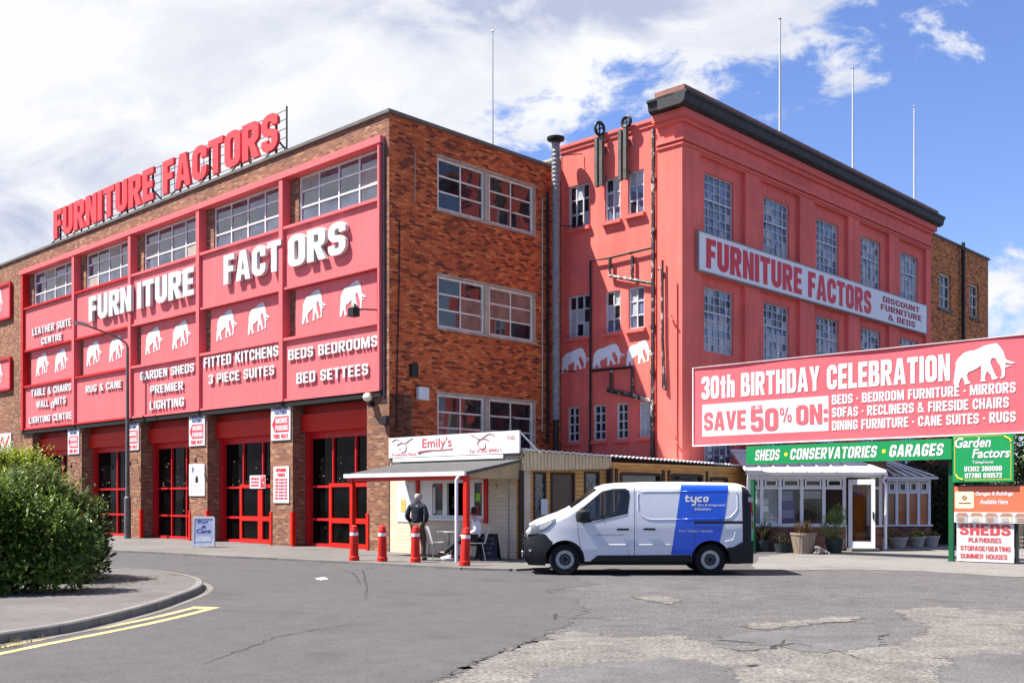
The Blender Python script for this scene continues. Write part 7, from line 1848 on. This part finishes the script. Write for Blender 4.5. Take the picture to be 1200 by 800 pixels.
m_or2 = mat('varnished orange wood', (.72, .22, .06), .45, var=.2)
for k, (a, b) in enumerate(zip(ms_, ms_[1:])):
    MB().box(a + .01, b - .012, .26, .30, .3, 1.85).build('inner_panel', m_or2 if k else mat('pale timber', (.62, .36, .2), .6, var=.2), gh)
MB().box(.05, xe2 - .1, 1.4, 1.45, 0, 2.3).build('back_panel', m_dark, gh)

# ------------------------------------------------------------------ planters
m_soil = mat('soil', (.04, .028, .02), .95); m_stn = mat('pale stone pot', (.46, .42, .38), .85, var=.2, bump=.3); m_gpot = mat('glazed dark pot', (.035, .05, .045), .3, var=.3); m_tub = planks('tub staves', (.25, .19, .14), (.30, .23, .17), .09, vertical=True)
f_gr = foliage('garden leaf', (.05, .10, .016), (.13, .23, .035), (.26, .38, .08), 3.0); f_rd = foliage('bronze leaf', (.10, .07, .025), (.30, .19, .07), (.46, .33, .15), 3.0); f_dk = foliage('dark blade', (.03, .026, .018), (.08, .07, .035), (.14, .11, .06), 3.0)
def blades(n, z, ln, lean, seed, wd=.022, spread=.1):
    r = random.Random(seed); b = MB(); b.attr = []
    for _ in range(n):
        a = r.uniform(0, 6.283); l = ln * r.uniform(.6, 1.1); k = lean * r.uniform(.3, 1.2); x0, y0 = r.uniform(-1, 1) * spread, r.uniform(-1, 1) * spread; d = Vector((cos(a), sin(a))); s = Vector((-d.y, d.x))
        pv = None
        for i in range(5):
            t = i / 4; c = Vector((x0, y0)) + d * (k * t ** 1.6 * l); zz = z + l * (t - .45 * k * t ** 2.5); wv = wd * (1 - t) ** .7 * (.6 + .4 * min(1, t * 4))
            cur = [(*(c + s * wv), zz), (*(c - s * wv), zz)]
            if pv: b.add([pv[0], pv[1], cur[1], cur[0]], [(0, 1, 2, 3)]); b.attr += [a * 10] * 4
            pv = cur
    return b
def wob(b, amp, sd): b.v = [(x + amp * noise.noise(Vector((x * 6, y * 6, z * 6 + sd))), y + amp * noise.noise(Vector((x * 6 + 9, y * 6, z * 6 + sd))), z) for x, y, z in b.v]; return b
def planter(name, lab, px, py, build, cat='planter', group=None):
    x, y = G(px, py, 0); o = thing(name, lab, cat, (x, y, 0), 0, group); build(o); return o
def tub(o):
    MB().lathe([(.27, 0), (.37, .55), (.385, .56), (.385, .62), (.35, .62), (.34, .54)], 24).build('tub', m_tub, o, smooth=30); MB().lathe([(.34, .53), (.02, .55)], 16).build('soil', m_soil, o)
planter('planter_tub', 'tall wooden tub planted with spiky bronze leaves before the conservatory', 941.5, 648.5, lambda o: (tub(o), blades(110, .55, .62, 1.0, 1, .02, .16).build('plant', f_rd, o, normals=False)))
def pot2(o):
    MB().lathe([(.19, 0), (.26, .30), (.28, .40), (.29, .44), (.25, .44), (.24, .38)], 22).build('pot', m_gpot, o, smooth=30); MB().lathe([(.24, .37), (.02, .39)], 16).build('soil', m_soil, o)
    b = leaves(MB(), [(0, 0, .80, .30, .30, .42), (.06, 0, 1.15, .22, .22, .32), (-.15, .05, .7, .25, .25, .25)], 900, .13, random.Random(4), aspect=.16); b.build('plant', f_gr, o, normals=False)
    MB().tube([(0, 0, .38), (.03, 0, .9)], .012, 5).tube([(.06, .02, .38), (.1, 0, 1.1)], .010, 5).tube([(-.05, .02, .38), (-.12, 0, .9)], .010, 5).build('stem', m_gpost, o)
planter('planter_pot', 'dark glazed pot with a feathery bright green bamboo beside the open door', 978, 648, pot2)
def pot3(o):
    MB().lathe([(.18, 0), (.24, .22), (.25, .34), (.21, .34)], 20).build('pot', m_gpot, o, smooth=30); blades(90, .3, .95, .95, 7, .022, .12).build('plant', f_dk, o, normals=False)
planter('planter_pot', 'pot of dark arching blades next to the short green post and van', 895, 646, pot3)
def pot4(o):
    MB().lathe([(.20, 0), (.25, .2), (.26, .27), (.22, .27), (.21, .22)], 20).build('pot', m_gpot, o, smooth=30); blades(40, .2, .75, .9, 9, .018, .1).build('plant', f_dk, o, normals=False)
planter('planter_pot', 'low dark pot of thin dark blades between the arching blades and wooden tub', 917, 647, pot4)
fcol = [(.62, .25, .03), (.55, .05, .06), (.65, .50, .06), (.48, .12, .2)]
labs = ['pale stone pot with orange flowers by the conservatory downpipe', 'broad pale stone pot next to the orange flower pot under the garden room', 'round pale stone pot under the middle of the garden room', 'wide pale stone pot nearest the ivy hedge under the garden room']
for k, (px, sx, py) in enumerate(((1031, .75, 643), (1052, 1.15, 642), (1075, .9, 641), (1091, 1.05, 640))):
    def pt(o, sx=sx, k=k):
        b = MB().lathe([(.17, 0), (.21, .06), (.25, .28), (.28, .31), (.28, .36), (.24, .36), (.23, .3)], 20); b.v = [(x * sx, y, z) for x, y, z in b.v]; wob(b, .02, k); b.build('pot', m_stn, o, smooth=40); MB().lathe([(.22 * sx, .31), (.02, .33)], 14).build('soil', m_soil, o)
        leaves(MB(), [(0, 0, .40, .24 * sx, .2, .09)], 260, .07, random.Random(k + 20), aspect=.5).build('foliage', f_gr, o, normals=False)
        leaves(MB(), [(0, 0, .45, .22 * sx, .2, .07)], 70, .05, random.Random(k + 30), aspect=.8).build('flowers', mat('flower %s' % ('orange', 'red', 'yellow', 'pink')[k], fcol[k], .6), o, normals=False)
    planter('flower_pot', labs[k], px, py, pt, 'flower pot', 'pale stone flower pots along the brick dwarf walls')
# a small stone lion lying by the bamboo
sl_ = thing('stone_lion', 'small weathered stone lion lying on the ground by the wooden tub', 'statue', (*G(962, 649.5, 0), 0), radians(200))
sl_.scale = (.75, .75, .75)
skin('body', dict(a=((-.22, 0, .12), .09), b=((0, 0, .15), .10), c=((.13, 0, .20), .11), d=((.20, 0, .30), .095), e=((.29, 0, .29), .05), f=((.26, .09, .04), .04), g=((.26, -.09, .04), .04), f2=((.13, .09, .09), .05), g2=((.13, -.09, .09), .05), h=((-.2, .12, .06), .055), i=((-.2, -.12, .06), .055), t=((-.33, .03, .08), .03), t2=((-.30, .16, .04), .022)), [('b', 'a'), ('b', 'c'), ('c', 'd'), ('d', 'e'), ('c', 'f2'), ('f2', 'f'), ('c', 'g2'), ('g2', 'g'), ('a', 'h'), ('a', 'i'), ('a', 't'), ('t', 't2')], mat('weathered stone', (.22, .20, .18), .9, var=.3), sl_, root=1)
# sheds, ivy and trees down the passage on the right
m_tile = mat('shed roof brown', (.16, .065, .04), .8, var=.25, scale=5); m_shw = planks('shed boards brown', (.10, .055, .03), (.13, .07, .04), .12)
for k, (px, Y, w_, h_, zr2, lab) in enumerate(((1076, 43, 2.6, 2.3, 3.25, 'brown display shed with a tiled gable at the back of the passage'), (1105, 40, 2.2, 2.45, 3.3, 'dark brown display shed half hidden by the ivy hedge'))):
    o = thing('display_shed', lab, 'shed', (XW(px, Y), Y, 0), radians(-20)); h2 = w_ / 2
    MB().prism([(-h2, 0), (h2, 0), (h2, h_), (0, zr2), (-h2, h_)], 0, 2.4, LOCAL).build('wall', m_shw, o)
    MB().prism([(-h2 - .15, h_ - .08), (0, zr2 + .06), (h2 + .15, h_ - .08), (h2 + .15, h_ - .0), (0, zr2 + .14), (-h2 - .15, h_)], -.2, 2.6, LOCAL).build('roof', m_tile, o); MB().box(-.35, .35, -.03, -.002, .05, 1.8).build('door', m_drk, o)
iv = foliage('ivy leaf', (.008, .016, .006), (.02, .038, .01), (.045, .075, .02), 2.0, .15)
b = leaves(MB(), [(0, 0, .8, .75, .8, 1.0), (.2, .5, 1.5, .8, .8, 1.0), (-.1, 1.2, 2.0, .7, .8, .9)], 5200, .11, random.Random(12), aspect=.8)
o = thing('ivy_hedge', 'dark ivy covered hedge beside the garden room in the shaded passage', 'hedge', (XW(1116, 37.6), 37.6, 0)); b.build('foliage', iv, o, normals=False); MB().tube([(0, 0, 0), (.1, .3, 1.2), (0, .8, 2.2)], [.08, .06, .03], 7).build('trunk', mat('bark', (.07, .055, .04), .9, var=.3), o)
m_bark = mat('bark', (.07, .055, .04), .9)
def tree(x, y, h, r, n, lab, fm, seed, size=.16):
    rd = random.Random(seed); o = thing('broadleaf_tree', lab, 'tree', (x, y, 0)); tk = MB().tube([(0, 0, 0), (.05, 0, h * .3), (0, .05, h * .6)], [.16, .12, .06], 9); bl = []
    for k in range(9):
        a = rd.uniform(0, 6.28); q = rd.uniform(.2, .75) * r; zz = h * rd.uniform(.4, .9); bl.append((q * cos(a), q * sin(a), zz, r * rd.uniform(.35, .6), r * rd.uniform(.35, .6), r * rd.uniform(.3, .5)))
        tk.tube([(0, 0, h * rd.uniform(.25, .5)), (q * .5 * cos(a), q * .5 * sin(a), zz - .4 * r), (q * cos(a), q * sin(a), zz)], [.06, .04, .02], 6)
    tk.build('trunk', m_bark, o); leaves(MB(), bl, n, size, rd, aspect=.55).build('crown', fm, o, normals=False); return o
f_tr = foliage('tree leaf', (.014, .026, .008), (.036, .065, .014), (.09, .14, .03), 1.2)
tree(XW(1198, 34), 34, 4.3, 1.35, 3600, 'leafy green tree rising just past the square green telephone board', f_tr, 3)
tree(XW(1150, 41), 41, 3.6, 1.7, 3200, 'small dark tree behind the square green board and mesh fence', f_tr, 5)
# the boundary wall behind the passage
o = thing('boundary_wall', 'low red brick boundary wall behind the mesh fence', 'wall', (XW(1108, 46), 46.5, 0), radians(-8)); MB().box(0, 16, 0, .25, 0, 2.2).build('brickwork', m_cb, o); MB().box(-.02, 16, -.04, .29, 2.2, 2.28).build('coping', m_cop, o)
# ================================================================== shrubs on the traffic island
f_b1 = foliage('shrub yellow green', (.05, .085, .010), (.21, .27, .026), (.50, .55, .085), 1.5, .4)  # own yellow green, lightened to carry the clump's sunlit highlights
f_b2 = foliage('shrub deep green', (.010, .028, .006), (.06, .12, .016), (.22, .32, .05), 1.8, .3)  # own green, and olive below, darkened for the clump's shaded parts
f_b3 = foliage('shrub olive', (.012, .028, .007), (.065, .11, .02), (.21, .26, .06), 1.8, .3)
def shrub(px, Y, blobs, n, size, fm, lab, seed, sprigs=0, zmax=None):
    rd = random.Random(seed); o = thing('shrub', lab, 'shrub', (XW(px, Y), Y, .12), 0, 'shrubs on the traffic island')
    st = MB()
    for b in blobs:
        for _ in range(3): st.tube([(b[0] * .2 + rd.uniform(-.1, .1), b[1] * .2 + rd.uniform(-.1, .1), 0), (b[0] * .7 + rd.uniform(-.15, .15), b[1] * .7, b[2] * .6), (b[0] + rd.uniform(-.3, .3), b[1] + rd.uniform(-.3, .3), b[2] + b[5] * .5)], [.028, .02, .008], 5)
    st.build('stem', m_bark, o)
    core = MB()
    cl = []
    for q in blobs:
        for _ in range(int(34 * q[3] * q[4] + 16)):
            d = Vector((rd.gauss(0, 1), rd.gauss(0, 1), rd.gauss(0, 1) + .15)).normalized(); k = rd.uniform(.62, 1.12); w_ = rd.uniform(.13, .30)
            cl.append((q[0] + d.x * q[3] * k, q[1] + d.y * q[4] * k, max(.12, q[2] + d.z * q[5] * k), w_, w_, w_ * rd.uniform(.7, 1.1)))
    lv = leaves(MB(), cl, int(n * .75), size, rd, aspect=.42, shell=.45, noisy=.3, droop=-.15)
    leaves(lv, blobs, int(n * .25), size, rd, aspect=.42, shell=.3, noisy=.3)
    for _ in range(sprigs):                      # upright leafy shoots break the outline
        b = rd.choices(blobs, [q[3] for q in blobs])[0]; d = Vector((rd.gauss(0, 1), rd.gauss(0, 1), abs(rd.gauss(0, 1)) + .35)).normalized()
        p = Vector((b[0] + d.x * b[3] * .92, b[1] + d.y * b[4] * .92, b[2] + d.z * b[5] * .92)); g = (d + Vector((0, 0, .9)) + Vector((rd.uniform(-.4, .4), rd.uniform(-.4, .4), 0))).normalized(); L_ = rd.uniform(.18, .5)
        for k in range(12):
            t = k / 11; c = p + g * L_ * t; a = rd.uniform(0, 6.28); ax = (Vector((cos(a), sin(a), rd.uniform(.1, .9)))).normalized(); sd = ax.cross(Vector((0, 0, 1))).normalized(); s_ = size * rd.uniform(.7, 1.15) * (1 - .4 * t)
            lv.add([c, c + ax * s_ * .5 + sd * s_ * .2, c + ax * s_, c + ax * s_ * .5 - sd * s_ * .2], [(0, 1, 2, 3)]); lv.attr += [c.x * 7 + c.y * 3 + k] * 4
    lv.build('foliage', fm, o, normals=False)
    return o
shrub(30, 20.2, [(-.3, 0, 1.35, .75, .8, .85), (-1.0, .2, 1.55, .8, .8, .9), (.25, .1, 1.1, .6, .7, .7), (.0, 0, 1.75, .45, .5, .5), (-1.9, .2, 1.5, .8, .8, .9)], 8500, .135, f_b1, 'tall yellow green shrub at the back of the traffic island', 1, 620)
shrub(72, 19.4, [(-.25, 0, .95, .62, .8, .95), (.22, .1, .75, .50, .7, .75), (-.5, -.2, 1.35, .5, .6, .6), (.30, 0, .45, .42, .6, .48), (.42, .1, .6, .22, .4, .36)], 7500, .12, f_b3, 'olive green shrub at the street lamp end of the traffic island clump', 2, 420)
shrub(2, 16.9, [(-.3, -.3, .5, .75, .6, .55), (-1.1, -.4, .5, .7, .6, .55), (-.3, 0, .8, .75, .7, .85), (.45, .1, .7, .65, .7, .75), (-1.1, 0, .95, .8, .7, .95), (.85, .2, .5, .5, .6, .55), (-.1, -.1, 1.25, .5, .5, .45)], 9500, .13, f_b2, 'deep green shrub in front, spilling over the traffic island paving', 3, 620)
# brown leaf litter under them
r = random.Random(6); b = MB(); b.attr = []
for _ in range(900):
    x, y = XW(r.uniform(-40, 150), 18.3) + r.gauss(0, .2), r.uniform(16.6, 20.5); a = r.uniform(0, 6.28); s_ = r.uniform(.015, .045)
    if x > -5.9 - (18 - y) * .15: continue
    b.add([(x + s_ * cos(a), y + s_ * sin(a), .124), (x - s_ * .5 * sin(a), y + s_ * .5 * cos(a), .132), (x - s_ * cos(a), y - s_ * sin(a), .124), (x + s_ * .5 * sin(a), y - s_ * .5 * cos(a), .128)], [(0, 1, 2, 3)]); b.attr += [a] * 4
tag(b.build('leaf_litter', foliage('dead leaf', (.05, .035, .02), (.12, .08, .045), (.22, .17, .10), 5, .1), normals=False), 'brown dead leaves lying on the island under the shrubs', 'leaf litter', kind='stuff')
